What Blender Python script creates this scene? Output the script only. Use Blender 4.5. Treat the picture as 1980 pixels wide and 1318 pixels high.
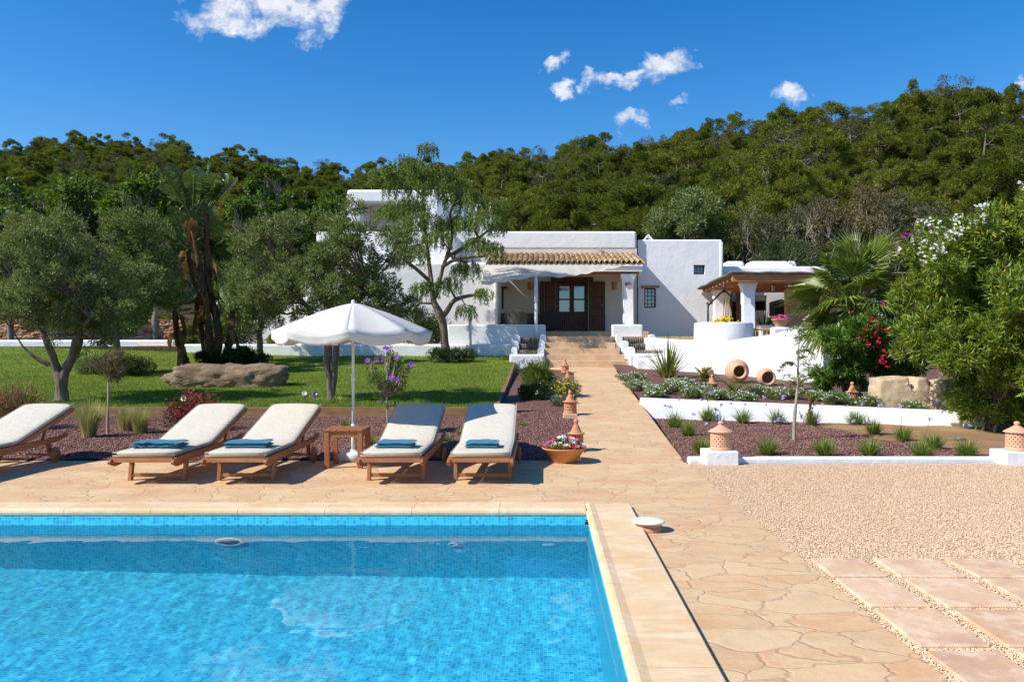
import bpy, math, random
import numpy as np
from mathutils import Vector, Matrix, Euler, noise

for o in list(bpy.data.objects): bpy.data.objects.remove(o)
SC = bpy.context.scene; COL = SC.collection
PI = math.pi; R = math.radians

# ------------------------------------------------------------------ camera
cam = bpy.data.objects.new("camera", bpy.data.cameras.new("camera")); COL.objects.link(cam); SC.camera = cam
cam.location = (0, 0, 1.5); cam.rotation_euler = (PI/2, 0, 0)
cam.data.lens = 28; cam.data.sensor_width = 36
cam.data.shift_x = -60/1980; cam.data.shift_y = 6/1980
cam.data.clip_start = .1; cam.data.clip_end = 5000

# ------------------------------------------------------------------ sun, sky, exposure
SUN = Vector((1.0, .42, -1.0))            # the way the light travels
sl = bpy.data.lights.new("sun", "SUN"); sl.energy = 4.4; sl.angle = R(.5); sl.color = (1, .95, .87)
sl.cycles.is_caustics_light = True
so = bpy.data.objects.new("sun", sl); COL.objects.link(so)
so.rotation_euler = SUN.to_track_quat('-Z', 'Y').to_euler(); so.location = (-30, -10, 40)
W = bpy.data.worlds.new("World"); SC.world = W; W.use_nodes = True
wt = W.node_tree; WN = wt.nodes; WL = wt.links
sky = WN.new("ShaderNodeTexSky"); sky.sky_type = 'NISHITA'; sky.sun_disc = False
sky.sun_elevation = math.asin(-SUN.normalized().z); sky.sun_rotation = math.atan2(-SUN.x, -SUN.y) % (2*PI)
sky.air_density = 1.0; sky.dust_density = .2; sky.ozone_density = 3.0
bg = WN["Background"]; bg.inputs[1].default_value = .115
SC.view_settings.view_transform = 'Standard'; SC.view_settings.look = 'None'
SC.view_settings.exposure = .50; SC.view_settings.gamma = 1
SC.cycles.use_denoising = True
SC.cycles.max_bounces = 8; SC.cycles.transparent_max_bounces = 12; SC.cycles.diffuse_bounces = 3
SC.cycles.glossy_bounces = 3; SC.cycles.transmission_bounces = 6
SC.cycles.caustics_reflective = False; SC.cycles.sample_clamp_indirect = 6

# ------------------------------------------------------------------ node helpers
class NT:
    def __init__(s, tree): s.t = tree; s.N = tree.nodes; s.L = tree.links
    def n(s, kind, props=None, **inp):
        nd = s.N.new("ShaderNode"+kind)
        for k, v in (props or {}).items(): setattr(nd, k, v)
        for k, v in inp.items():
            k = k.replace("_", " ")
            sock = nd.inputs[int(k[1:])] if k[0] == 'i' and k[1:].isdigit() else nd.inputs[k]
            s.put(sock, v)
        return nd
    def put(s, sock, v):
        if hasattr(v, "links") or hasattr(v, "is_output"): s.L.new(v, sock)
        elif isinstance(v, (tuple, list)) and len(v) == 3 and sock.type == 'RGBA': sock.default_value = (*v, 1)
        else: sock.default_value = v
    def math(s, op, a, b=0.0, c=None):
        nd = s.n("Math", {"operation": op}); s.put(nd.inputs[0], a); s.put(nd.inputs[1], b)
        if c is not None: s.put(nd.inputs[2], c)
        return nd.outputs[0]
    def vmath(s, op, a, b=(0, 0, 0)):
        nd = s.n("VectorMath", {"operation": op}); s.put(nd.inputs[0], a)
        if op == 'SCALE': s.put(nd.inputs[3], b)
        else: s.put(nd.inputs[1], b)
        return nd.outputs[0]
    def mix(s, f, a, b, mode='MIX'):
        nd = s.n("Mix", {"data_type": 'RGBA', "blend_type": mode}); s.put(nd.inputs[0], f); s.put(nd.inputs[6], a); s.put(nd.inputs[7], b)
        return nd.outputs[2]
    def ramp(s, f, stops, interp='LINEAR'):
        nd = s.n("ValToRGB"); s.put(nd.inputs[0], f); cr = nd.color_ramp; cr.interpolation = interp
        while len(cr.elements) < len(stops): cr.elements.new(.5)
        for e, (p, c) in zip(cr.elements, stops):
            e.position = p; e.color = (c, c, c, 1) if isinstance(c, (int, float)) else (*c, 1)
        return nd.outputs[0]
    def noise(s, vec, scale, detail=3, rough=.55, out=0, dist=0.0):
        nd = s.n("TexNoise", Scale=scale, Detail=detail, Roughness=rough, Distortion=dist)
        if vec is not None: s.put(nd.inputs["Vector"], vec)
        return nd.outputs[out]
    def bump(s, h, strength=.3, dist=.01, normal=None):
        nd = s.n("Bump", Strength=strength, Distance=dist, Height=h)
        if normal is not None: s.put(nd.inputs["Normal"], normal)
        return nd.outputs[0]
MATS = {}
def newmat(name):
    m = bpy.data.materials.new(name); m.use_nodes = True
    t = NT(m.node_tree); t.b = t.N["Principled BSDF"]; t.out = t.N["Material Output"]; MATS[name] = m
    t.m = m
    return t
def setb(t, col=None, rough=None, spec=None, normal=None, **kw):
    if col is not None: t.put(t.b.inputs["Base Color"], col)
    if rough is not None: t.put(t.b.inputs["Roughness"], rough)
    if spec is not None: t.put(t.b.inputs["Specular IOR Level"], spec)
    if normal is not None: t.put(t.b.inputs["Normal"], normal)
    for k, v in kw.items(): t.put(t.b.inputs[k.replace("_", " ")], v)
def wpos(t): return t.n("NewGeometry").outputs["Position"]
def opos(t): return t.n("TexCoord").outputs["Object"]
def simple(name, col, rough=.6, var=.12, scale=6, bumps=.15, spec=.4, world=False, bscale=None, dist=.004, **kw):
    t = newmat(name); p = wpos(t) if world else opos(t)
    n = t.noise(p, scale, 4, .6)
    lo = tuple(c*(1-var) for c in col); hi = tuple(min(1, c*(1+var)) for c in col)
    c = t.mix(t.ramp(n, [(.3, 0.), (.7, 1.)]), lo, hi)
    setb(t, c, rough, spec, t.bump(t.noise(p, bscale or scale*8, 3), bumps, dist), **kw)
    return t.m

# sky with small cumulus clouds high above the hills
t = NT(wt)
tc = t.n("TexCoord").outputs["Generated"]; sp = t.n("SeparateXYZ"); t.put(sp.inputs[0], tc)
ysafe = t.math('MAXIMUM', sp.outputs[1], .05)
u = t.math('DIVIDE', sp.outputs[0], ysafe); v = t.math('DIVIDE', sp.outputs[2], ysafe)
uv = t.n("CombineXYZ"); t.put(uv.inputs[0], u); t.put(uv.inputs[1], v)
wv1 = t.vmath('SUBTRACT', t.noise(uv.outputs[0], 16, 6, .62, out=1), (.5, .5, .5)); wuv = t.vmath('ADD', uv.outputs[0], t.vmath('SCALE', wv1, .085))
nz = t.noise(t.vmath('MULTIPLY', uv.outputs[0], (1, 1.3, 1)), 20, 8, .6, dist=.3); nz2 = t.noise(uv.outputs[0], 60, 5, .65)
sw = t.n('SeparateXYZ'); t.put(sw.inputs[0], wuv); uw, vw = sw.outputs[0], sw.outputs[1]
acc = None
for (px, py, rx, ry, rot, k) in [(520, 6, 155, 62, .12, 1.0), (600, 48, 60, 34, .2, .8), (400, 38, 55, 28, -.3, .6), (640, -10, 70, 50, 0, .9),
        (1290, 118, 46, 34, .3, .95), (1318, 98, 30, 10, .25, .7), (1215, 150, 80, 13, .36, .85), (1150, 168, 40, 11, .36, .75), (1085, 166, 26, 14, 0, .9), (1062, 128, 26, 12, .2, .85), (1102, 122, 20, 16, 0, .8), (1170, 100, 18, 16, .3, .36),
        (1218, 226, 42, 20, .2, .95), (1528, 186, 44, 20, 0, .9), (1570, 184, 22, 12, .3, .6), (1323, 197, 16, 9, 0, .6), (1345, 66, 8, 10, 0, .4), (1985, 165, 22, 14, 0, .9)]:
    cu = (px-1050)/1540; cv = (665-py)/1540
    du = t.math('SUBTRACT', uw, cu); dv = t.math('SUBTRACT', vw, cv)
    c_, s_ = math.cos(rot), math.sin(rot)
    a = t.math('DIVIDE', t.math('ADD', t.math('MULTIPLY', du, c_), t.math('MULTIPLY', dv, s_)), rx/1540)
    b = t.math('DIVIDE', t.math('SUBTRACT', t.math('MULTIPLY', dv, c_), t.math('MULTIPLY', du, s_)), ry/1540)
    r2 = t.math('ADD', t.math('MULTIPLY', a, a), t.math('MULTIPLY', b, b))
    m_ = t.math('MULTIPLY', t.math('SUBTRACT', 1.0, t.math('MULTIPLY', r2, .42)), k)
    acc = m_ if acc is None else t.math('MAXIMUM', acc, m_)
acc = t.math('MAXIMUM', acc, -1.0)
dens = t.math('ADD', t.math('SUBTRACT', t.math('MULTIPLY', acc, 1.9), .92), t.math('MULTIPLY', t.math('SUBTRACT', nz, .5), 4.2))
dens = t.math('ADD', dens, t.math('MULTIPLY', t.math('SUBTRACT', nz2, .5), .9))
alpha = t.ramp(dens, [(0., 0.), (.35, .2), (.75, .62), (1., .88)])
front = t.math('GREATER_THAN', sp.outputs[1], .1)
alpha = t.math('MULTIPLY', alpha, front)
gate = t.ramp(acc, [(.0, 0.), (.3, 1.)]); alpha = t.math('MULTIPLY', alpha, gate)
hs = t.n("HueSaturation", Saturation=1.42, Value=1.02, Hue=.505); t.put(hs.inputs["Color"], sky.outputs[0])
ccol = t.mix(t.ramp(nz2, [(.3, 0.), (.7, 1.)]), (4.8, 5.0, 5.5), (6.4, 6.45, 6.6))
WL.new(t.mix(alpha, hs.outputs[0], ccol), bg.inputs[0])

# ------------------------------------------------------------------ mesh helpers
def fastmesh(name, V, F, smooth=False):
    """V (n,3), F (m,k) arrays or list of arrays"""
    me = bpy.data.meshes.new(name); V = np.asarray(V, dtype=np.float32)
    Fs = F if isinstance(F, list) else [F]
    tot = sum(f.size for f in Fs); npoly = sum(len(f) for f in Fs)
    me.vertices.add(len(V)); me.vertices.foreach_set("co", V.ravel())
    me.loops.add(tot); me.loops.foreach_set("vertex_index", np.concatenate([f.ravel() for f in Fs]).astype(np.int32))
    me.polygons.add(npoly)
    cnt = np.concatenate([np.full(len(f), f.shape[1]) for f in Fs]); st = np.concatenate([[0], np.cumsum(cnt)[:-1]])
    me.polygons.foreach_set("loop_start", st.astype(np.int32))
    me.polygons.foreach_set("loop_total", cnt.astype(np.int32))
    if smooth: me.polygons.foreach_set("use_smooth", np.ones(npoly, dtype=bool))
    me.update(calc_edges=True); me.validate()
    return me
def link(name, me, m=None, parent=None, loc=None, rot=None):
    o = bpy.data.objects.new(name, me); COL.objects.link(o)
    if m is not None and me is not None and len(me.materials) == 0: me.materials.append(m)
    if parent: o.parent = parent
    if loc is not None: o.location = loc
    if rot is not None: o.rotation_euler = rot
    return o
class MB:
    def __init__(s): s.v = []; s.f = []; s.sm = []
    def add(s, vs, fs, smooth=False):
        k = len(s.v); s.v += [tuple(v) for v in vs]; s.f += [tuple(i+k for i in f) for f in fs]; s.sm += [smooth]*len(fs); return s
    def box(s, x0, x1, y0, y1, z0, z1, M=None):
        vs = [Vector(p) for p in ((x0,y0,z0),(x1,y0,z0),(x1,y1,z0),(x0,y1,z0),(x0,y0,z1),(x1,y0,z1),(x1,y1,z1),(x0,y1,z1))]
        if M: vs = [M @ v for v in vs]
        return s.add(vs, [(0,3,2,1),(4,5,6,7),(0,1,5,4),(1,2,6,5),(2,3,7,6),(3,0,4,7)])
    def bar(s, a, b, w, h, up=(0,0,1)):
        a, b = Vector(a), Vector(b); d = b-a; L = d.length; d.normalize(); upv = Vector(up)
        x = d.cross(upv)
        if x.length < 1e-4: x = d.cross(Vector((0,1,0)))
        x.normalize(); z = x.cross(d)
        M = Matrix(((x.x, d.x, z.x, a.x), (x.y, d.y, z.y, a.y), (x.z, d.z, z.z, a.z), (0,0,0,1)))
        return s.box(-w/2, w/2, 0, L, -h/2, h/2, M)
    def tube(s, pts, rad, sides=8, caps=True, smooth=True):
        pts = [Vector(p) for p in pts]; n = len(pts)
        if not hasattr(rad, '__len__'): rad = [rad]*n
        vs = []; fs = []; ref = None
        for i, p in enumerate(pts):
            d = (pts[min(i+1, n-1)]-pts[max(i-1, 0)]).normalized()
            if ref is None: ref = d.orthogonal().normalized()
            else:
                ref = ref - d*ref.dot(d)
                ref = ref.normalized() if ref.length > 1e-5 else d.orthogonal().normalized()
            bi = d.cross(ref)
            for k in range(sides):
                a = 2*PI*k/sides; vs.append(p+(ref*math.cos(a)+bi*math.sin(a))*rad[i])
        for i in range(n-1):
            for k in range(sides):
                k2 = (k+1) % sides; fs.append((i*sides+k, i*sides+k2, (i+1)*sides+k2, (i+1)*sides+k))
        s.add(vs, fs, smooth)
        if caps:
            base = len(s.v)-n*sides
            s.f.append(tuple(base+k for k in reversed(range(sides)))); s.sm.append(False)
            s.f.append(tuple(base+(n-1)*sides+k for k in range(sides))); s.sm.append(False)
        return s
    def lathe(s, prof, c=(0,0,0), sides=32, smooth=True, M=None):
        vs = []; fs = []; n = len(prof); c = Vector(c)
        for (r, z) in prof:
            for k in range(sides):
                a = 2*PI*k/sides; p = Vector((r*math.cos(a), r*math.sin(a), z)); vs.append(c+(M @ p if M else p))
        for i in range(n-1):
            for k in range(sides):
                k2 = (k+1) % sides; fs.append((i*sides+k, i*sides+k2, (i+1)*sides+k2, (i+1)*sides+k))
        return s.add(vs, fs, smooth)
    def prism(s, poly, z0, z1):
        """poly in xy, extruded in z"""
        n = len(poly); vs = [(x, y, z0) for x, y in poly]+[(x, y, z1) for x, y in poly]
        fs = [tuple(reversed(range(n))), tuple(range(n, 2*n))]+[(i, (i+1) % n, (i+1) % n+n, i+n) for i in range(n)]
        return s.add(vs, fs)
    def prismY(s, poly, y0, y1):
        """poly in xz, extruded in y"""
        n = len(poly); vs = [(x, y0, z) for x, z in poly]+[(x, y1, z) for x, z in poly]
        fs = [tuple(range(n)), tuple(reversed(range(n, 2*n)))]+[((i+1) % n, i, i+n, (i+1) % n+n) for i in range(n)]
        return s.add(vs, fs)
    def build(s, name, m=None, parent=None, bevel=0, seg=2, loc=None, rot=None, subsurf=0):
        me = bpy.data.meshes.new(name); me.from_pydata([tuple(v) for v in s.v], [], s.f)
        for p, sm in zip(me.polygons, s.sm): p.use_smooth = sm
        import bmesh as _b
        bm = _b.new(); bm.from_mesh(me); _b.ops.recalc_face_normals(bm, faces=bm.faces); bm.to_mesh(me); bm.free()
        o = link(name, me, m, parent, loc, rot)
        if bevel:
            b = o.modifiers.new("bevel", "BEVEL"); b.width = bevel; b.segments = seg; b.limit_method = 'ANGLE'; b.harden_normals = True
            for p in me.polygons: p.use_smooth = True
        if subsurf:
            b = o.modifiers.new("sub", "SUBSURF"); b.levels = b.render_levels = subsurf
            for p in me.polygons: p.use_smooth = True
        return o
def tag(o, label=None, cat=None, group=None, kind=None):
    if label: o["label"] = label
    if cat: o["category"] = cat
    if group: o["group"] = group
    if kind: o["kind"] = kind
    return o
def thing(name, label, cat, loc=(0,0,0), rz=0, group=None):
    o = bpy.data.objects.new(name, None); COL.objects.link(o); o.location = loc; o.rotation_euler = (0, 0, rz); o.empty_display_size = .1
    return tag(o, label, cat, group)
def dup(root, loc=None, rz=None, label=None, scale=None, group=None):
    def cp(o, par):
        c = o.copy(); COL.objects.link(c)
        if par: c.parent = par
        for ch in [x for x in bpy.data.objects if x.parent == o]: cp(ch, c)
        return c
    r = cp(root, None)
    if loc is not None: r.location = loc
    if rz is not None: r.rotation_euler = (0, 0, rz)
    if label: r["label"] = label
    if group: r["group"] = group
    if scale is not None: r.scale = scale if hasattr(scale, '__len__') else (scale,)*3
    return r
def struct(o): o["kind"] = "structure"; return o

# a point of the photograph (1980 px wide) at distance D in front of the camera, in metres
def P(px, py, D): return Vector(((px-1050)*D/1540, D, 1.5-(py-665)*D/1540))
def PX(px, D): return (px-1050)*D/1540
def PZ(py, D): return 1.5-(py-665)*D/1540
def lerp(a, b, t): return a+(b-a)*t
def sstep(a, b, x):
    t = min(1, max(0, (x-a)/(b-a))); return t*t*(3-2*t)

# ------------------------------------------------------------------ ground heights
def z_path(y): return .05*max(0, y-10.27)
def pathL(y): return .49+(y-10.3)*.032
def pathR(y): return 1.81+(y-10.3)*.0293
def z_lawn(x, y):
    t = y-15.4; return .27+.04*t+.0026*t*t+.03*max(0, -8-x)*max(0, t)/12
def z_bed(x, y):
    k = sstep(-1.6, .2, x); return lerp(.015+.016*(y-10.27), z_path(y)-.05, k)
def wallD(x): return 16.1-.313*(x-2)
def wallT(x): return .42-.022*(x-2)
def z_up(x, y): return wallT(x)-.05+.05*(y-wallD(x))
def z_low(x, y): return .0+.02*(max(0, 12-y))*0+.01
SKY = [(-900,300),(-400,300),(0,262),(150,252),(250,254),(350,270),(500,292),(600,308),(680,322),(800,308),(900,300),(1000,290),(1130,275),(1250,262),(1330,245),(1450,225),(1560,212),(1650,190),(1750,165),(1850,155),(1950,165),(2100,180),(2500,200),(3200,260)]
RID = [(-900,150),(600,150),(1000,135),(1300,115),(1980,96),(3000,96)]
def interp(tab, x): return float(np.interp(x, [a for a, b in tab], [b for a, b in tab]))
def hill_z(x, y):
    if y < 5: return 1.2
    D = y; px = 1050+1540*x/y
    Rr = interp(RID, px); zr = 1.5+(665-interp(SKY, px))*Rr/1540-6.2-1.5*sstep(900, 1700, px)
    F = 41 if px > 1000 else lerp(47, 41, sstep(0, 1000, px))
    t = (D-F)/(Rr-F)
    if t <= 0: return 1.5
    if t <= 1: return 1.5+(zr-1.5)*(t**1.08)
    return zr*max(.15, 1-.25*(t-1))
# ------------------------------------------------------------------ materials of the setting
t = newmat("flagstone"); p = wpos(t)
d2 = t.vmath('MULTIPLY', p, (1.0, 1.45, 0.0))
wob = t.vmath('SCALE', t.vmath('SUBTRACT', t.noise(d2, 2.2, 3, .55, out=1), (.5, .5, .5)), .42)
q = t.vmath('ADD', d2, wob)
vo = t.n("TexVoronoi", {"feature": 'DISTANCE_TO_EDGE'}, Scale=2.4); t.put(vo.inputs["Vector"], q)
vc = t.n("TexVoronoi", {"feature": 'F1'}, Scale=2.4); t.put(vc.inputs["Vector"], q)
rnd = t.n("SeparateColor"); t.put(rnd.inputs[0], vc.outputs["Color"])
stone = t.ramp(rnd.outputs[0], [(0, (.59, .36, .185)), (.3, (.68, .43, .215)), (.55, (.71, .49, .265)), (.8, (.62, .375, .185)), (1, (.66, .355, .175))])
cl = t.noise(t.vmath('MULTIPLY', p, (1.2, 3.0, 1)), 2.2, 6, .65, dist=.8)
stone = t.mix(t.ramp(cl, [(.45, 0.), (.62, .75)]), stone, (.68, .51, .28))
stone = t.mix(t.ramp(t.noise(p, 1.3, 5, .7), [(.5, 0.), (.64, .55)]), stone, (.56, .29, .13))
stone = t.mix(t.ramp(t.noise(p, 3.1, 6, .75), [(.54, 0.), (.68, .5)]), stone, (.42, .36, .27))
wid = t.math('ADD', .022, t.math('MULTIPLY', t.noise(p, 3.3, 3), .03))
jm = t.math('SMOOTH_MIN', t.math('DIVIDE', vo.outputs[0], wid), 1.0, .3)
jn = t.math('MULTIPLY', t.math('SUBTRACT', 1.0, jm), t.ramp(t.noise(p, 1.7, 3), [(.3, .55), (.6, 1.)]))
col = t.mix(t.math('MULTIPLY', jn, .7), stone, (.42, .255, .155))
fine = t.noise(p, 60, 4, .7)
col = t.mix(.22, col, t.mix(fine, (.25, .16, .09), (.85, .62, .4)), 'MIX')
h = t.math('ADD', t.math('MULTIPLY', jm, .6), t.math('MULTIPLY', t.noise(p, 14, 5, .65), .7))
setb(t, col, .72, .25, t.bump(h, .55, .014))
# coping stone
t = newmat("coping_stone"); p = wpos(t); oi = t.n("ObjectInfo").outputs["Random"]
c = t.mix(oi, (.70, .475, .25), (.74, .54, .315))
c = t.mix(t.ramp(t.noise(t.vmath('MULTIPLY', p, (1, 2.2, 3)), 3, 6, .7, dist=1.0), [(.45, 0.), (.62, .8)]), c, (.80, .64, .43))
c = t.mix(t.ramp(t.noise(p, 2.1, 5, .7), [(.5, 0.), (.64, .6)]), c, (.70, .40, .18))
c = t.mix(t.ramp(t.noise(p, 9, 5, .7), [(.55, 0.), (.7, .5)]), c, (.50, .40, .29))
setb(t, c, .6, .3, t.bump(t.noise(p, 22, 5, .7), .25, .006))
# pebble gravels
def gravel(name, cols, scale, wob=.3, bumps=.9, dist=.012, big=None):
    t = newmat(name); p = wpos(t)
    v = t.n("TexVoronoi", {"feature": 'F1'}, Scale=scale); t.put(v.inputs["Vector"], p)
    v2 = t.n("TexVoronoi", {"feature": 'DISTANCE_TO_EDGE'}, Scale=scale); t.put(v2.inputs["Vector"], p)
    s = t.n("SeparateColor"); t.put(s.inputs[0], v.outputs["Color"])
    c = t.ramp(s.outputs[0], cols)
    c = t.mix(t.ramp(v2.outputs[0], [(0., .75), (.16, 0.)]), c, tuple(x*.35 for x in cols[0][1]))
    c = t.mix(t.ramp(t.noise(p, .8, 4), [(.3, 0.), (.7, .3)]), c, tuple(x*.8 for x in cols[1][1]))
    setb(t, c, .85, .2, t.bump(t.math('ADD', v2.outputs[0], t.math('MULTIPLY', s.outputs[1], .2)), bumps, dist))
    return t.m
gravel("beige_gravel", [(0, (.44, .27, .15)), (.15, (.66, .44, .26)), (.5, (.77, .55, .34)), (.8, (.82, .62, .41)), (1, (.72, .44, .26))], 48)
gravel("lava_gravel", [(0, (.08, .037, .028)), (.3, (.175, .082, .064)), (.6, (.26, .13, .105)), (.85, (.35, .20, .165)), (1, (.17, .095, .085))], 34)
simple("pebble_beige", (.64, .47, .31), .8, .3, 30)
t = newmat("stones_beige"); g = t.n("NewGeometry"); c = t.ramp(g.outputs["Random Per Island"], [(0, (.56, .37, .22)), (.15, (.70, .48, .29)), (.5, (.78, .565, .36)), (.8, (.83, .64, .44)), (.95, (.72, .47, .29)), (1, (.30, .23, .18))]); setb(t, c, .8, .25)
t = newmat("stones_lava"); g = t.n("NewGeometry"); c = t.ramp(g.outputs["Random Per Island"], [(0, (.07, .034, .026)), (.3, (.18, .085, .066)), (.7, (.28, .14, .112)), (.92, (.40, .245, .20)), (1, (.12, .075, .07))]); setb(t, c, .85, .2)
# lawn
t = newmat("lawn_turf"); p = wpos(t)
c = t.mix(t.ramp(t.noise(p, 1.1, 5, .7), [(.40, 0.), (.6, 1.)]), (.12, .185, .013), (.25, .30, .03))
c = t.mix(t.ramp(t.noise(t.vmath('MULTIPLY', p, (1, 2, 1)), 14, 5, .8), [(.4, 0.), (.65, .7)]), c, (.08, .14, .012))
c = t.mix(t.ramp(t.noise(p, .35, 3), [(.55, 0.), (.75, .5)]), c, (.20, .23, .045))
setb(t, c, .8, .2, t.bump(t.noise(p, 60, 4, .8), .8, .03))
t = newmat("grass_blade"); g = t.n("NewGeometry")
c = t.ramp(g.outputs["Random Per Island"], [(0, (.095, .165, .012)), (.5, (.16, .24, .018)), (.85, (.25, .31, .035)), (1, (.38, .38, .10))])
setb(t, c, .55, .3)
tr = t.n("BsdfTranslucent"); t.put(tr.inputs[0], c); mx = t.n("MixShader"); mx.inputs[0].default_value = .35
t.L.new(t.b.outputs[0], mx.inputs[1]); t.L.new(tr.outputs[0], mx.inputs[2]); t.L.new(mx.outputs[0], t.out.inputs[0])
# earth
t = newmat("earth"); p = wpos(t)
c = t.mix(t.ramp(t.noise(p, .9, 6, .7), [(.3, 0.), (.7, 1.)]), (.27, .15, .075), (.44, .28, .15))
setb(t, c, .95, .1, t.bump(t.noise(p, 16, 6, .75), .9, .04))
t = newmat("hill_ground"); p = wpos(t)
c = t.mix(t.ramp(t.noise(p, .35, 6, .75), [(.35, 0.), (.6, 1.)]), (.035, .040, .012), (.10, .085, .045))
setb(t, c, .95, .1, t.bump(t.noise(p, 2.5, 6, .75), 1., .3))
# white lime plaster
t = newmat("plaster"); p = wpos(t)
c = t.mix(t.ramp(t.noise(p, .9, 6, .65), [(.35, 0.), (.7, 1.)]), (.78, .78, .775), (.845, .84, .83))
c = t.mix(t.ramp(t.noise(t.vmath('MULTIPLY', p, (5, 5, .6)), 1.3, 6, .75), [(.52, 0.), (.75, .22)]), c, (.55, .52, .46))
c = t.mix(t.ramp(t.noise(p, 3.2, 7, .8), [(.58, 0.), (.72, .16)]), c, (.60, .56, .50))
hh = t.math('ADD', t.math('MULTIPLY', t.noise(p, 2.5, 3), 3.0), t.noise(p, 22, 4, .6))
setb(t, c, .85, .15, t.bump(hh, .35, .02))
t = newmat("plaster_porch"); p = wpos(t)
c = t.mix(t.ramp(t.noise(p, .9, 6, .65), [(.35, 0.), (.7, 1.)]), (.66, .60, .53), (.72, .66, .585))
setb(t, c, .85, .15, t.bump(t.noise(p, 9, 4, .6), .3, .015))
# terracotta
def terra(name, a, b, sc=5):
    t = newmat(name); p = opos(t)
    c = t.mix(t.ramp(t.noise(p, sc, 6, .7), [(.3, 0.), (.7, 1.)]), a, b)
    c = t.mix(t.ramp(t.noise(p, sc*3.1, 5, .7), [(.62, 0.), (.8, .4)]), c, (min(1, b[0]*1.25), b[1]*1.4, b[2]*1.7))
    setb(t, c, .8, .2, t.bump(t.noise(p, 40, 4, .7), .3, .004)); return t.m
terra("terracotta", (.50, .215, .115), (.60, .29, .165)); terra("terracotta_pale", (.60, .33, .20), (.68, .40, .26)); terra("terracotta_orange", (.52, .225, .085), (.60, .275, .11), 3)
terra("terracotta_roof", (.40, .235, .12), (.60, .42, .235), 3)
# wood
def wood(name, a, b, axis=1, sc=14, rough=.5, spec=.35):
    t = newmat(name); p = opos(t); s = [1., 1., 1.]; s[axis] = .08
    oi = t.n("ObjectInfo").outputs["Random"]
    q = t.vmath('ADD', t.vmath('MULTIPLY', p, tuple(s)), t.vmath('SCALE', (7., 3., 5.), oi))
    n1 = t.noise(q, sc*3, 6, .7, dist=.6)
    c = t.mix(t.ramp(n1, [(.3, 0.), (.7, 1.)]), a, b)
    c = t.mix(t.ramp(t.noise(p, 5, 3), [(.4, 0.), (.75, .35)]), c, tuple(x*.6 for x in a))
    setb(t, c, rough, spec, t.bump(n1, .3, .003)); return t.m
wood("teak", (.25, .085, .03), (.44, .185, .07)); wood("teak_x", (.32, .12, .045), (.52, .245, .105), 0)
wood("teak_z", (.27, .095, .035), (.47, .205, .085), 2)
wood("timber_edging", (.23, .12, .055), (.42, .25, .12), 0, 6, .8, .2)
wood("timber_edging_y", (.17, .09, .055), (.30, .16, .10), 1, 6, .8, .2)
wood("dark_wood", (.06, .022, .012), (.135, .05, .026), 2, 8); wood("beam_wood", (.16, .06, .025), (.33, .15, .065), 0, 5, .7)
wood("beam_wood_y", (.16, .06, .025), (.36, .16, .07), 1, 5, .7)
wood("rafter_wood", (.34, .14, .05), (.55, .25, .10), 0, 5, .7)
simple("weathered_roof", (.17, .145, .12), .9, .3, 4, .6, .1, dist=.03)
# pool mosaic
t = newmat("mosaic"); g = t.n("NewGeometry"); p = g.outputs["Position"]; TS = .0285
cell = t.vmath('DIVIDE', p, (TS, TS, TS)); fl = t.vmath('FLOOR', t.vmath('ADD', cell, (.003, .003, .003))); fr = t.vmath('FRACTION', t.vmath('ADD', cell, (.003, .003, .003)))
wn = t.n("TexWhiteNoise", {"noise_dimensions": '3D'}); t.put(wn.inputs["Vector"], fl)
c = t.ramp(wn.outputs["Value"], [(0, (.02, .38, .62)), (.25, (.03, .49, .74)), (.55, (.04, .60, .84)), (.8, (.06, .70, .90)), (1, (.06, .66, .78))])
nrm = t.vmath('ABSOLUTE', g.outputs["True Normal"]); sx = t.n("SeparateXYZ"); t.put(sx.inputs[0], nrm); sf = t.n("SeparateXYZ"); t.put(sf.inputs[0], fr)
lines = []
for i in range(3):
    e = t.math('ABSOLUTE', t.math('SUBTRACT', sf.outputs[i], .5))
    l = t.ramp(e, [(.43, 0.), (.47, 1.)]); lines.append(t.math('MULTIPLY', l, t.math('LESS_THAN', sx.outputs[i], .5)))
gr = t.math('MAXIMUM', t.math('MAXIMUM', lines[0], lines[1]), lines[2])
c = t.mix(t.math('MULTIPLY', gr, .8), c, (.25, .70, .88))
setb(t, c, .3, .4)
# water
t = newmat("pool_water"); t.N.remove(t.b)
rf = t.n("BsdfRefraction", IOR=1.33, Roughness=0.0, Color=(.93, .985, 1.0)); gl = t.n("BsdfGlossy", Roughness=0.0); fr_ = t.n("Fresnel", IOR=1.33)
mx = t.n("MixShader"); t.L.new(fr_.outputs[0], mx.inputs[0]); t.L.new(rf.outputs[0], mx.inputs[1]); t.L.new(gl.outputs[0], mx.inputs[2]); t.L.new(mx.outputs[0], t.out.inputs[0])

# ------------------------------------------------------------------ pool
def rects(name, rs, z, m, sub=None):
    mb = MB()
    for (x0, x1, y0, y1) in rs: mb.add([(x0, y0, z), (x1, y0, z), (x1, y1, z), (x0, y1, z)], [(0, 1, 2, 3)])
    return mb.build(name, m)
PXL, PXR, PY0, PY1, WZ = -13.0, .40, .9, 7.04, -.10
pool = thing("swimming_pool", "rectangular blue mosaic swimming pool in the foreground with pale stone coping", "swimming pool", (0, 0, 0))
fz = -1.62
mb = MB()
mb.add([(PXL, PY0, fz), (PXR, PY0, fz), (PXR, PY1, fz), (PXL, PY1, fz)], [(0, 1, 2, 3)])
mb.add([(PXL, PY1, fz), (PXR, PY1, fz), (PXR, PY1, 0), (PXL, PY1, 0)], [(0, 1, 2, 3)])
mb.add([(PXL, PY0, fz), (PXR, PY0, fz), (PXR, PY0, 0), (PXL, PY0, 0)], [(3, 2, 1, 0)])
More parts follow.
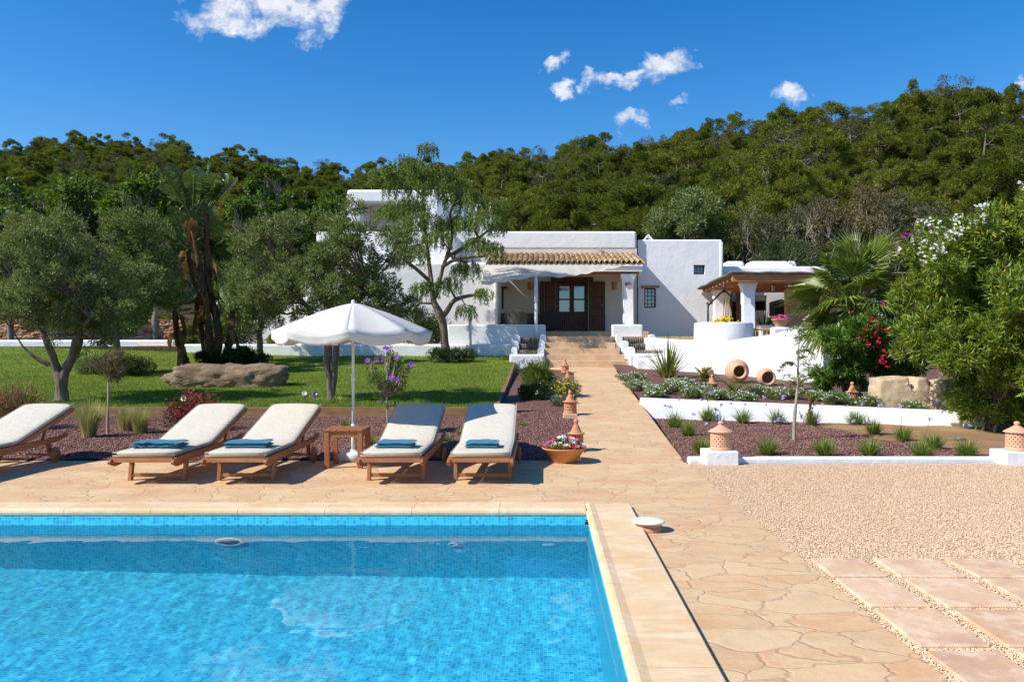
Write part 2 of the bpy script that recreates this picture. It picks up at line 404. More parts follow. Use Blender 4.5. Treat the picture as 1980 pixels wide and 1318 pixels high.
mb.add([(PXR, PY0, fz), (PXR, PY1, fz), (PXR, PY1, 0), (PXR, PY0, 0)], [(3, 2, 1, 0)])
mb.add([(PXL, PY0, fz), (PXL, PY1, fz), (PXL, PY1, 0), (PXL, PY0, 0)], [(0, 1, 2, 3)])
basin = mb.build("basin", MATS["mosaic"], pool); basin.cycles.is_caustics_receiver = True
basin.data.flip_normals()
def coping_slab(L, Wd, lip=True):
    """slab along x (length L), inner edge at y=0, outer at y=Wd ; profile rounded, a touch higher at the inner nose"""
    prof = [(0.03, -.03), (0.008, -.028), (-.006, -.012), (-.008, .008), (.0, .028), (.016, .041), (.034, .045), (.055, .041), (.085, .035), (Wd-.008, .035), (Wd, .028), (Wd, -.02)]
    vs = []; n = len(prof); g = .0018
    for x in (g, L-g):
        for (y, z) in prof: vs.append((x, y, z))
    fs = [(i, i+1, n+i+1, n+i) for i in range(n-1)]+[tuple(range(n)), tuple(reversed(range(n, 2*n)))]
    m = MB(); m.add(vs, fs, False); return m
k = 0
xs = PXR-.005+.0
x = PXL-.3
slabs = []
xx = PXR-.02
SL = .77
first = coping_slab(SL, .345).build("coping_slab", MATS["coping_stone"], pool, loc=(xx-SL, PY1, .004))
xx -= SL
while xx > PXL-.2:
    o = first.copy(); COL.objects.link(o); o.location = (xx-SL, PY1, .004); xx -= SL
SW = .62; yy = PY1+.28
a = coping_slab(SW, .41).build("coping_slab", MATS["coping_stone"], pool, loc=(PXR-.012, yy, .005), rot=(0, 0, -PI/2))
yy -= SW
while yy > -.3:
    o = a.copy(); COL.objects.link(o); o.location = (PXR-.012, yy, .005); yy -= SW
xx = PXL
while xx < PXR:
    o = first.copy(); COL.objects.link(o); o.location = (xx+SL, PY0, .004); o.rotation_euler = (0, 0, PI); xx += SL
# water as a gently rippled sheet
nx, ny = 800, 380
X, Y = np.meshgrid(np.linspace(PXL, PXR, nx), np.linspace(PY0, PY1, ny))
rng = np.random.default_rng(5); Z = np.zeros_like(X)
for i in range(60):
    L_ = math.exp(rng.uniform(math.log(.09), math.log(.6))); an = rng.uniform(0, 2*PI); am = .000048*(L_/.3)**.8
    Z += am*np.sin(2*PI/L_*(X*math.cos(an)+Y*math.sin(an))+rng.uniform(0, 6.28))
V = np.stack([X, Y, Z+WZ], -1).reshape(-1, 3); idx = np.arange(nx*ny).reshape(ny, nx)
F = np.stack([idx[:-1, :-1], idx[:-1, 1:], idx[1:, 1:], idx[1:, :-1]], -1).reshape(-1, 4)
water = link("water", fastmesh("water", V, F, True), MATS["pool_water"]); struct(water); water.cycles.is_caustics_caster = True
# underwater fittings: round lamp and inlets on the far wall, nozzle by the corner
def fitting(name, x, z, r, hole=True):
    m = MB(); Mx = Matrix.Rotation(PI/2, 4, 'X')
    m.lathe([(r, 0), (r, .012), (r*.9, .022), (r*.72, .02), (r*.66, .008), (0, .006)], (x, PY1-.001, z), 28, M=Mx)
    o = m.build(name, MATS["white_plastic"], pool); o.cycles.is_caustics_receiver = True
    return o
simple("white_plastic", (.78, .78, .76), .35, .04, 5, .05)
lamp = fitting("pool_lamp", PX(445, PY1), -.68, .135); lamp["label"] = "round white ringed pool lamp under the water"
m = MB(); m.lathe([(0, .012), (.085, .012), (.085, .02)], (PX(445, PY1), PY1-.001, -.68), 24, M=Matrix.Rotation(PI/2, 4, 'X'))
m.build("lens", simple("lamp_lens", (.10, .42, .48), .2, .1, 30), lamp)
fitting("water_inlet", PX(877, PY1), -.72, .05)
m = MB(); m.tube([(PXR-.0, PY1-.1, -.05), (PXR-.035, PY1-.1, -.05)], .022, 12); m.build("nozzle", simple("black_plastic", (.02, .02, .02), .4), pool)

# ------------------------------------------------------------------ paved terrace, path, gravel
struct(rects("stone_terrace", [(-22, 1.81, 7.385, 10.27), (.81, 1.81, -8, 7.385), (-22, .81, -8, PY0-.34), (-22, PXL-.05, PY0-.34, 7.385)], 0, MATS["flagstone"]))
ys = [10.27+i*(25.45-10.27)/24 for i in range(25)]
m = MB(); vs = []; fs = []
for i, y in enumerate(ys):
    z = z_path(y)
    l, r = pathL(y), pathR(y)
    if y > 24.5: l, r = lerp(l, .12, (y-24.5)/.95), lerp(r, 2.72, (y-24.5)/.95)
    if i == 0: l, r = .49, 1.81
    vs += [(l, y, z-.25), (l, y, z), (r, y, z), (r, y, z-.25)]
for i in range(len(ys)-1):
    k = 4*i
    for j in range(3): fs.append((k+j, k+j+1, k+j+5, k+j+4))
m.add(vs, fs); path = m.build("garden_path", MATS["flagstone"]); struct(path)
struct(rects("gravel_yard", [(1.81, 40, -30, 9.98), ], -.004, MATS["beige_gravel"]))
struct(rects("rear_ground", [(-40, 1.81, -30, -8)], -.004, MATS["earth"]))
# square slabs laid in the gravel, turned a little
simple("slab_stone", (.64, .42, .28), .75, .14, 2.2, .3, .25, world=True, bscale=14, dist=.01)
t = newmat("slab_stone"); p = wpos(t); oi = t.n("ObjectInfo").outputs["Random"]
c = t.mix(oi, (.58, .36, .205), (.69, .46, .29)); c = t.mix(t.ramp(t.noise(p, 1.9, 5, .65, dist=.6), [(.48, 0.), (.62, .75)]), c, (.50, .29, .20)); c = t.mix(t.ramp(t.noise(p, 5, 5, .7), [(.45, 0.), (.6, .7)]), c, (.76, .58, .40)); c = t.mix(t.ramp(t.noise(p, 26, 5, .75), [(.55, 0.), (.68, .6)]), c, (.44, .29, .2))
setb(t, c, .8, .2, t.bump(t.noise(p, 20, 5, .7), .3, .006))
def G0(px, py): return Vector(((px-1050)*(2310/(py-665))/1540, 2310/(py-665), 0))
rows = [1082, 1123, 1182, 1258, 1345]
slab = None; si = 0
def slab_quad(q):
    c = sum(q, Vector())/4; me = MB(); me.prism([((p_-c).x, (p_-c).y) for p_ in q], 0, .035); return me, c
# rows run along world x; each slab about .62 x .43 m, cut to the slanting terrace edge
rowY = [(G0(0, 1082).y, G0(0, 1117).y), (G0(0, 1121).y, G0(0, 1175).y), (G0(0, 1181).y, G0(0, 1253).y), (G0(0, 1262).y, G0(0, 1360).y), (3.26, 2.75), (2.68, 2.15), (2.08, 1.55)]
for ri, (yb, yf) in enumerate(rowY):
    x = 1.86
    for ci in range(5 if ri < 4 else 3):
        wd = [.35, .41, .41, .42, .41, .42, .41, .42][ci]
        sh = 0
        q = [Vector((x, yf, 0)), Vector((x+wd, yf-.01*ci, 0)), Vector((x+wd, yb-.01*ci, 0)), Vector((x, yb, 0))]
        me, c = slab_quad(q)
        o = me.build("stepping_slab", MATS["slab_stone"], bevel=.01); o.location = (c.x, c.y, -.019); o.rotation_euler = (0, 0, random.Random(si).uniform(-.015, .015))
        place = ["farthest row", "second row from the gravel", "third row from the gravel", "fourth row", "front row", "front row", "front row"][ri]
        tag(o, f"pinkish square paving slab in the {place}, number {ci+1} counted from the terrace" if 0 else f"pinkish stone slab set in gravel, {place}, {['touching the terrace edge','second from the terrace','third from the terrace','fourth from the terrace','fifth from the terrace','sixth from the terrace'][ci]}", "paving slab", "square slabs laid in the gravel", "thing")
        if ri > 3: tag(o, "pinkish stone slab in gravel below the frame, " + ["nearest the pool", "second from pool", "third from pool"][ci] + ["", ", middle row", ", front row"][ri-4])
        x += wd+.085; si += 1
# beds
def sheet(name, x0f, x1f, ys, nx, zf, m, amp=.0, sc=1.5):
    vs = []; fs = []
    for y in ys:
        a, b = x0f(y), x1f(y)
        for i in range(nx+1):
            x = lerp(a, b, i/nx); z = zf(x, y)
            if amp: z += amp*noise.noise(Vector((x*sc, y*sc, 3)))
            vs.append((x, y, z))
    for j in range(len(ys)-1):
        for i in range(nx): k = j*(nx+1)+i; fs.append((k, k+1, k+nx+2, k+nx+1))
    mb = MB(); mb.add(vs, fs, True); return struct(mb.build(name, m))
lin = lambda a, b, n: [a+(b-a)*i/n for i in range(n+1)]
sheet("lava_bed", lambda y: -24, lambda y: pathL(y)+.02, lin(10.27, 15.45, 24), 140, z_bed, MATS["lava_gravel"], .02, 2.2)
sheet("lava_strip", lambda y: -1.0, lambda y: pathL(y)+.02, lin(15.45, 25.2, 40), 16, lambda x, y: z_path(y)-.05, MATS["lava_gravel"], .015, 2.2)
sheet("lawn", lambda y: -28, lambda y: -.9, lin(15.42, 27.3, 50), 130, z_lawn, MATS["lawn_turf"], .02, .8)
sheet("lower_bed", lambda y: pathR(y)-.02, lambda y: 9.6, lin(10.05, 16.4, 30), 60, z_low, MATS["lava_gravel"], .02, 2.)
sheet("upper_bed", lambda y: pathR(y)-.02, lambda y: 13, lin(14.0, 25.6, 50), 60, lambda x, y: z_up(x, y) if y > wallD(x)+.1 else z_up(x, wallD(x))-.25-max(0, wallD(x)-y)*0-.3, MATS["lava_gravel"], .03, 1.5)
XB = [(10.17, 6.2), (11.2, 5.95), (11.9, 5.6), (12.6, 5.2), (13.3, 5.25), (14.2, 5.1), (15.2, 4.6)]
sheet("bare_soil", lambda y: interp(XB, y)+.12*noise.noise(Vector((0, y*3, 0))), lambda y: 9.6, lin(10.17, 15.2, 40), 40, lambda x, y: .012+.022*noise.noise(Vector((x*2., y*2., 3)))+.012*sstep(0, .15, x-interp(XB, y)), MATS["earth"])
0 and 0
m = MB(); pts = [(4.8, 14.75), (5.1, 14.2), (5.25, 13.3), (5.2, 12.6), (5.6, 11.9), (5.95, 11.2), (6.1, 10.35), (9.6, 10.2), (9.6, 13.6)]

# far ground: one sheet out to the horizon, with the wooded hill
def T(x, y):
    if y < 10.2:
        if -23 < x < 1.8 and y > -9: return -2.6
        return -.25
    if y < 27.2:
        if x < .5: z = z_lawn(x, max(y, 15.4)) if y > 15.6 else 0.0
        elif x < 2.4: z = z_path(y)
        else: z = .0 if y < wallD(x) else z_up(x, y)
        return z-.35
    if y < 37: return 1.42 if x < .2 else 1.6
    return hill_z(x, y)+.9*noise.noise(Vector((x*.06, y*.06, 0)))*sstep(45, 70, y)
def axis(segs):
    out = []
    for a, b, n in segs: out += [a+(b-a)*i/n for i in range(n)]
    return out+[segs[-1][1]]
gx = axis([(-1800, -260, 8), (-260, -120, 20), (-120, -24, 32), (-24, -23, 1), (-23, .2, 14), (.2, 2.5, 3), (2.5, 12, 6), (12, 120, 36), (120, 260, 18), (260, 1800, 8)])
gy = axis([(-600, -30, 5), (-30, -9, 3), (-9, 10.19, 6), (10.19, 10.21, 1), (10.21, 27.19, 24), (27.19, 27.25, 1), (27.25, 37, 4), (37, 160, 62), (160, 300, 14), (300, 2500, 9)])
V = np.array([(x, y, T(x, y)) for y in gy for x in gx]); nxx = len(gx)
idx = np.arange(len(gx)*len(gy)).reshape(len(gy), nxx)
F = np.stack([idx[:-1, :-1], idx[:-1, 1:], idx[1:, 1:], idx[1:, :-1]], -1).reshape(-1, 4)
link("hillside_ground", fastmesh("hillside_ground", V, F, True), MATS["hill_ground"])["kind"] = "structure"
# loose stones lying on the gravels
def stones(name, pts, size, m, seed, label, flat=.7):
    rng = np.random.default_rng(seed); n = len(pts)
    base = np.array([(1,0,0),(0,1,0),(-1,0,0),(0,-1,0),(0,0,1),(0,0,-.4)], float); F0 = np.array([(0,1,4),(1,2,4),(2,3,4),(3,0,4),(1,0,5),(2,1,5),(3,2,5),(0,3,5)])
    s = size*rng.uniform(.55, 1.35, (n, 1, 1))*rng.uniform(.7, 1.3, (n, 6, 1)); an = rng.uniform(0, 2*PI, n)
    v = base[None]*s; v[:, :, 2] *= flat
    c, sn = np.cos(an)[:, None], np.sin(an)[:, None]; x = v[:, :, 0]*c-v[:, :, 1]*sn; y = v[:, :, 0]*sn+v[:, :, 1]*c; v[:, :, 0] = x; v[:, :, 1] = y
    tl = rng.normal(0, .25, (n, 1)); v[:, :, 2] += v[:, :, 0]*tl
    v += np.asarray(pts)[:, None, :]
    F = (F0[None]+np.arange(n)[:, None, None]*6).reshape(-1, 3)
    o = link(name, fastmesh(name, v.reshape(-1, 3), F), m); return tag(o, label, "gravel", kind="stuff")
rng = np.random.default_rng(2)
n = 210000; d = rng.uniform(3.3**.5, 10**.5, n)**2; x = rng.uniform(0, 1, n)*(d*.85+1.2-1.81)+1.81; ok = (x > 1.815); 
pts = np.stack([x, d, np.full(n, .0)], -1)[ok]
inn = np.zeros(len(pts), bool)
for o in [o for o in bpy.data.objects if o.name.startswith("stepping_slab")]:
    w2 = max(v.co.x for v in o.data.vertices)-.02+.014*np.sin(pts[:, 1]*37)*np.sin(pts[:, 1]*91+2); h2 = max(v.co.y for v in o.data.vertices)-.02+.014*np.sin(pts[:, 0]*41)*np.sin(pts[:, 0]*83+1)
    inn |= (abs(pts[:, 0]-o.location.x) < w2) & (abs(pts[:, 1]-o.location.y) < h2)
inn &= rng.uniform(0, 1, len(pts)) > .006
stones("beige_pebbles", pts[~inn], .0066, MATS["stones_beige"], 3, "loose beige pebbles covering the gravel yard right of the terrace")
n = 76000; y = rng.uniform(10.3**.5, 15.35**.5, n)**2; x = rng.uniform(-.95, 0, n)*y+.5*1; ok = x < .48+(y-10.3)*.03
x, y = x[ok], y[ok]; z = np.array([z_bed(a, b)+.02*noise.noise(Vector((a*2.2, b*2.2, 3))) for a, b in zip(x, y)])
P1 = np.stack([x, y, z+.004], -1)
n = 36000; y = rng.uniform(10.1, 16.3, n); x = rng.uniform(1.85, 7.6, n); ok = (y < wallD(x)-.1) & (x > 1.85+(y-10.3)*.03) & ~((x > 4.9) & (y < 14.7) & (x > 5.15+(y < 12)*.45+(y < 11.2)*.4))
x, y = x[ok], y[ok]; z = np.array([z_low(a, b)+.02*noise.noise(Vector((a*2., b*2., 3))) for a, b in zip(x, y)])
P2 = np.stack([x, y, z+.004], -1)
stones("lava_stones", np.concatenate([P1, P2]), .014, MATS["stones_lava"], 4, "reddish brown crushed lava stones covering the planting beds")
# short grass of the lawn
def blades(name, pts, h, w, m, seed, label, cat="grass", lean=.5):
    rng = np.random.default_rng(seed); n = len(pts); an = rng.uniform(0, 2*PI, n); hh = h*rng.uniform(.5, 1.3, n); ww = w*rng.uniform(.6, 1.3, n)
    side = np.stack([np.cos(an), np.sin(an), 0*an], -1)*ww[:, None]/2; ln = rng.normal(0, lean, (n, 2))*hh[:, None]
    tip = np.stack([ln[:, 0], ln[:, 1], hh], -1); p = np.asarray(pts)
    V = np.stack([p-side, p+side, p+tip], 1).reshape(-1, 3); F = np.arange(3*n).reshape(-1, 3)
    return tag(link(name, fastmesh(name, V, F), m), label, cat, kind="stuff")
n = 250000; y = rng.uniform(0, 1, n)**1.25*11.7+15.45; x = -.95-rng.uniform(0, 1, n)*(y*.90+1)
z = np.array([z_lawn(a, b)+.02*noise.noise(Vector((a*.8, b*.8, 3))) for a, b in zip(x, y)])
blades("lawn_grass", np.stack([x, y, z-.005], -1), .045, .012, MATS["grass_blade"], 6, "short mown green grass of the lawn behind the timber edging")
# timber edging boards
simple("edging_end", (.4, .25, .13))
x = -24.0; i = 0
ed = thing("timber_edging", "long low timber board edging along the front of the lawn", "lawn edging", (0, 15.4, 0))
while x < -.93:
    x2 = min(x+2.4, -.93); m = MB(); m.box(x+.004, x2-.004, -.045, .0, -.05, z_lawn(x, 15.4)+.012); m.build("board", MATS["timber_edging"], ed, bevel=.006); x = x2
ed = thing("timber_edging", "dark timber sleeper edging running up the right side of the lawn", "lawn edging", (0, 0, 0))
y = 15.36
while y < 24.9:
    y2 = min(y+1.9, 25.0); a = z_lawn(-.9, y); b = z_lawn(-.9, y2)
    m = MB(); m.add([(-.95, y+.004, a-.35), (-.87, y+.004, a-.35), (-.87, y2-.004, b-.35), (-.95, y2-.004, b-.35), (-.95, y+.004, a+.02), (-.87, y+.004, a+.02), (-.87, y2-.004, b+.02), (-.95, y2-.004, b+.02)],
      [(0,3,2,1),(4,5,6,7),(0,1,5,4),(1,2,6,5),(2,3,7,6),(3,0,4,7)]); m.build("sleeper", MATS["timber_edging_y"], ed, bevel=.006); y = y2
# ------------------------------------------------------------------ farmhouse
PL = MATS["plaster"]; PP = MATS["plaster_porch"]
glass = newmat("window_glass"); setb(glass, (.16, .22, .27), .05, 1., Metallic=.75)
simple("iron", (.03, .03, .032), .5, .1); simple("grey_steel", (.35, .36, .37), .4, .1)
simple("white_paint", (.8, .8, .78), .45, .03, 4, .05)
house = thing("farmhouse", "large white plastered farmhouse with flat roofs, dark wooden doors and tiled porch", "house", (3, 30, 1.76))
def HB(name, x0, x1, y0, y1, z0, z1, m=None, bevel=.12, par=house, seg=4):
    mb = MB(); c = Vector(((x0+x1)/2, (y0+y1)/2, z0)); mb.box(x0-c.x, x1-c.x, y0-c.y, y1-c.y, 0, z1-z0)
    o = mb.build(name, m or PL, None, bevel=bevel, seg=seg)
    if par: o.parent = par; o.location = c-par.location if par.parent is None else c-par.location-par.parent.location
    else: o.location = c
    return o
def wallgrid(x0, x1, z0, z1, y, th, holes):
    """a wall slab facing -y with rectangular openings cut right through"""
    m = MB(); xs = sorted({x0, x1, *[h[0] for h in holes], *[h[1] for h in holes]}); zs = sorted({z0, z1, *[h[2] for h in holes], *[h[3] for h in holes]})
    inside = lambda a, b: any(h[0] <= a <= h[1] and h[2] <= b <= h[3] for h in holes)
    for i in range(len(xs)-1):
        for j in range(len(zs)-1):
            cx, cz = (xs[i]+xs[i+1])/2, (zs[j]+zs[j+1])/2
            if inside(cx, cz): continue
            a, b, c, d = xs[i], xs[i+1], zs[j], zs[j+1]
            m.add([(a, y, c), (b, y, c), (b, y, d), (a, y, d)], [(0, 1, 2, 3)]); m.add([(a, y+th, c), (b, y+th, c), (b, y+th, d), (a, y+th, d)], [(3, 2, 1, 0)])
    for (a, b, c, d) in holes:
        m.add([(a, y, c), (a, y+th, c), (a, y+th, d), (a, y, d)], [(0, 3, 2, 1)]); m.add([(b, y, c), (b, y+th, c), (b, y+th, d), (b, y, d)], [(0, 1, 2, 3)])
        m.add([(a, y, c), (b, y, c), (b, y+th, c), (a, y+th, c)], [(0, 1, 2, 3)]); m.add([(a, y, d), (b, y, d), (b, y+th, d), (a, y+th, d)], [(0, 3, 2, 1)])
    m.add([(x0, y, z1), (x1, y, z1), (x1, y+th, z1), (x0, y+th, z1)], [(0, 1, 2, 3)])
    return m
HL = house.location
def hb(m, name, mat, bevel=0, seg=2, par=house): 
    off = HL if par is house else HL+par.location
    o = m.build(name, mat, par, bevel, seg); o.location = -off; return o
ZF = 1.96
# main hall: wall of the porch recess with the door opening and small window
zt = PZ(447, 32)
dX0, dX1, dZ1 = PX(1075, 32), PX(1137, 32), PZ(543, 32)
wX0, wX1 = PX(957, 32), PX(974, 32); wZ0, wZ1 = PZ(597, 32), PZ(556, 32)
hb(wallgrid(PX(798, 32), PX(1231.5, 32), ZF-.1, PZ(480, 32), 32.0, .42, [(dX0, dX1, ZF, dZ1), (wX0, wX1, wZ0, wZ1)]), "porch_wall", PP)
m = MB(); xa, xb = PX(798, 31.9), PX(1231.5, 31.9); m.box(xa, xb, 31.97, 38, PZ(482, 32), zt); hb(m, "wall", PL, .1, 4)
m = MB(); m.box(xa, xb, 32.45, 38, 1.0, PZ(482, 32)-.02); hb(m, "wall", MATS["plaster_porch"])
# front wing left of the porch
m = MB(); m.box(PX(590, 29.4), PX(957, 29.4), 29.3, 32.2, 1.0, PZ(506, 29.3)); hb(m, "wall", PL, .12, 4)
m = MB(); m.box(PX(590, 29.4)+.05, PX(870, 29.4), 30.6, 34.2, PZ(506, 29.3)-.05, PZ(447, 30.6)); hb(m, "wall", PL, .12, 4)
# right wing with deep little window and lintelled window
RX0, RX1, RT = PX(1232, 32.2), PX(1397.5, 32.2), PZ(463, 32.2)
w1 = (PX(1341, 32.2), PX(1363, 32.2), PZ(530.5, 32.2), PZ(512, 32.2)); w2 = (PX(1245.5, 32.2), PX(1268, 32.2), PZ(595, 32.2), PZ(557, 32.2))
hb(wallgrid(RX0+.03, RX1-.1, 1.55, RT-.1, 32.18, .4, [w1, w2]), "wall", PL)
m = MB(); m.box(RX0, RX1, 32.5, 37, 1.4, RT-.02); hb(m, "wall", PL, .18, 5)
m = MB(); m.box(RX0+.02, RX1-.02, 32.19, 32.75, RT-.14, RT); hb(m, "parapet", PL, .1, 4)
m = MB(); m.tube([(RX1-.1, 32.3, 1.5), (RX1-.1, 32.3, RT-.1)], .13, 12); hb(m, "wall_corner", PL)
m = MB(); m.box(RX1-.11, RX1+.02, 32.3, 33, 1.5, RT-.1); hb(m, "wall_corner", PL)
# small A shaped vent on the roof
m = MB(); c = P(1253, 463, 33); m.prismY([(c.x-.2, c.z-.02), (c.x, c.z+.22), (c.x+.2, c.z-.02), (c.x+.13, c.z-.02), (c.x, c.z+.13), (c.x-.13, c.z-.02)], 32.9, 33.3); hb(m, "roof_vent", PL)
# tile ornament in the parapet wall
c = P(1160.5, 483.5, 31.96)
for i in range(4):
    a = i*PI/2+PI/4; m = MB(); q = Vector((c.x+.055*math.cos(a), 31.955, c.z+.055*math.sin(a)))
    m.lathe([(.045, 0), (.05, .015), (.03, .02)], q, 8, M=Matrix.Rotation(PI/2, 4, 'X')); hb(m, "vent_tile", simple("vent_tile", (.45, .36, .28)) if i == 0 else MATS["vent_tile"])
# upper storeys at the left
UZ = PZ(369, 38)
def up(x0, x1, y0, y1, pt, pb, D, bev=.15): m = MB(); m.box(PX(x0, D), PX(x1, D), y0, y1, PZ(pb, D), PZ(pt, D)); return hb(m, "upper_wall", PL, bev, 4)
up(674, 848, 37.6, 38.3, 369, 396, 38); up(674, 700, 37.62, 41, 380, 470, 38, .05); up(826, 848, 37.62, 41, 380, 470, 38, .05)
m = MB(); m.box(PX(674, 38)+.1, PX(848, 38)-.1, 39.6, 42, PZ(470, 38), PZ(372, 38)); hb(m, "upper_wall", PP, .05)
m = MB(); m.box(PX(674, 38)+.05, PX(848, 38)-.05, 38.25, 41.9, PZ(372, 38)-.12, PZ(372, 38)-.02); hb(m, "flat_roof", PL, .04)
m = MB(); m.tube([P(805, 396, 37.9), P(805, 440, 37.9)], .13, 12); hb(m, "upper_column", PL)
up(846, 884, 38.4, 42, 381, 470, 39.4); up(882, 957, 38.8, 43, 400, 470, 40)
up(812, 868, 31.2, 33.4, 437, 452, 31.5)
m = MB()
# sloping shoulder buttress right of the upper terrace
a = [(PX(845, 38), PZ(372, 38)), (PX(872, 38), PZ(400, 38)), (PX(872, 38), PZ(465, 38)), (PX(845, 38), PZ(465, 38))]; m.prismY(a, 38.0, 39); hb(m, "upper_wall", PL, .05)
up(620, 676, 34.5, 35.0, 445, 520, 35, .12); up(592, 640, 33.5, 34.0, 500, 560, 34, .12)
# second dwelling wall stub behind the olive
m = MB(); m.prismY([(PX(470, 31), 1.4), (PX(600, 31), 1.4), (PX(600, 31), PZ(575, 31)), (PX(560, 31), PZ(590, 31)), (PX(500, 31), PZ(606, 31)), (PX(470, 31), PZ(618, 31))], 30.2, 30.9); hb(m, "wall", PL, .1, 3)
# wood ladder chairs on the roof (the small frame seen over the pepper tree)
for dx in (0, 22):
    m = MB(); m.bar(P(966+dx/2, 400, 43), P(969+dx/2, 382, 43), .06, .06); hb(m, "ladder_rail", MATS["rafter_wood"])
# porch pieces: end wall, beam, column, floor step
m = MB(); m.box(PX(936, 29.1)+.35, PX(958, 29.1)+.07, 29.15, 32.1, ZF-.5, PZ(520, 29.1)); hb(m, "end_wall", PL, .06, 3)
BX0, BX1 = PX(957, 29.2), PX(1236, 29.2); BZ = PZ(522, 29.2)
m = MB(); pts = []; rr = []
for i in range(15):
    x = lerp(BX0, BX1, i/14); pts.append((x, 29.3, BZ+.02*noise.noise(Vector((x, 0, 0))))); rr.append(.145+.02*noise.noise(Vector((x*2, 4, 0))))
m.tube(pts, rr, 10); hb(m, "beam", MATS["beam_wood"])
def column(x, y, z0, z1, w, cap=.3, name="column", par=house):
    h = w/2; m = MB(); prof = [(h+.035, z0), (h+.035, z0+.14), (h, z0+.20), (h-.01, z1-cap), (h+.005, z1-cap*.7), (h+.03, z1-cap*.4), (h+.07, z1-.09), (h+.075, z1)]
    vs = []; fs = []
    for (r, z) in prof: vs += [(x-r, y-r, z), (x+r, y-r, z), (x+r, y+r, z), (x-r, y+r, z)]
    for i in range(len(prof)-1):
        for k in range(4): fs.append((4*i+k, 4*i+(k+1) % 4, 4*i+4+(k+1) % 4, 4*i+4+k))
    fs.append(tuple(4*(len(prof)-1)+k for k in range(4))); m.add(vs, fs); return hb(m, name, PL, .025, 2, par) if par is house else m
column(PX(1214, 29.3), 29.3, ZF, PZ(530.5, 29.3), .40, .45)
m = MB(); m.box(PX(925, 28.7), PX(1254, 28.7), 28.65, 32.2, 1.4, ZF); hb(m, "porch_floor", MATS["flagstone"], .01)
# water board under the tiles and roof
m = MB(); sx0, sx1 = PX(935, 29), PX(1243, 29)
fZ, bZ = PZ(509.5, 29.0), PZ(492, 32); 
m.add([(sx0, 29.0, fZ-.1), (sx1, 29.0, fZ-.1), (sx1, 32.05, bZ-.1), (sx0, 32.05, bZ-.1), (sx0, 29.0, fZ-.02), (sx1, 29.0, fZ-.02), (sx1, 32.05, bZ-.02), (sx0, 32.05, bZ-.02)], [(0,3,2,1),(4,5,6,7),(0,1,5,4),(1,2,6,5),(2,3,7,6),(3,0,4,7)])
hb(m, "porch_roof_deck", PL)
m = MB(); m.box(sx0, sx1, 29.06, 29.4, fZ-.28, fZ-.105); m.box(sx1-.12, sx1-.005, 29.4, 32, fZ-.28, fZ+.5) if 0 else None
m.prism([(0, 0)], 0, 0) if 0 else None
hb(m, "fascia", PL, .01)
m = MB(); m.add([(sx1-.16, 29.4, fZ-.28), (sx1-.01, 29.4, fZ-.28), (sx1-.01, 31.99, fZ-.28), (sx1-.16, 31.99, fZ-.28), (sx1-.16, 29.4, fZ-.02), (sx1-.01, 29.4, fZ-.02), (sx1-.01, 31.99, bZ-.12), (sx1-.16, 31.99, bZ-.12)], [(0,3,2,1),(4,5,6,7),(0,1,5,4),(1,2,6,5),(2,3,7,6),(3,0,4,7)]); hb(m, "fascia", PL)
# barrel tiles: overlapping rows
nt = 29; pitch = (sx1-sx0)/nt; slope = (bZ-fZ)/3.05; nrow = 7
def half_tile(x, y0, z0, y1, z1, r0, r1, updown=1, seg=8):
    vs = []; fs = []
    for (y, z, r) in ((y0, z0, r0), (y1, z1, r1)):
        for k in range(seg+1):
            a = PI*k/seg; vs.append((x-r*math.cos(a), y, z+updown*r*math.sin(a)))
    for (y, z, r) in ((y0, z0, r0-.014), (y1, z1, r1-.014)):
        for k in range(seg+1):
            a = PI*k/seg; vs.append((x-r*math.cos(a), y, z+updown*r*math.sin(a)))
    n = seg+1
    for k in range(seg): fs += [(k, k+1, n+k+1, n+k), (2*n+k, 3*n+k, 3*n+k+1, 2*n+k+1), (k, 2*n+k, 2*n+k+1, k+1)]
    return vs, fs
rr_ = random.Random(3)
roof = bpy.data.objects.new("porch_roof", None); COL.objects.link(roof); roof.parent = house
m = MB()
t_ = newmat("roof_tile"); g_ = t_.n("NewGeometry"); c_ = t_.ramp(g_.outputs["Random Per Island"], [(0, (.34, .21, .11)), (.35, (.50, .34, .18)), (.7, (.62, .45, .26)), (1, (.47, .27, .13))])
c_ = t_.mix(t_.ramp(t_.noise(g_.outputs["Position"], 9, 5, .7), [(.45, 0.), (.7, .6)]), c_, (.27, .2, .13)); setb(t_, c_, .85, .15, t_.bump(t_.noise(g_.outputs["Position"], 40, 4), .3, .01))
for i in range(nt):
    x = sx0+(i+.5)*pitch
    for j in range(nrow):
        L0 = 3.05*j/nrow; L1 = 3.05*(j+1)/nrow+.07
        dz = rr_.uniform(-.006, .006); dx = rr_.uniform(-.008, .008)
        m.add(*half_tile(x+dx, 28.96+L0, fZ+slope*L0+.035+dz, 28.96+L1, fZ+slope*L1+.012+dz, .088, .074), True)
        if j % 2 == 0 or 1: m.add(*half_tile(x+pitch/2, 28.98+L0, fZ+slope*L0+.05, 28.98+L1, fZ+slope*L1+.04, .075, .08, -1), True)
hb(m, "roof_tiles", MATS["roof_tile"])
bpy.data.objects.remove(roof)
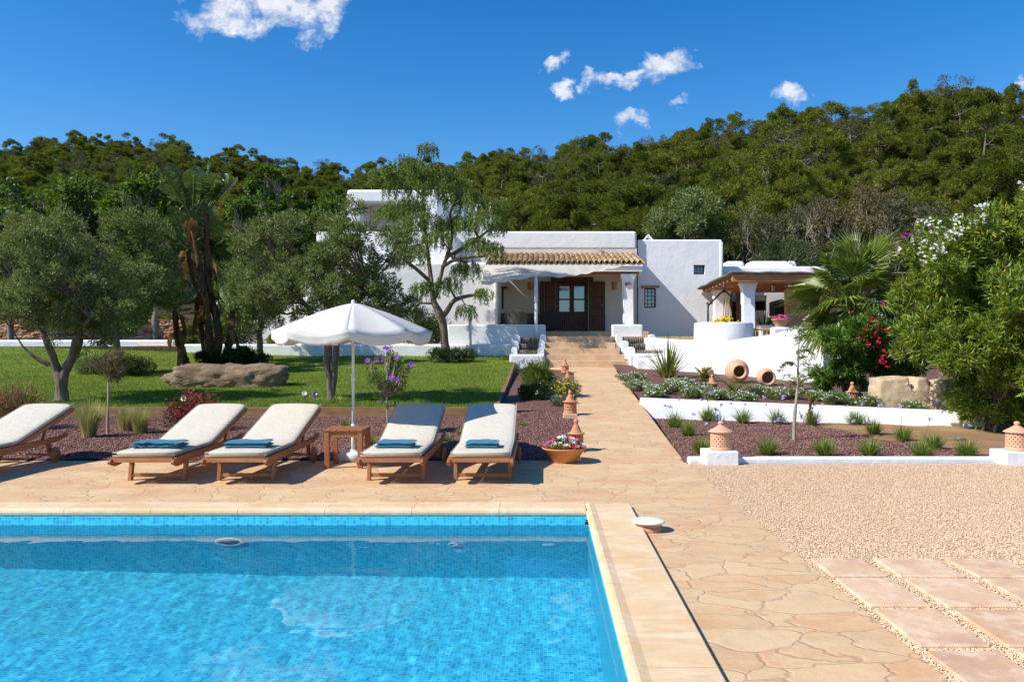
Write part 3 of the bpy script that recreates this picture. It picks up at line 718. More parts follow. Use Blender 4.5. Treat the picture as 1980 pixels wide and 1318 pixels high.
# doors: glazed double door, frame, lintel and open shutters
dc = (dX0+dX1)/2
def door_leaf(x0, x1, hinge):
    leaf = MB(); y = 32.26
    zb, zm, zk, ztp = ZF+.02, PZ(604, 32), PZ(578, 32), dZ1-.1
    st = .09
    for (a, b) in ((x0, x0+st), (x1-st, x1)): leaf.box(a, b, y, y+.05, zb, ztp)
    for (a, b) in ((zb, zb+.12), (zm-.05, zm+.05), (zk-.03, zk+.03), (ztp-.09, ztp)): leaf.box(x0+st, x1-st, y+.003, y+.047, a, b)
    for i in range(5): leaf.box(x0+st+i*(x1-x0-2*st)/5+.006, x0+st+(i+1)*(x1-x0-2*st)/5-.006, y+.012, y+.035, zb+.12, zm-.05)
    o = hb(leaf, "door", MATS["dark_wood"])
    g = MB(); g.box(x0+st, x1-st, y+.02, y+.028, zm+.05, ztp-.09); gg = g.build("pane", glass.m, o)
    h = MB(); hx = x1-.04 if hinge < 0 else x0+.04; h.tube([(hx, y-.0, zm+.15), (hx, y-.05, zm+.15), (hx+.09*(1 if hinge > 0 else -1), y-.05, zm+.15)], .012, 6); h.build("door_handle", MATS["iron"], o)
    return o
door_leaf(dX0+.05, dc-.005, -1); door_leaf(dc+.005, dX1-.05, 1)
m = MB()
for (a, b) in ((dX0, dX0+.05), (dX1-.05, dX1)): m.box(a, b, 32.2, 32.34, ZF, dZ1-.1)
m.box(dX0, dX1, 32.2, 32.34, dZ1-.1, dZ1); hb(m, "door_frame", MATS["dark_wood"])
m = MB(); m.box(PX(1065, 31.95), PX(1147, 31.95), 31.93, 32.3, PZ(544, 32), PZ(537, 32)+.02); hb(m, "lintel", MATS["dark_wood"], .015)
def shutter(x0, x1):
    m = MB(); zb, zt2 = ZF+.05, PZ(544.5, 32)
    for (a, b) in ((x0, x0+.08), (x1-.08, x1)): m.box(a, b, 31.9, 31.95, zb, zt2)
    for (a, b) in ((zb, zb+.12), (zb+.55, zb+.63), (zb+1.32, zb+1.4), (zt2-.1, zt2)): m.box(x0+.08, x1-.08, 31.903, 31.947, a, b)
    for i in range(4): m.box(x0+.08+i*(x1-x0-.16)/4+.004, x0+.08+(i+1)*(x1-x0-.16)/4-.004, 31.915, 31.94, zb+.12, zt2-.1)
    o = hb(m, "shutter", MATS["dark_wood"])
    h = MB(); h.bar((x0+.03, 31.88, zb+.95), (x1-.03, 31.88, zb+.95), .02, .035); h.build("iron_strap", MATS["iron"], o)
    return o
shutter(PX(1043, 31.9), PX(1074.5, 31.9)); s2 = shutter(PX(1138.5, 31.9), PX(1170, 31.9))
h = MB(); c = P(1166, 590, 31.86); h.tube([c, c+Vector((-.1, -.02, -.02))], .015, 6); h.build("latch", MATS["grey_steel"], s2)
def window(x0, x1, z0, z1, y, bars=(2, 3)):
    m = MB(); f = .05
    m.box(x0, x0+f, y, y+.06, z0, z1); m.box(x1-f, x1, y, y+.06, z0, z1); m.box(x0+f, x1-f, y, y+.06, z0, z0+f); m.box(x0+f, x1-f, y, y+.06, z1-f, z1)
    o = hb(m, "window", MATS["dark_wood"])
    g = MB(); g.box(x0+f, x1-f, y+.03, y+.036, z0+f, z1-f); g.build("pane", glass.m, o)
    g = MB()
    for i in range(1, bars[0]+1): xx = lerp(x0, x1, i/(bars[0]+1)); g.tube([(xx, y-.05, z0), (xx, y-.05, z1)], .009, 5)
    for i in range(1, bars[1]+1): zz = lerp(z0, z1, i/(bars[1]+1)); g.tube([(x0, y-.05, zz), (x1, y-.05, zz)], .009, 5)
    g.build("window_grille", MATS["iron"], o)
window(w1[0], w1[1], w1[2], w1[3], 32.38); window(w2[0], w2[1], w2[2], w2[3], 32.26, (2, 4)); window(wX0, wX1, wZ0, wZ1, 32.26, (1, 2))
m = MB(); m.bar((PX(1240, 32.1), 32.16, PZ(555, 32.1)), (PX(1276, 32.1), 32.16, PZ(554, 32.1)), .16, .09); hb(m, "lintel", MATS["rafter_wood"], .02)
m = MB(); m.bar((PX(952, 32), 31.97, PZ(556, 32)), (PX(982, 32), 31.97, PZ(556, 32)), .12, .08); hb(m, "lintel", MATS["dark_wood"], .02)
for px in (1026, 1189):
    c = P(px, 553, 31.9); m = MB()
    vs = []; fs = []
    for (r, z) in ((.10, -.15), (.12, .16)):
        for k in range(9): a = PI*k/8; vs.append((c.x-r*math.cos(a), 31.99-r*.9*math.sin(a), c.z+z))
    for k in range(8): fs.append((k, k+1, 10+k, 9+k))
    m.add(vs, fs, True); hb(m, "wall_lamp", MATS["terracotta"])
# red and white alarm plate on the column
m = MB(); c = P(1215, 549.5, 29.07); m.box(c.x-.11, c.x+.09, 29.065, 29.09, c.z-.065, c.z+.065); pl = hb(m, "sign_plate", simple("sign_pink", (.72, .52, .52), .5, .05))
m = MB(); m.box(c.x-.11, c.x-.065, 29.055, 29.064, c.z-.065, c.z+.065); m.build("sign_band", simple("sign_dark", (.12, .01, .012), .5), pl)
m = MB()
for zz in (.05, -.012): m.box(c.x-.065, c.x+.085, 29.055, 29.064, c.z+zz-.014, c.z+zz+.012)
m.build("sign_band", simple("sign_red", (.55, .04, .05), .5), pl)

# awning between porch and its posts
sail = thing("sail_awning", "cream cloth sail awning stretched from the porch roof to white posts", "awning", (0, 28, ZF))
nx_, ny_ = 90, 14; vs = []; fs = []
ax0, ax1 = PX(938, 29), PX(1222, 29)
for j in range(ny_+1):
    v = j/ny_
    for i in range(nx_+1):
        u = i/nx_
        x = lerp(ax0, ax1, u); zt_ = PZ(513, 28.98); y = 28.93
        # front hem: from the low left corner up to the right end of the porch
        hx = lerp(PX(930, 27.3), PX(1215, 28.9), u); hy = lerp(27.3, 28.88, sstep(.0, 1, u)); hp = lerp(552, 533, min(1, u/.40)) if u < .40 else 533+3*math.sin((u-.40)/.2*PI)*(u < .6) - (22*((u-.6)/.4)**1.2 if u > .6 else 0)
        hz = PZ(hp, hy); px_ = lerp(x, hx, v); py_ = lerp(y, hy, v)
        z = lerp(zt_, hz, v)-.10*math.sin(PI*v)*min(1, (1-u)*3)
        fold = .085*math.sin(u*58-v*5.5+1.2*math.sin(u*9))*min(1, v*2.2)*(1-.3*v)*(1-u*.5)
        vs.append((px_, py_-28+fold, z-ZF+fold*.6))
for j in range(ny_):
    for i in range(nx_): k = j*(nx_+1)+i; fs.append((k, k+1, k+nx_+2, k+nx_+1))
t = newmat("awning_cloth"); setb(t, (.82, .77, .68), .9, .1, t.bump(t.noise(opos(t), 30, 3), .1, .004))
tr = t.n("BsdfTranslucent"); t.put(tr.inputs[0], (.88, .82, .70)); mx = t.n("MixShader"); mx.inputs[0].default_value = .42
t.L.new(t.b.outputs[0], mx.inputs[1]); t.L.new(tr.outputs[0], mx.inputs[2]); t.L.new(mx.outputs[0], t.out.inputs[0])
m = MB(); m.add(vs, fs, True); m.build("awning_cloth", MATS["awning_cloth"], sail)
for (px, D, top) in ((1036.5, 27.15, 531), (909, 27.05, 590)):
    if px == 909: sail = thing('white_post', 'lone slim white post in front of the parapet wall by the pepper tree', 'post', (0, 28, ZF))
    m = MB(); a = P(px, top, D); m.tube([(a.x, D-28, 1.1-ZF), (a.x, D-28, a.z-ZF)], .055, 10); m.build("post", MATS["white_paint"], sail)

# garden walls of the house terrace
def gwall(name, label, x0, x1, y0, y1, z0, z1, bevel=.08, cat="garden wall", group=None, m=None, sub=8):
    mb = MB(); c = Vector(((x0+x1)/2, (y0+y1)/2, z0)); mb.box(x0-c.x, x1-c.x, y0-c.y, y1-c.y, 0, z1-z0)
    o = mb.build(name, m or PL, bevel=bevel, seg=4); o.location = c; return tag(o, label, cat, group)
gwall("garden_wall", "long low white wall along the back of the lawn", PX(346, 27.2), PX(992, 27.2), 27.1, 27.5, .5, 1.5)
gwall("garden_wall", "low white wall at the far left behind the lawn, one step taller", -24, PX(347, 28.0), 27.6, 28.1, .6, PZ(657, 28))
gwall("garden_wall", "white parapet wall under the awning, left of the steps", PX(865, 27.6), PX(1055, 27.6), 27.55, 27.9, .9, PZ(627, 27.6), .07)
gwall("garden_wall", "short square white parapet right of the steps", PX(1183, 27.4), PX(1243, 27.4), 27.35, 27.75, .9, PZ(627, 27.4), .06)
# house terrace floor
m = MB(); m.box(PX(1050, 27), 14, 27.15, 32.3, 1.2, 1.76); o = m.build("house_terrace", MATS["flagstone"]); struct(o)
m = MB(); m.box(-14, PX(1050, 27), 27.5, 30, .9, 1.45); o = m.build("side_terrace", MATS["flagstone"]); struct(o)
# steps
st = thing("garden_steps", "broad pale stone steps climbing from the path to the porch", "steps", (1.3, 25.5, z_path(25.45)))
zs_ = [.76, .96, 1.16, 1.36, 1.56, 1.76]; yy = 25.42; L_ = [(1062, 1219), (1054, 1207), (1054, 1198), (1054, 1190), (1054, 1184)]
for i in range(5):
    y0 = 25.45+.34*i; a, b = PX(L_[i][0], y0), PX(L_[i][1], y0)
    m = MB(); m.box(a-1.3, b-1.3, y0-25.5, 27.2-25.5, zs_[i]-.2-st.location.z, zs_[i+1]-st.location.z)
    # butt the steps: each riser block only as deep as its tread
    m = MB(); m.box(a-1.3, b-1.3, y0-25.5, y0+.345-25.5 if i < 4 else 27.3-25.5, -.1, zs_[i+1]-st.location.z); m.build("step", MATS["step_stone"] if "step_stone" in MATS else simple("step_stone", (.62, .42, .25), .8, .16, 3, .3, world=True, bscale=12, dist=.01), st, bevel=.012)
# stepped flower troughs beside the steps
def trough(name, label, x0, x1, sl, flip):
    r = thing(name, label, "planter", ((x0+x1)/2, 25.3, .78), group="stepped planters flanking the steps"); cx = r.location.x
    w = x1-x0
    m = MB(); m.box(-w/2, w/2, 0, .5, -.1, .39); m.build("planter_box", PL, r, bevel=.06, seg=4)
    for i in range(3):
        y = .45+.45*i; zt2 = .42+.21*(i+1); sh = sl*i
        for s in (-1, 1):
            m = MB(); ww = .21; cxx = s*(w/2-.13)+sh+(.0)
            m.box(cxx-ww/2, cxx+ww/2, y, y+.46, -.1, zt2-.1); m.tube([(cxx, y-.004, zt2-.1), (cxx, y+.445, zt2-.1)], ww/2-.003, 14)
            m.build("side_pier", PL, r)
        m = MB(); a, b = -w/2+.23+sh, w/2-.23+sh; n = 13
        for k in range(n):
            xx = lerp(a, b, (k+.5)/n); hr = (b-a)/n*.43
            m.tube([(xx, y+.06, zt2-.33), (xx, y+.06, zt2-.10)], hr, 7)
        m.build("reed_edging", MATS["reed"], r); 
        m = MB(); m.box(a, b, y+.08, y+.46, -.1, zt2-.16); m.build("soil", MATS["earth_dark"], r)
    return r
simple("reed", (.20, .16, .115), .8, .4, 20, .3); simple("earth_dark", (.09, .06, .04), .95, .3, 20)
trough("stepped_planter", "white stepped planter with reed edging, left of the steps", PX(985, 25.3), PX(1053.5, 25.3), .035, 1)
trough("stepped_planter", "white stepped planter with reed edging, right of the steps", PX(1217, 25.3), PX(1300, 25.3), -.16, 1)
# walls on the right of the steps
def curvewall(name, label, pts, th, zb, m=PL):
    """pts: (x, y, top); a wall with a rounded top following them"""
    mb = MB(); vs = []; fs = []; n = len(pts); prof = []
    K = 8; r = th/2
    for i, (x, y, tz) in enumerate(pts):
        a = Vector(pts[max(0, i-1)][:2]); b = Vector(pts[min(n-1, i+1)][:2]); d = (b-a).normalized(); nn = Vector((-d.y, d.x))
        ring = [(-r, zb-tz)]+[(-r*math.cos(PI*k/K), -r*.62+r*.62*math.sin(PI*k/K)) for k in range(K+1)]+[(r, zb-tz)]
        for (o_, z) in ring: vs.append((x+nn.x*o_, y+nn.y*o_, tz+z))
    q = K+3
    for i in range(n-1):
        for k in range(q-1): fs.append((i*q+k, i*q+k+1, (i+1)*q+k+1, (i+1)*q+k))
    mb.add(vs, fs, True); mb.add([vs[k] for k in range(q)], [tuple(range(q))]); mb.add([vs[(n-1)*q+k] for k in range(q)], [tuple(reversed(range(q)))])
    return tag(mb.build(name, m), label, "garden wall")
def smoothpts(keys, n=24):
    out = []
    for i in range(n+1):
        t_ = i/n*(len(keys)-1); k = min(int(t_), len(keys)-2); f = t_-k
        p0, p1, p2, p3 = [Vector(keys[max(0, min(len(keys)-1, j))]) for j in (k-1, k, k+1, k+2)]
        out.append(tuple(.5*((2*p1)+(-p0+p2)*f+(2*p0-5*p1+4*p2-p3)*f*f+(-p0+3*p1-3*p2+p3)*f**3)))
    return out
def K3(px, pyt, D): p = P(px, pyt, D); return (p.x, p.y, p.z)
curvewall("retaining_wall", "tall white curved retaining wall sweeping up behind the terracotta jars", smoothpts([K3(1232, 692, 24.0), K3(1262, 690, 23.9), K3(1341, 674, 23.0), K3(1422, 656, 22.1), K3(1491, 647, 21.2), K3(1530, 638, 20.6), K3(1600, 634, 19.7)]), .34, .2)
curvewall("retaining_wall", "white terrace wall curving away right of the steps at the foot of the well", smoothpts([K3(1248, 652, 26.4), K3(1300, 655, 26.0), K3(1345, 657, 25.6), K3(1470, 658, 25.0), K3(1560, 655, 25)]), .3, .6)
gwall("garden_wall", "low white box wall between the right planter and the spiky plant", PX(1226, 24.9), PX(1300, 24.9), 24.55, 25.2, .5, PZ(683, 24.9), .1)
gwall("garden_wall", "white wall carrying the flower bowls in front of the outdoor kitchen", PX(1493, 24.2), PX(1750, 24.2), 24.1, 24.5, .6, PZ(632, 24.2), .08)
# low white wall between the two right beds, running slightly towards the camera
curvewall("garden_wall", "long white retaining wall between the lava bed and the daisy bed", [(x, wallD(x), wallT(x)) for x in [1.98+i*(8.3-1.98)/14 for i in range(15)]], .28, -.2)
# kerb and its two piers
gwall("kerb", "low white kerb between the gravel yard and the lava bed", 1.83, 9.6, 10.02, 10.16, -.1, .075, .03, "kerb")
gwall("pier", "small white pier under the lattice lantern, left end of the kerb", PX(1365, 9.9), PX(1428, 9.9), 9.88, 10.27, -.1, .165, .015, "pier")
gwall("pier", "small white pier under the lantern at the right edge of the photo", PX(1941, 9.9), PX(2004, 9.9), 9.84, 10.23, -.1, .165, .015, "pier")
sb = thing("outlet_box", "small square white outlet box on the low white wall", "outlet box", (PX(1845, 14.2), wallD(5.2)-.2, .16)); sb.location = (PX(1846, 14.27), wallD(PX(1846, 14.27))-.145, .155)
m = MB(); m.box(-.085, .085, -.05, 0, -.08, .08); m.build("cover", MATS["white_plastic"], sb, bevel=.01); m = MB(); m.box(-.065, .065, -.058, -.05, -.06, .06); m.build("lid", MATS["white_plastic"], sb, bevel=.004)
sb.rotation_euler = (0, 0, math.atan(-.313))
# rubble stone wall at the far left
t = newmat("rubble"); p = wpos(t)
q = t.vmath('MULTIPLY', p, (1, 1, 2.6)); q = t.vmath('ADD', q, t.vmath('SCALE', t.noise(q, 1.5, 2, out=1), .5))
v1 = t.n("TexVoronoi", {"feature": 'DISTANCE_TO_EDGE'}, Scale=2.6); t.put(v1.inputs["Vector"], q); v2 = t.n("TexVoronoi", {"feature": 'F1'}, Scale=2.6); t.put(v2.inputs["Vector"], q)
s_ = t.n("SeparateColor"); t.put(s_.inputs[0], v2.outputs["Color"])
c = t.ramp(s_.outputs[0], [(0, (.30, .14, .08)), (.4, (.46, .23, .13)), (.7, (.56, .33, .2)), (1, (.50, .36, .26))])
c = t.mix(t.ramp(v1.outputs[0], [(0., 1.), (.09, 0.)]), c, (.10, .05, .03)); setb(t, c, .9, .1, t.bump(v1.outputs[0], 1., .1))
mb = MB(); n = 110
vs = []; fs = []; x0, x1 = -27, PX(352, 31)
for j in range(13):
    for i in range(n+1):
        x = lerp(x0, x1, i/n); z = lerp(1.2, PZ(618, 31)+.08*noise.noise(Vector((x*1.2, 0, 0))), j/12); vs.append((x, 31+.07*noise.noise(Vector((x*3, z*6, 0))), z))
for j in range(12):
    for i in range(n): k = j*(n+1)+i; fs.append((k, k+1, k+n+2, k+n+1))
top = 12*(n+1); vs2 = [(vs[top+i][0], 31.6, vs[top+i][2]) for i in range(n+1)]; k0 = len(vs); vs += vs2
for i in range(n): fs.append((top+i, top+i+1, k0+i+1, k0+i))
mb.add(vs, fs); tag(mb.build("rubble_wall", MATS["rubble"]), "reddish dry stone wall behind the lawn at the far left", "stone wall")

# well
wl = thing("well", "round white plastered well with yellow flowers on its rim", "well", (P(1399, 640, 25.8).x, 25.8, 1.6)); wr = 56*25.8/1540
m = MB(); zt2 = PZ(622.5, 25)-1.6; m.lathe([(wr+.02, -.3), (wr, zt2-.05), (wr-.03, zt2), (wr-.25, zt2), (wr-.28, zt2-.05), (wr-.28, .1)], sides=48); m.build("well_wall", PL, wl)
def wl_tube(pts, r, nm, m_=None):
    m = MB(); m.tube([Vector(p)-wl.location for p in pts], r, 8); return m.build(nm, m_ or MATS["iron"], wl)
wl_tube([P(1369, 624, 25.2), P(1369, 588, 25.2)], .03, "iron_post"); wl_tube([P(1366, 587, 25.2), P(1369, 585, 25.2), P(1370, 590, 25.2), P(1400, 560, 25.8)], .03, "iron_arm")
wl_tube([P(1400, 560, 25.8), P(1432, 590, 26.4), P(1432, 622, 26.4)], .03, "iron_arm"); wl_tube([P(1400, 548, 25.8), P(1400, 566, 25.8)], .05, "pulley")

# ------------------------------------------------------------------ outdoor kitchen
kit = thing("outdoor_kitchen", "open outdoor kitchen under a wooden beamed roof beside the house", "pavilion", (8, 29, 1.76)); KL = kit.location
def kb(m, name, mat, bevel=0, seg=2): o = m.build(name, mat, kit, bevel, seg); o.location = -KL; return o
X0, X1 = PX(1396, 33), PX(1680, 33)
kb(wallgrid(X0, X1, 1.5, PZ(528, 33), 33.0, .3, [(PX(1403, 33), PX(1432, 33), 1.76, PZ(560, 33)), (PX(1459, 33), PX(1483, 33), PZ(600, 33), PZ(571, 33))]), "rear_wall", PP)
m = MB(); m.box(PX(1403, 33)-.1, PX(1483, 33)+.3, 33.9, 34, 1.5, 4.3); kb(m, "rear_wall", MATS["dark_wood"])
m = MB(); m.box(X0, X1, 33.3, 37, 3.3, PZ(514.5, 33.3)); kb(m, "roof_block", PL, .12, 4)
for (a, b) in ((1400, 1436), (1446, 1536)): m = MB(); m.box(PX(a, 35), PX(b, 35), 34.6, 35.6, 3.5, PZ(506, 35)); kb(m, "parapet", PL, .16, 5)
for (a, b) in ((1404, 1417), (1424, 1431)): m = MB(); m.box(PX(a, 32.9), PX(b, 32.9), 32.96, 33.02, 1.76, PZ(562, 33)); kb(m, "door_leaf", MATS["beam_wood_y"])
# columns
for (px, D, top, w) in ((1446, 27.2, 545, .42), (1389, 30.8, 560, .38), (1700, 27.2, 545, .42)):
    o = column(PX(px, D), D, 1.76, PZ(top, D), w, .42, par=None); kb(o, "column", PL, .03, 2)
m = MB(); m.tube([(PX(1452, 27), 27.0, PZ(537, 27)), (PX(1394, 30.8), 31.2, PZ(552, 31))], [.2, .17], 12); kb(m, "beam", MATS["beam_wood_y"])
m = MB(); m.tube([(PX(1430, 27.2), 27.35, PZ(536, 27.2)), (PX(1745, 27.2), 27.35, PZ(536, 27.2))], .2, 12); kb(m, "beam", MATS["rafter_wood"])
lx = PX(1417, 26.6)
for i in range(9):
    y = 26.75+i*.6; z = PZ(524, 26.6)-.16-.012*i
    m = MB(); m.box(lx-.0, X1, y, y+.13, z-.13, z); kb(m, "rafter", MATS["rafter_wood"], .01)
m = MB(); m.box(lx-.02, X1, 26.55, 26.7, PZ(524, 26.6)-.36, PZ(524, 26.6)-.09); kb(m, "fascia", MATS["rafter_wood"], .015)
mb = MB(); vs = []; fs = []; nn = 60
for j in range(8):
    for i in range(nn+1):
        x = lerp(lx-.12, X1, i/nn); y = lerp(26.45, 32.1, j/7); z = PZ(524, 26.6)-.03-.02*j+.05*noise.noise(Vector((x*1.6, y, 0)))+.0*i
        vs.append((x, y, z))
N1 = len(vs); vs += [(a, b, c-.07) for a, b, c in vs]
for j in range(7):
    for i in range(nn): k = j*(nn+1)+i; fs += [(k, k+1, k+nn+2, k+nn+1), (N1+k, N1+k+nn+1, N1+k+nn+2, N1+k+1)]
for i in range(nn): fs.append((i, N1+i, N1+i+1, i+1))
for j in range(7): k = j*(nn+1); fs.append((k, k+nn+1, N1+k+nn+1, N1+k))
mb.add(vs, fs, True); kb(mb, "roof_sheet", MATS["weathered_roof"])
# stone faced wall, hood, counter
t = newmat("kitchen_stone"); p = wpos(t); v2 = t.n("TexVoronoi", {"feature": 'F1'}, Scale=7.); t.put(v2.inputs["Vector"], p); v1 = t.n("TexVoronoi", {"feature": 'DISTANCE_TO_EDGE'}, Scale=7.); t.put(v1.inputs["Vector"], p)
s_ = t.n("SeparateColor"); t.put(s_.inputs[0], v2.outputs["Color"]); c = t.ramp(s_.outputs[0], [(0, (.42, .25, .14)), (.4, (.62, .43, .26)), (.75, (.70, .50, .32)), (1, (.5, .3, .2))]); c = t.mix(t.ramp(v1.outputs[0], [(0., .8), (.08, 0.)]), c, (.68, .5, .33)); setb(t, c, .9, .1, t.bump(v1.outputs[0], .8, .04))
m = MB(); m.box(PX(1524, 30), PX(1700, 30), 30, 30.5, 1.76, 4.0); kb(m, "stone_wall", MATS["kitchen_stone"])
m = MB(); m.prismY([(PX(1497, 31.5), PZ(610, 31.5)), (PX(1523, 31.5), PZ(610, 31.5)), (PX(1523, 31.5), PZ(582, 31.5)), (PX(1510, 31.5), PZ(578.5, 31.5)), (PX(1497, 31.5), PZ(583, 31.5))], 31.4, 32.2); kb(m, "oven_hood", MATS["iron"])
m = MB(); m.box(PX(1497, 31.3), PX(1523, 31.3), 31.2, 32.3, 1.76, PZ(612, 31.3)); kb(m, "oven", MATS["grey_steel"], .02)
m = MB(); m.box(PX(1470, 29), PX(1496, 29), 29, 29.6, 1.76, PZ(628, 29)); kb(m, "counter", PL, .02)
# curtain, hanging lanterns
m = MB(); vs = []; fs = []
for j in range(9):
    for i in range(13):
        u_, v_ = i/12, j/8; w_ = .32*(1-.45*math.sin(PI*min(1, v_*1.1))**2); vs.append((PX(1406, 30)+(u_-.5)*w_, 30+.03*math.sin(u_*22), lerp(PZ(562, 30), PZ(612, 30), v_)))
for j in range(8):
    for i in range(12): k = j*13+i; fs.append((k, k+1, k+14, k+13))
m.add(vs, fs, True); kb(m, "curtain", MATS["awning_cloth"])
for (px, py, D) in ((1495, 556, 28.6), (1527.5, 548, 27.6)):
    c = P(px, py, D); lan = thing("hanging_lantern", "black iron lantern hanging " + ("under the kitchen roof left of the stone wall" if px < 1500 else "under the kitchen roof in front of the stone wall"), "lantern", c)
    m = MB(); m.lathe([(.0, .22), (.02, .2), (.12, .12), (.12, .1), (.0, .1)], sides=4); m.lathe([(.1, -.14), (.1, -.16), (0, -.16)], sides=4); m.tube([(0, 0, .2), (0, 0, .42)], .008, 5)
    for k in range(4): a = k*PI/2; m.tube([(.095*math.cos(a), .095*math.sin(a), -.15), (.095*math.cos(a), .095*math.sin(a), .11)], .009, 5)
    m.build("iron_frame", MATS["iron"], lan); m = MB(); m.lathe([(.07, -.13), (.07, .08)], sides=8); m.build("lantern_glass", simple("milk_glass", (.7, .7, .66), .3) if px < 1500 else MATS["milk_glass"], lan)
# balustrade
m = MB(); bal = thing("balustrade", "short terracotta balustrade with tiled cap between well and bowl wall", "balustrade", P(1474, 655, 25.6)); BL = bal.location
m.box(PX(1456, 25.5)-BL.x, PX(1492, 25.5)-BL.x, -.1, .1, PZ(639, 25.5)-BL.z, PZ(634.5, 25.5)-BL.z); m.build("cap", MATS["terracotta_roof"], bal, bevel=.02)
for px in (1459.5, 1466, 1480, 1489): m = MB(); m.box(PX(px-2, 25.5)-BL.x, PX(px+2, 25.5)-BL.x, -.05, .05, -.3, PZ(639.5, 25.5)-BL.z); m.build("baluster", MATS["terracotta_orange"], bal)
# wicker armchairs on the porch
def wicker(px, D, w, label, col, rz=0):
    r = thing("wicker_armchair", label, "armchair", (PX(px, D), D, ZF), rz, "wicker seats on the porch")
    t = MATS.get(col)
    vs = []; fs = []; n = 28; rows_ = 12
    for j in range(rows_+1):
        for i in range(n+1):
            a = -PI*.15+PI*1.3*i/n; z = .08+.72*j/rows_; rr2 = w/2*(.82+.22*(j/rows_)); h_ = 1 if j < rows_ else 1
            fr_ = 1-.28*abs(math.cos(a))**2*(j/rows_); vs.append((rr2*math.cos(a+PI)*1., -rr2*math.sin(a+0)*.9, .06+(z-.06)*fr_))
    for j in range(rows_):
        for i in range(n): k = j*(n+1)+i; fs.append((k, k+1, k+n+2, k+n+1))
    m = MB(); m.add(vs, fs, True); o = m.build("wicker_shell", t, r); so = o.modifiers.new("s", "SOLIDIFY"); so.thickness = .05
    m = MB(); m.lathe([(0, .3), (w*.38, .3), (w*.4, .36), (w*.36, .42), (0, .43)], sides=20); m.build("seat_cushion", simple("dark_cushion", (.12, .10, .07), .9) if "dark_cushion" not in MATS else MATS["dark_cushion"], r)
    return r
t = newmat("wicker"); p = opos(t); wv = t.n("TexWave", {"wave_type": 'BANDS', "bands_direction": 'X'}, Scale=9.); t.put(wv.inputs["Vector"], p); c = t.mix(wv.outputs["Fac"], (.06, .055, .045), (.30, .27, .21)); setb(t, c, .7, .2, t.bump(wv.outputs["Fac"], .8, .02))
t = newmat("wicker_dark"); p = opos(t); wv = t.n("TexWave", Scale=12.); t.put(wv.inputs["Vector"], p); c = t.mix(wv.outputs["Fac"], (.015, .014, .012), (.05, .045, .035)); setb(t, c, .7, .2)
wicker(998, 29.6, .9, "light grey wicker armchair on the porch seen from behind", "wicker")
wicker(1066, 29.6, .85, "dark wicker armchair on the porch in front of the left shutter", "wicker_dark")
m = MB(); m.box(-.9, .9, -.4, .4, 0, .38); s_o = thing("bench", "low dark cushioned bench against the porch wall left of the door", "bench", (PX(1000, 31), 31.2, ZF))
m = MB(); m.box(-1.3, 1.3, -.35, .35, 0, .36); m.build("seat_base", MATS["wicker_dark"], s_o, bevel=.03); m = MB(); m.box(-1.3, 1.3, .2, .38, .37, .75); m.build("back_cushion", MATS["dark_cushion"], s_o, bevel=.06)
# white goal-like pole frame at the upper left roof
pf = thing("roof_pole", "thin white pole frame standing on the left roof terrace", "pole", P(635, 424, 36)); m = MB(); m.tube([(0, 0, -.6), (0, 0, .88), (.42, 0, .84)], .05, 8); m.build("pole_frame", MATS["white_paint"], pf)
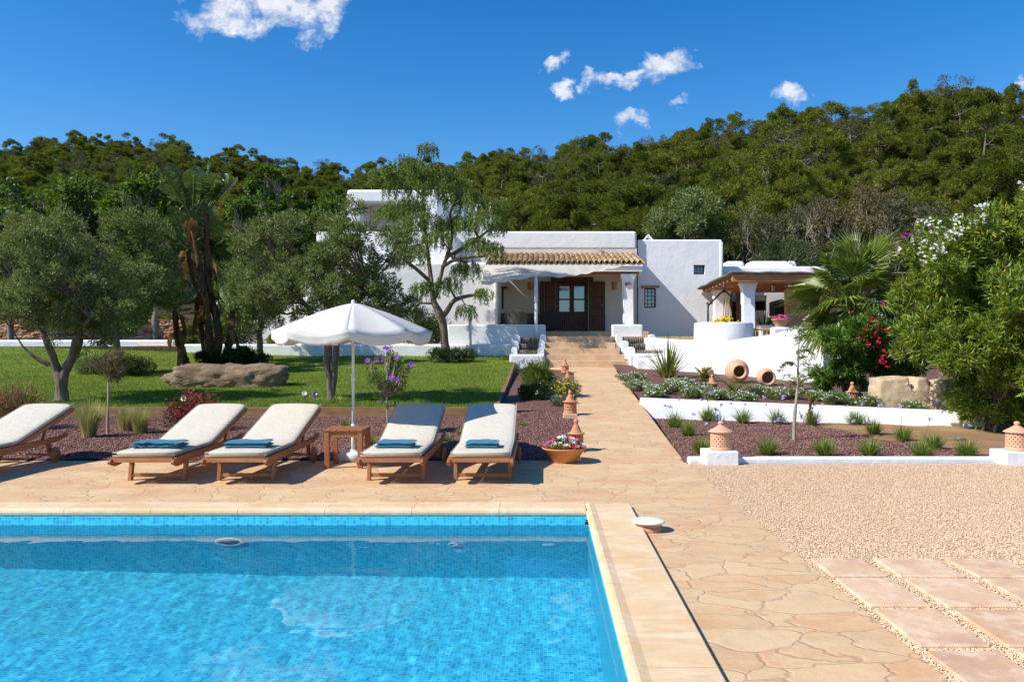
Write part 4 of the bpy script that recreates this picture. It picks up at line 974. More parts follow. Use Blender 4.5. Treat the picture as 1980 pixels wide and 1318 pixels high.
# ------------------------------------------------------------------ sun loungers
t = newmat("cushion"); p = opos(t)
c = t.mix(t.noise(p, 3, 4), (.60, .545, .44), (.66, .605, .495)); wv = t.noise(t.vmath('MULTIPLY', p, (1, 1, 1)), 260, 2, .5)
setb(t, c, .95, .08, t.bump(t.math('ADD', t.math('MULTIPLY', wv, .2), t.noise(t.vmath('MULTIPLY', p, (1, 2.2, 1)), 5, 6, .62, dist=1.2)), .6, .03))
simple("zip_band", (.30, .295, .29), .9, .08, 20)
ZR = .30                                             # rail height
def lounger(label, x, y, rz=0):
    r = thing("sun_lounger", label, "sun lounger", (x, y, 0), rz, "teak sun loungers in a row beside the pool")
    W2 = .335
    # side rails with scrolled noses
    for s in (-1, 1):
        xr = s*W2; prof = []
        top = [(.02, .215), (-.02, .225), (-.035, .25), (-.02, .275), (.03, .285), (.12, .30), (.3, .305), (1.1, .305), (1.75, .32), (1.95, .345)]
        bot = [(1.97, .31), (1.75, .255), (1.1, .235), (.3, .225), (.16, .20), (.08, .195), (.05, .20)]
        m = MB(); poly = top+bot; n = len(poly)
        vs = [(xr-.016, a, b) for a, b in poly]+[(xr+.016, a, b) for a, b in poly]
        m.add(vs, [tuple(range(n)), tuple(reversed(range(n, 2*n)))]+[((i+1) % n, i, i+n, (i+1) % n+n) for i in range(n)]); m.build("side_rail", MATS["teak"], r, bevel=.005)
        # curved front leg
        m = MB(); lg = []
        for (z, yy, w) in ((.24, .38, .03), (.18, .375, .028), (.10, .36, .026), (.0, .345, .028)): lg.append((z, yy, w))
        vs = []; fs = []
        xl = xr-s*.035
        for (z, yy, w) in lg: vs += [(xl-.02, yy-w, z), (xl+.02, yy-w, z), (xl+.02, yy+w, z), (xl-.02, yy+w, z)]
        for i in range(3):
            for k in range(4): fs.append((4*i+k, 4*i+(k+1) % 4, 4*i+4+(k+1) % 4, 4*i+4+k))
        fs += [(0, 1, 2, 3), (12, 15, 14, 13)]; m.add(vs, fs); m.build("leg", MATS["teak_z"], r, bevel=.004)
        # wheel bracket and wheel
        m = MB(); m.bar((xl, 1.62, .26), (xl, 1.66, .09), .035, .06, (0, 1, 0)); m.build("wheel_bracket", MATS["teak_z"], r, bevel=.004)
        m = MB(); Mx = Matrix.Rotation(PI/2, 4, 'Y'); m.lathe([(0, -.017), (.085, -.017), (.1, -.008), (.1, .008), (.085, .017), (.03, .018), (.028, .03), (0, .03)], (xr+s*.03, 1.66, .1), 28, M=Mx); w_ = m.build("wheel", MATS["teak"], r)
    for (y0, z) in ((.36, .055),): m = MB(); m.box(-W2+.05, W2-.05, y0-.018, y0+.018, z-.02, z+.02); m.build("stretcher", MATS["teak_x"], r, bevel=.003)
    m = MB(); m.tube([(-W2, 1.66, .1), (W2, 1.66, .1)], .012, 8); m.build("axle", MATS["teak_x"], r)
    m = MB(); m.box(-W2+.017, W2-.017, .01, .04, .245, .30); m.build("end_rail", MATS["teak_x"], r, bevel=.004)
    # seat slats (one panel) and back panel with slats and frame
    m = MB()
    for i in range(11): m.box(-W2+.018, W2-.018, .07+i*.083, .07+i*.083+.06, .283, .298)
    m.build("seat_slats", MATS["teak_x"], r)
    hy, hz, A = .98, .30, math.atan2(.36, 1.16); ca, sa = math.cos(A), math.sin(A)
    LB = 1.22
    bp = lambda x_, l, h: (x_, hy+l*ca-h*sa, hz+l*sa+h*ca)
    m = MB()
    def bbox(x0, x1, l0, l1, h0, h1):
        m.add([bp(a, b, c) for (a, b, c) in ((x0,l0,h0),(x1,l0,h0),(x1,l1,h0),(x0,l1,h0),(x0,l0,h1),(x1,l0,h1),(x1,l1,h1),(x0,l1,h1))], [(0,3,2,1),(4,5,6,7),(0,1,5,4),(1,2,6,5),(2,3,7,6),(3,0,4,7)])
    for s in (-1, 1): bbox(s*(W2-.035)-.02, s*(W2-.035)+.02, 0, LB, -.05, 0)
    for i in range(12): bbox(-W2+.056, W2-.056, .03+i*.098, .03+i*.098+.07, -.018, -.002)
    m.build("backrest", MATS["teak_x"], r, bevel=.003)
    m = MB(); 
    for s in (-1, 1): m.bar(bp(s*(W2-.09), .75, -.04), (s*(W2-.09), 1.55, .25), .02, .03)
    m.build("support_strut", MATS["teak"], r)
    # cushion: one bent mattress with rounded edges
    th = .054; K = 10; wq = .315
    path_ = [(0.0, .305), (.10, .303), (.35, .303), (.65, .303), (.90, .304)]
    for l in (.02, .12, .3, .5, .72, .95, 1.15, 1.235): q = bp(0, l, .006); path_.append((q[1], q[2]))
    path_ = [(a+.005, b) for a, b in path_]
    rnd = random.Random(int(x*100)); vs = []; fs = []; ring = []
    cs = [(-wq, .014), (-wq-.006, th*.5), (-wq, th-.014), (-wq+.016, th), (-wq*.5, th+.004), (0, th+.006), (wq*.5, th+.004), (wq-.016, th), (wq, th-.014), (wq+.006, th*.5), (wq, .014), (wq-.016, 0), (0, 0), (-wq+.016, 0)]
    nP = len(path_); q = len(cs)
    for i, (yy, zz) in enumerate(path_):
        a = Vector(path_[max(0, i-1)]); b = Vector(path_[min(nP-1, i+1)]); d = (b-a).normalized(); nn = Vector((-d.y, d.x))
        for (cx, ch) in cs:
            ch2 = ch+(.004*noise.noise(Vector((x*3+cx*9, yy*7, 0))) if ch > .05 else 0)
            e = 0
            if i in (0, nP-1): e = .012 if (ch < .02 or ch > th-.016) else 0
            s_ = (1 if i == 0 else -1)*e
            vs.append((cx*(1-(.03 if i in (0, nP-1) else 0)), yy+nn.x*ch2+d.x*s_, zz+nn.y*ch2+d.y*s_))
    for i in range(nP-1):
        for k in range(q): fs.append((i*q+k, i*q+(k+1) % q, (i+1)*q+(k+1) % q, (i+1)*q+k))
    fs += [tuple(reversed(range(q))), tuple((nP-1)*q+k for k in range(q))]
    m = MB(); m.add(vs, fs, True); mt = m.build("mattress", MATS["cushion"], r, subsurf=1)
    # piped seams round the edge
    for hh_ in (.012, th-.01):
        m = MB()
        for sgn in (-1, 1):
            pp = []
            for i, (yy, zz) in enumerate(path_):
                a = Vector(path_[max(0, i-1)]); b = Vector(path_[min(nP-1, i+1)]); d = (b-a).normalized(); pp.append((sgn*(wq+.003), yy-d.y*hh_, zz+d.x*hh_))
            m.tube(pp, .0035, 5)
        m.tube([(-wq, path_[0][0]-.002, path_[0][1]+hh_), (wq, path_[0][0]-.002, path_[0][1]+hh_)], .0035, 5)
        m.build("piping", MATS["cushion"], mt)
    # grey zip band along the right side of the mattress
    m = MB(); vs = []; fs = []
    for i, (yy, zz) in enumerate(path_[:5]):
        for h_ in (.018, th-.016): vs.append((wq+.0035, yy+.012*(i == 0), zz+h_))
    for i in range(4): fs.append((2*i, 2*i+2, 2*i+3, 2*i+1))
    m.add(vs, fs); b_ = m.build("side_band", MATS["zip_band"], mt); sd = b_.modifiers.new("s", "SOLIDIFY"); sd.thickness = .006; sd.offset = 1
    return r
names = ["at the far left, cut by the photo's edge", "second from the left, with a crumpled towel", "third from the left, beside the small table", "just right of the small table, partly shaded", "rightmost of the row, nearest the flower bowl"]
LX = [-6.55, -4.25, -3.27, -1.62, -.665]
for xx, nm in zip(LX, names): lounger("cream cushioned teak sun lounger " + nm, xx, 8.44)

# towels
t = newmat("towel"); p = opos(t); c = t.mix(t.noise(p, 9, 4), (.012, .125, .205), (.022, .18, .28)); setb(t, c, .98, .05, t.bump(t.noise(p, 120, 3, .7), .6, .006), Sheen_Weight=.25)
simple("towel_stitch", (.75, .80, .82), .8)
def towel(label, x, y, rz, seed, crumple=0, w=.35, d=.2):
    r = thing("folded_towel", label, "towel", (x, y, ZR+.062), rz, "folded blue towels on the loungers"); rnd = random.Random(seed)
    layers = 2
    for L in range(layers):
        z0 = .001+L*.034; nx_, ny_ = 18, 10; m = MB(); vs = []; fs = []
        ww = w*(1-.02*L); dd = d*(1-.03*L); sh = rnd.uniform(-.008, .008); cs = []
        for side in (0, 1):
            for j in range(ny_+1):
                for i in range(nx_+1):
                    u_, v_ = i/nx_*2-1, j/ny_*2-1
                    e = max(0, 1-max(abs(u_)**8, abs(v_)**6)); n_ = noise.noise(Vector((u_*1.8+seed, v_*1.8, L*2.)))*.006
                    zz = z0+.018+(.017*e**.5)*(1 if side else -1)+n_*(1+L)
                    xx = u_*ww/2+sh+crumple*.02*noise.noise(Vector((v_*3, L*3, seed))); yy = v_*dd/2
                    if crumple: zz += crumple*.022*max(0, -v_)*(noise.noise(Vector((u_*5, seed, L)))+.25)*(1 if side or L else 0); yy += crumple*.018*noise.noise(Vector((u_*4, seed+2, L)))*max(0, -v_)
                    vs.append((xx, yy, max(.0, zz)))
        n1 = (nx_+1)*(ny_+1)
        for side in (0, 1):
            for j in range(ny_):
                for i in range(nx_): k = side*n1+j*(nx_+1)+i; f = (k, k+1, k+nx_+2, k+nx_+1); fs.append(f if side else f[::-1])
        m.add(vs, fs, True); o = m.build("towel_fold", MATS["towel"], r)
    m = MB(); rr2 = random.Random(seed+9); x_ = -w*.30
    while x_ < w*.32:
        hh = rr2.choice([.007, .009, .012]); ww = rr2.choice([.003, .006, .009]); zt_ = .0735
        m.box(x_, x_+ww, d*.19, d*.19+hh, zt_, zt_+.0015); x_ += ww+rr2.choice([.005, .007, .011])
    m.build("stitched_lettering", MATS["towel_stitch"], r)
    return r
towel("crumpled dark blue towel on the second lounger from the left", PX(301, 8.72), 8.84, .0, 3, 1, .53, .32)
towel("neatly folded blue towel on the third lounger, left of the table", PX(474, 8.75), 8.86, .02, 5, 0, .48, .30)
towel("folded blue towel with soft rounded corners on the lounger right of the table", PX(763, 8.75), 8.84, -.05, 8, .3, .42, .28)
towel("neatly folded blue towel on the rightmost lounger", PX(931.5, 8.75), 8.84, -.01, 12, 0, .37, .28)

# side table
tb = thing("side_table", "small square teak side table beside the parasol pole", "side table", (-2.41, 9.83, 0))
for i in range(6): m = MB(); m.box(-.235+i*.0787, -.235+i*.0787+.0745, -.235, .235, .445, .468); m.build("top_slat", MATS["teak"], tb, bevel=.004)
for (a, b) in ((-1, -1), (1, -1), (-1, 1), (1, 1)): m = MB(); m.box(a*.2-.028, a*.2+.028, b*.2-.028, b*.2+.028, 0, .444); m.build("leg", MATS["teak_z"], tb, bevel=.005)
for (x0, x1, y0, y1) in ((-.17, .17, -.215, -.19), (-.17, .17, .19, .215), (-.215, -.19, -.17, .17), (.19, .215, -.17, .17)): m = MB(); m.box(x0, x1, y0, y1, .375, .443); m.build("apron", MATS["teak_x"], tb, bevel=.003)

# parasol
t = newmat("parasol_cloth"); setb(t, (.80, .785, .74), .9, .1, t.bump(t.noise(opos(t), 5, 4, .6), .25, .02)); tr = t.n("BsdfTranslucent"); t.put(tr.inputs[0], (.8, .73, .6)); mx = t.n("MixShader"); mx.inputs[0].default_value = .28
t.L.new(t.b.outputs[0], mx.inputs[1]); t.L.new(tr.outputs[0], mx.inputs[2]); t.L.new(mx.outputs[0], t.out.inputs[0])
um = thing("parasol", "open white octagonal parasol with scalloped valance on a thin white pole", "parasol", (PX(683, 10.36), 10.36, 0))
m = MB(); m.tube([(0, 0, .06), (0, 0, 2.02)], .018, 12); m.build("pole", MATS["white_paint"], um)
m = MB(); m.tube([(0, 0, .05), (0, 0, .46)], .026, 12); m.tube([(0, 0, .98), (0, 0, 1.12)], .027, 12); m.build("pole_sleeve", MATS["white_plastic"], um)
m = MB(); m.lathe([(0, .0), (.185, 0), (.19, .015), (.185, .075), (.16, .1), (.05, .11), (.04, .13), (0, .13)], sides=32); m.build("base", MATS["white_plastic"], um)
NS = 8; SUBS = 8; RR = 1.02; vs = []; fs = []; rings = 10; rot0 = R(10)
zt_, zr_ = 2.035, 1.665
def canopy_pt(a, f):
    k = (a-rot0)/(2*PI/NS); fr_ = k-math.floor(k); edge = math.cos(PI/NS)/math.cos((fr_-.5)*2*PI/NS)
    sagx = 1-4*(fr_-.5)**2                          # 0 on the ribs, 1 between them
    r_ = RR*f*edge/ math.cos(PI/NS) * math.cos(PI/NS)
    r_ = RR*f*edge
    z = zt_-(zt_-zr_)*f**1.28-.06*sagx*f*f
    return r_, z
NA = NS*SUBS
for j in range(rings+1):
    f = max(.012, j/rings)
    for i in range(NA):
        a = rot0+2*PI*i/NA; r_, z = canopy_pt(a+1e-6, f); vs.append((r_*math.cos(a), r_*math.sin(a), z+.004*noise.noise(Vector((r_*math.cos(a)*5, r_*math.sin(a)*5, 0)))))
for j in range(rings):
    for i in range(NA): i2 = (i+1) % NA; fs.append((j*NA+i, j*NA+i2, (j+1)*NA+i2, (j+1)*NA+i))
m = MB(); m.add(vs, fs, True); cn = m.build("canopy", MATS["parasol_cloth"], um); es = cn.modifiers.new("e", "EDGE_SPLIT"); es.split_angle = R(7); s_ = cn.modifiers.new("s", "SOLIDIFY"); s_.thickness = .003
vs = []; fs = []
for j in range(5):
    for i in range(NA+1):
        a = rot0+2*PI*i/NA; r_, z = canopy_pt(a+1e-6, 1); k = (a-rot0)/(2*PI/NS); fr_ = k-math.floor(k); w_ = .012*math.sin(a*23+j*.4)+.014*noise.noise(Vector((a*5, j*.5, 0)))
        dpt = (.115+.012*math.sin(PI*fr_))*j/4
        r2 = r_+.004+w_*j/4-.02*j/4; vs.append((r2*math.cos(a), r2*math.sin(a), z-dpt+.001))
for j in range(4):
    for i in range(NA):
        if i % (2*SUBS) == 0 and j > 0 and 0: continue
        k = j*(NA+1)+i; fs.append((k, k+1, k+NA+2, k+NA+1))
m = MB(); m.add(vs, fs, True); vl = m.build("valance", MATS["parasol_cloth"], um); s_ = vl.modifiers.new("s", "SOLIDIFY"); s_.thickness = .003
m = MB(); m.lathe([(0, 2.075), (.02, 2.07), (.026, 2.05), (.02, 2.03), (.03, 2.02)], sides=16); m.build("finial", MATS["white_plastic"], um)
for k in range(NS):
    a = rot0+2*PI*k/NS; m = MB(); pts = []
    for j in range(7): f = .03+.95*j/6; r_, z = canopy_pt(a+1e-6, f); pts.append((r_*math.cos(a), r_*math.sin(a), z-.012))
    m.tube(pts, .006, 5); rb = m.build("rib", MATS["grey_steel"], um)
    r_, z = canopy_pt(a+1e-6, .52); m = MB(); m.tube([(.02*math.cos(a), .02*math.sin(a), 1.62), (r_*math.cos(a), r_*math.sin(a), z-.015)], .005, 5); m.build("strut", MATS["grey_steel"], rb)
m = MB(); m.tube([(0, 0, 1.57), (0, 0, 1.65)], .03, 12); m.build("runner", MATS["white_plastic"], um)

# flower bowl
def flower_mesh(pts, r, seed, petals=5, tilt=.5, face=None):
    """small open flowers: PETALS rounded petals each, turned at random around FACE"""
    rng = random.Random(seed); vs = []; fs = []
    for p in pts:
        n = Vector(face or (0, -.4, 1))+Vector((rng.uniform(-1, 1), rng.uniform(-1, 1), rng.uniform(-.4, .6)))*tilt; n.normalize(); a = n.orthogonal().normalized(); b = n.cross(a); p = Vector(p); r0 = r*rng.uniform(.75, 1.2); ph = rng.uniform(0, 6)
        for k in range(petals):
            t0 = ph+2*PI*k/petals; hw = PI/petals*.95; b0 = len(vs)
            ring = [p, p+(a*math.cos(t0-hw)+b*math.sin(t0-hw))*r0*.62+n*r0*.15, p+(a*math.cos(t0-hw*.5)+b*math.sin(t0-hw*.5))*r0+n*r0*.2, p+(a*math.cos(t0+hw*.5)+b*math.sin(t0+hw*.5))*r0+n*r0*.24, p+(a*math.cos(t0+hw)+b*math.sin(t0+hw))*r0*.62+n*r0*.15]
            vs += [tuple(x) for x in ring]; fs.append(tuple(range(b0, b0+5)))
    m = MB(); m.add(vs, fs); return m
def petal(name, col):
    t = newmat(name); g = t.n("NewGeometry"); c = t.mix(g.outputs["Random Per Island"], tuple(x*.75 for x in col), tuple(min(1, x*1.15) for x in col)); setb(t, c, .6, .2)
    tr = t.n("BsdfTranslucent"); t.put(tr.inputs[0], c); mx = t.n("MixShader"); mx.inputs[0].default_value = .3; t.L.new(t.b.outputs[0], mx.inputs[1]); t.L.new(tr.outputs[0], mx.inputs[2]); t.L.new(mx.outputs[0], t.out.inputs[0]); return t.m
petal("petal_white", (.8, .8, .8)); petal("petal_red", (.72, .02, .02)); petal("petal_pink", (.75, .10, .30)); petal("petal_purple", (.32, .06, .62)); petal("petal_lilac", (.50, .36, .72)); petal("petal_yellow", (.80, .58, .03)); petal("petal_crimson", (.42, .006, .05)); petal("petal_magenta", (.38, .02, .34)); petal("petal_cream", (.75, .74, .66)); petal("petal_deep_red", (.50, .012, .045))
def leafmat(name, ramp_, rough=.5, spec=.4, tl=.3, tcol=None):
    t = newmat(name); g = t.n("NewGeometry"); c = t.ramp(g.outputs["Random Per Island"], ramp_)
    oi = t.n("ObjectInfo").outputs["Random"]; c = t.mix(t.math('MULTIPLY', oi, .35), c, t.mix(.5, c, tuple(x*.9 for x in ramp_[-1][1])))
    c = t.mix(t.ramp(g.outputs["Backfacing"], [(0., 0.), (1., .25)]), c, tuple(min(1, x*1.1+.03) for x in ramp_[len(ramp_)//2][1]))
    setb(t, c, rough, spec); tr = t.n("BsdfTranslucent"); t.put(tr.inputs[0], t.mix(.35, c, tcol or (.25, .35, .02))); mx = t.n("MixShader"); mx.inputs[0].default_value = tl
    t.L.new(t.b.outputs[0], mx.inputs[1]); t.L.new(tr.outputs[0], mx.inputs[2]); t.L.new(mx.outputs[0], t.out.inputs[0]); return t.m
leafmat("leaf_green", [(0, (.03, .075, .01)), (.5, (.06, .14, .02)), (1, (.14, .24, .04))])
def bowl(name, label, loc, r, h, col, flowers, seed, group=None, leafy=True, dome=.5):
    o = thing(name, label, "flower bowl", loc, 0, group)
    m = MB(); m.lathe([(0, 0), (r*.50, 0), (r*.53, .01), (r*.92, h*.86), (r, h*.9), (r*1.01, h), (r*.93, h), (r*.88, h*.88), (r*.80, h*.85)], sides=48); m.build("bowl", MATS[col], o)
    m = MB(); m.lathe([(r*.88, h*.86), (0, h*.90)], sides=24); m.build("soil", MATS["earth_dark"], o)
    rng = random.Random(seed)
    def spot(k=1.): a = rng.uniform(0, 2*PI); q = rng.uniform(0, 1)**.6; rr2 = r*.92*q*k; return (rr2*math.cos(a), rr2*math.sin(a), h*.9+r*dome*(1-(q*.85)**2)*rng.uniform(.65, 1.05))
    if leafy:
        n = 700; rg = np.random.default_rng(seed); P_ = np.array([spot() for _ in range(n)]); P_[:, 2] -= .02; D_ = rg.normal(0, 1, (n, 3)); D_[:, 2] = abs(D_[:, 2])
        link("foliage", leafmesh("foliage", P_, D_, r*.14, r*.07, seed), MATS["leaf_green"], o)
    for (mt, n, sz) in flowers: flower_mesh([spot() for _ in range(n)], sz, seed+n, tilt=.6).build("blossom", MATS[mt], o)
    return o
def leafmesh(name, P_, D_, L, Wd, seed, fold=.25, jit=.35):
    """a folded diamond leaf at each point of P_ pointing along D_"""
    rg = np.random.default_rng(seed); n = len(P_); D_ = D_/np.maximum(1e-6, np.linalg.norm(D_, axis=1, keepdims=True))
    rnd = rg.normal(0, 1, (n, 3)); S = np.cross(D_, rnd); S /= np.maximum(1e-6, np.linalg.norm(S, axis=1, keepdims=True)); N_ = np.cross(S, D_)
    l = (L*rg.uniform(1-jit, 1+jit, n))[:, None]; w = (Wd*rg.uniform(1-jit, 1+jit, n))[:, None]
    b = P_; tip = P_+D_*l-N_*l*.12; mid = P_+D_*l*.45
    s1 = mid+S*w*.5+N_*w*fold; s2 = mid-S*w*.5+N_*w*fold
    V = np.stack([b, s1, tip, s2], 1).reshape(-1, 3); F = np.arange(4*n).reshape(-1, 4)
    F = np.concatenate([F[:, [0, 1, 2]], F[:, [0, 2, 3]]], 0)
    me = fastmesh(name, V, F); return me
bowl("flower_bowl", "wide orange terracotta bowl of white, red and pink petunias at the path corner", (PX(1091, 10.14), 10.14, .0), .285, .19, "terracotta_orange", [("petal_white", 30, .035), ("petal_red", 6, .042), ("petal_pink", 12, .034)], 4)
for (px, lb, fl) in ((1509, "terracotta bowl of pink flowers on the white wall by the kitchen", [("petal_pink", 80, .05)]), (1570, "terracotta bowl half hidden by the fan palm", [("petal_cream", 12, .05)]), (1647, "terracotta bowl of white flowers on the wall right of the fan palm", [("petal_white", 50, .05)])):
    bowl("flower_bowl", lb, (PX(px, 24.3), 24.3, PZ(632, 24.2)), .27, .24, "terracotta_pale", fl, int(px), "flower bowls on the white wall", dome=.55)

# terracotta garden lanterns
def diamond_body(r, z0, z1, rows_, cols, hole=.33, bulge=0, seed=0):
    """thin cylindrical shell with diamond holes: each cell a frame of 8 quads round a hole"""
    m = MB(); vs = []; fs = []
    dz = (z1-z0)/rows_
    def pt(u_, z, rr2): a = 2*PI*u_/cols; return (rr2*math.cos(a), rr2*math.sin(a), z)
    for rI in range(rows_):
        off = .5*(rI % 2)
        for c_ in range(cols):
            uc = c_+off; zc = z0+(rI+.5)*dz
            out = [(uc-.5, zc-dz/2), (uc, zc-dz/2), (uc+.5, zc-dz/2), (uc+.5, zc), (uc+.5, zc+dz/2), (uc, zc+dz/2), (uc-.5, zc+dz/2), (uc-.5, zc)]
            inn = [(uc-hole*.25, zc-dz*hole*.75), (uc, zc-dz*hole*1.35), (uc+hole*.25, zc-dz*hole*.75), (uc+hole, zc), (uc+hole*.25, zc+dz*hole*.75), (uc, zc+dz*hole*1.35), (uc-hole*.25, zc+dz*hole*.75), (uc-hole, zc)]
            b0 = len(vs); vs += [pt(a, z, r) for a, z in out]+[pt(a, z, r) for a, z in inn]+[pt(a, z, r*.88) for a, z in inn]
            for k in range(8): k2 = (k+1) % 8; fs += [(b0+k, b0+k2, b0+8+k2, b0+8+k), (b0+8+k, b0+8+k2, b0+16+k2, b0+16+k)]
    m.add(vs, fs); return m
def lantern(label, loc, h, rad, lattice, mat_, seed=1, group="terracotta garden lanterns"):
    o = thing("garden_lantern", label, "garden lantern", loc, 0, group); s = h/.42
    bt = .20*s if not lattice else .235*s
    m = diamond_body(rad, .045*s, bt, 6 if lattice else 3, 17 if lattice else 11, .27 if lattice else .26)
    m.lathe([(rad*.9, 0), (rad*1.06, 0), (rad*1.05, .02*s), (rad, .0455*s)], sides=34); m.lathe([(rad, bt-.0005), (rad*1.01, bt+.012*s)], sides=34); m.build("lantern_body", MATS[mat_], o)
    m = MB(); rc = rad*1.2
    if lattice: prof = [(rad*.95, bt+.011*s), (rc*.98, bt+.008*s), (rc, bt+.016*s), (rc*.93, bt+.024*s), (rad*.62, bt+.065*s), (rad*.3, bt+.095*s), (rad*.17, bt+.103*s), (rad*.24, bt+.112*s), (rad*.28, bt+.13*s), (rad*.22, bt+.15*s), (.0, bt+.158*s)]
    else: prof = [(rad*.95, bt+.011*s), (rc, bt+.006*s), (rc*1.02, bt+.016*s), (rc*.85, bt+.022*s), (rad*.74, bt+.035*s), (rad*.55, bt+.085*s), (rad*.34, bt+.13*s), (rad*.22, bt+.145*s), (rad*.33, bt+.165*s), (rad*.35, bt+.185*s), (rad*.2, bt+.212*s), (0, bt+.22*s)]
    m.lathe(prof, sides=34); m.build("lantern_cap", MATS[mat_], o); return o
lantern("pale lattice terracotta lantern on the left white pier", (PX(1395, 10.05), 10.08, .165), .39, .132, True, "terracotta_pale", group="lattice lanterns on the piers")
lantern("lattice terracotta lantern on the pier at the photo's right edge", (PX(1970, 10.0), 10.04, .165), .39, .132, True, "terracotta_pale", group="lattice lanterns on the piers")
lantern("terracotta lantern half hidden behind the petunia bowl", (PX(1114, 10.95), 10.95, .06), .42, .1, False, "terracotta")
lantern("terracotta lantern on a stone block, second from the bowl up the path", (PX(1102.5, 14.5), 14.5, z_path(14.5)+.03), .42, .115, False, "terracotta")
lantern("terracotta lantern rising behind the yellow flowering bush", (PX(1098, 19.5), 19.5, z_path(19.5)-.02), .42, .11, False, "terracotta")
lantern("terracotta lantern nearest the stone steps", (PX(1092.5, 23.6), 23.6, z_path(23.6)-.02), .42, .11, False, "terracotta")
def zUp(px, D): return z_up(PX(px, D), D)
lantern("small terracotta lantern between the daisies and the cycad", (PX(1377, 17.4), 17.4, zUp(1377, 17.4)), .42, .11, False, "terracotta")
lantern("terracotta lantern behind the single cycad right of the thin tree", (PX(1648, 15.9), 15.9, zUp(1648, 15.9)), .42, .11, False, "terracotta")
gwall("stone_block", "square pale stone block under the second path lantern", PX(1089, 14.4), PX(1116.5, 14.4), 14.33, 14.63, .0, z_path(14.5)+.03, .012, "stone block", m=MATS["step_stone"])
gwall("stone_block", "small pale stone block under the lantern behind the bowl", PX(1099, 10.9), PX(1129.5, 10.9), 10.82, 11.06, -.1, .06, .012, "stone block", m=MATS["step_stone"])

# big jars lying on their sides
def jar(label, loc, r, mouth, yaw, pitch):
    o = thing("terracotta_jar", label, "jar", loc, 0, "big terracotta jars lying by the curved wall")
    L = r*1.9; Mx = Matrix.Rotation(yaw, 4, 'Z') @ Matrix.Rotation(pitch, 4, 'X')
    prof = [(mouth*.82, -L*.2), (mouth*.84, -r*.9), (mouth*.98, -r*1.02), (mouth*1.12, -r*1.0), (mouth*1.1, -r*.93), (mouth*1.02, -r*.88)]
    for k in range(1, 10): a = lerp(math.asin(min(1, mouth/r)), PI*.80, k/9); prof.append((r*math.sin(a), -r*math.cos(a)))
    prof += [(r*.35, r*1.05), (0, r*1.05)]
    # mouth axis is -z of the profile; turn it to face the camera
    prof2 = [(max(0, r*.86*math.sin(a)), -r*.86*math.cos(a)) for a in [lerp(PI, math.asin(min(1, mouth*.9/r)), k/8) for k in range(9)]]
    m = MB(); m.lathe(prof2+prof[1:], sides=40, M=Mx); m.build("jar_body", MATS["terracotta_pale"], o); return o
D = 20.0; jar("largest terracotta jar lying on its side with a dark round mouth", (PX(1425, D), D, PZ(717, D)), 23*D/1540, 12.5*D/1540, R(0), R(-88))
D = 19.3; jar("smaller wide mouthed terracotta jar lying right of the largest one", (PX(1480, D), D, PZ(728, D)), 17*D/1540, 13*D/1540, R(4), R(-84))
D = 21.0; jar("terracotta jar mostly hidden behind a green cycad", (PX(1366, D), D, PZ(724, D)), 15*D/1540, 9*D/1540, R(-20), R(-70))

# boulders and the carved stone
t = newmat("rough_stone"); p = opos(t)
c = t.mix(t.ramp(t.noise(p, 1.6, 6, .7), [(.3, 0.), (.7, 1.)]), (.17, .12, .075), (.36, .255, .16)); c = t.mix(t.ramp(t.noise(p, 4, 6, .75), [(.5, 0.), (.72, .8)]), c, (.30, .28, .25)); c = t.mix(t.ramp(t.noise(p, 11, 5, .7), [(.58, 0.), (.75, .7)]), c, (.10, .08, .06))
setb(t, c, .95, .1, t.bump(t.noise(p, 9, 8, .75), 1., .06))
t = newmat("pale_stone"); p = opos(t)
c = t.mix(t.ramp(t.noise(p, 1.6, 6, .7), [(.3, 0.), (.7, 1.)]), (.50, .37, .23), (.66, .52, .35)); c = t.mix(t.ramp(t.noise(p, 3.2, 6, .75), [(.5, 0.), (.7, .8)]), c, (.40, .38, .34)); c = t.mix(t.ramp(t.noise(p, 15, 6, .75), [(.55, 0.), (.72, .5)]), c, (.2, .16, .12))
setb(t, c, .95, .1, t.bump(t.noise(p, 9, 8, .75), .8, .04))
def blob(name, label, cat, loc, size, seed, boxy=.35, rough=.1, m_="rough_stone", cut=None, flat=0, fr=1.3):
    import bmesh
    bm = bmesh.new(); bmesh.ops.create_icosphere(bm, subdivisions=5, radius=1)
    for v in bm.verts:
        n = v.co.normalized(); q = max(abs(n.x), abs(n.y), abs(n.z)); s = lerp(1, 1/q, boxy)
        nn = Vector((n.x*size[0], n.y*size[1], n.z*size[2]))*.75; d = noise.fractal(nn*fr+Vector((seed, 0, 0)), .9, 2.1, 5)*rough+noise.fractal(nn*6+Vector((seed, 4, 0)), .8, 2.1, 4)*rough*.35
        v.co = n*s*(1+d); v.co.x *= size[0]/2; v.co.y *= size[1]/2; v.co.z *= size[2]/2
        if v.co.z < -size[2]*.42: v.co.z = -size[2]*.42
        if cut and cut[0] < v.co.x < cut[1] and v.co.z > cut[2]: v.co.z = cut[2]+(v.co.z-cut[2])*.1
    me = bpy.data.meshes.new(name); bm.to_mesh(me); bm.free()
    for p in me.polygons: p.use_smooth = True
    o = link(name, me, MATS[m_], loc=loc); return tag(o, label, cat)
D = 19.3; blob("boulder", "long low weathered boulder lying on the lawn", "boulder", (PX(436, D), D+.3, z_lawn(PX(436, D), D)+.22), (2.95, .95, .68), 7.3, .4, .19, fr=1.5)
D = 15.1; x_ = PX(1743, D); bo = blob("trough_stone", "block shaped carved stone trough with a square notch behind the low wall", "stone trough", (x_, D+.15, z_up(x_, D)+.26), (1.02, .62, .66), 2.1, .78, .07, m_="pale_stone")
md = MB(); md.box(-.0, .16, -.6, .18, .12, .5)

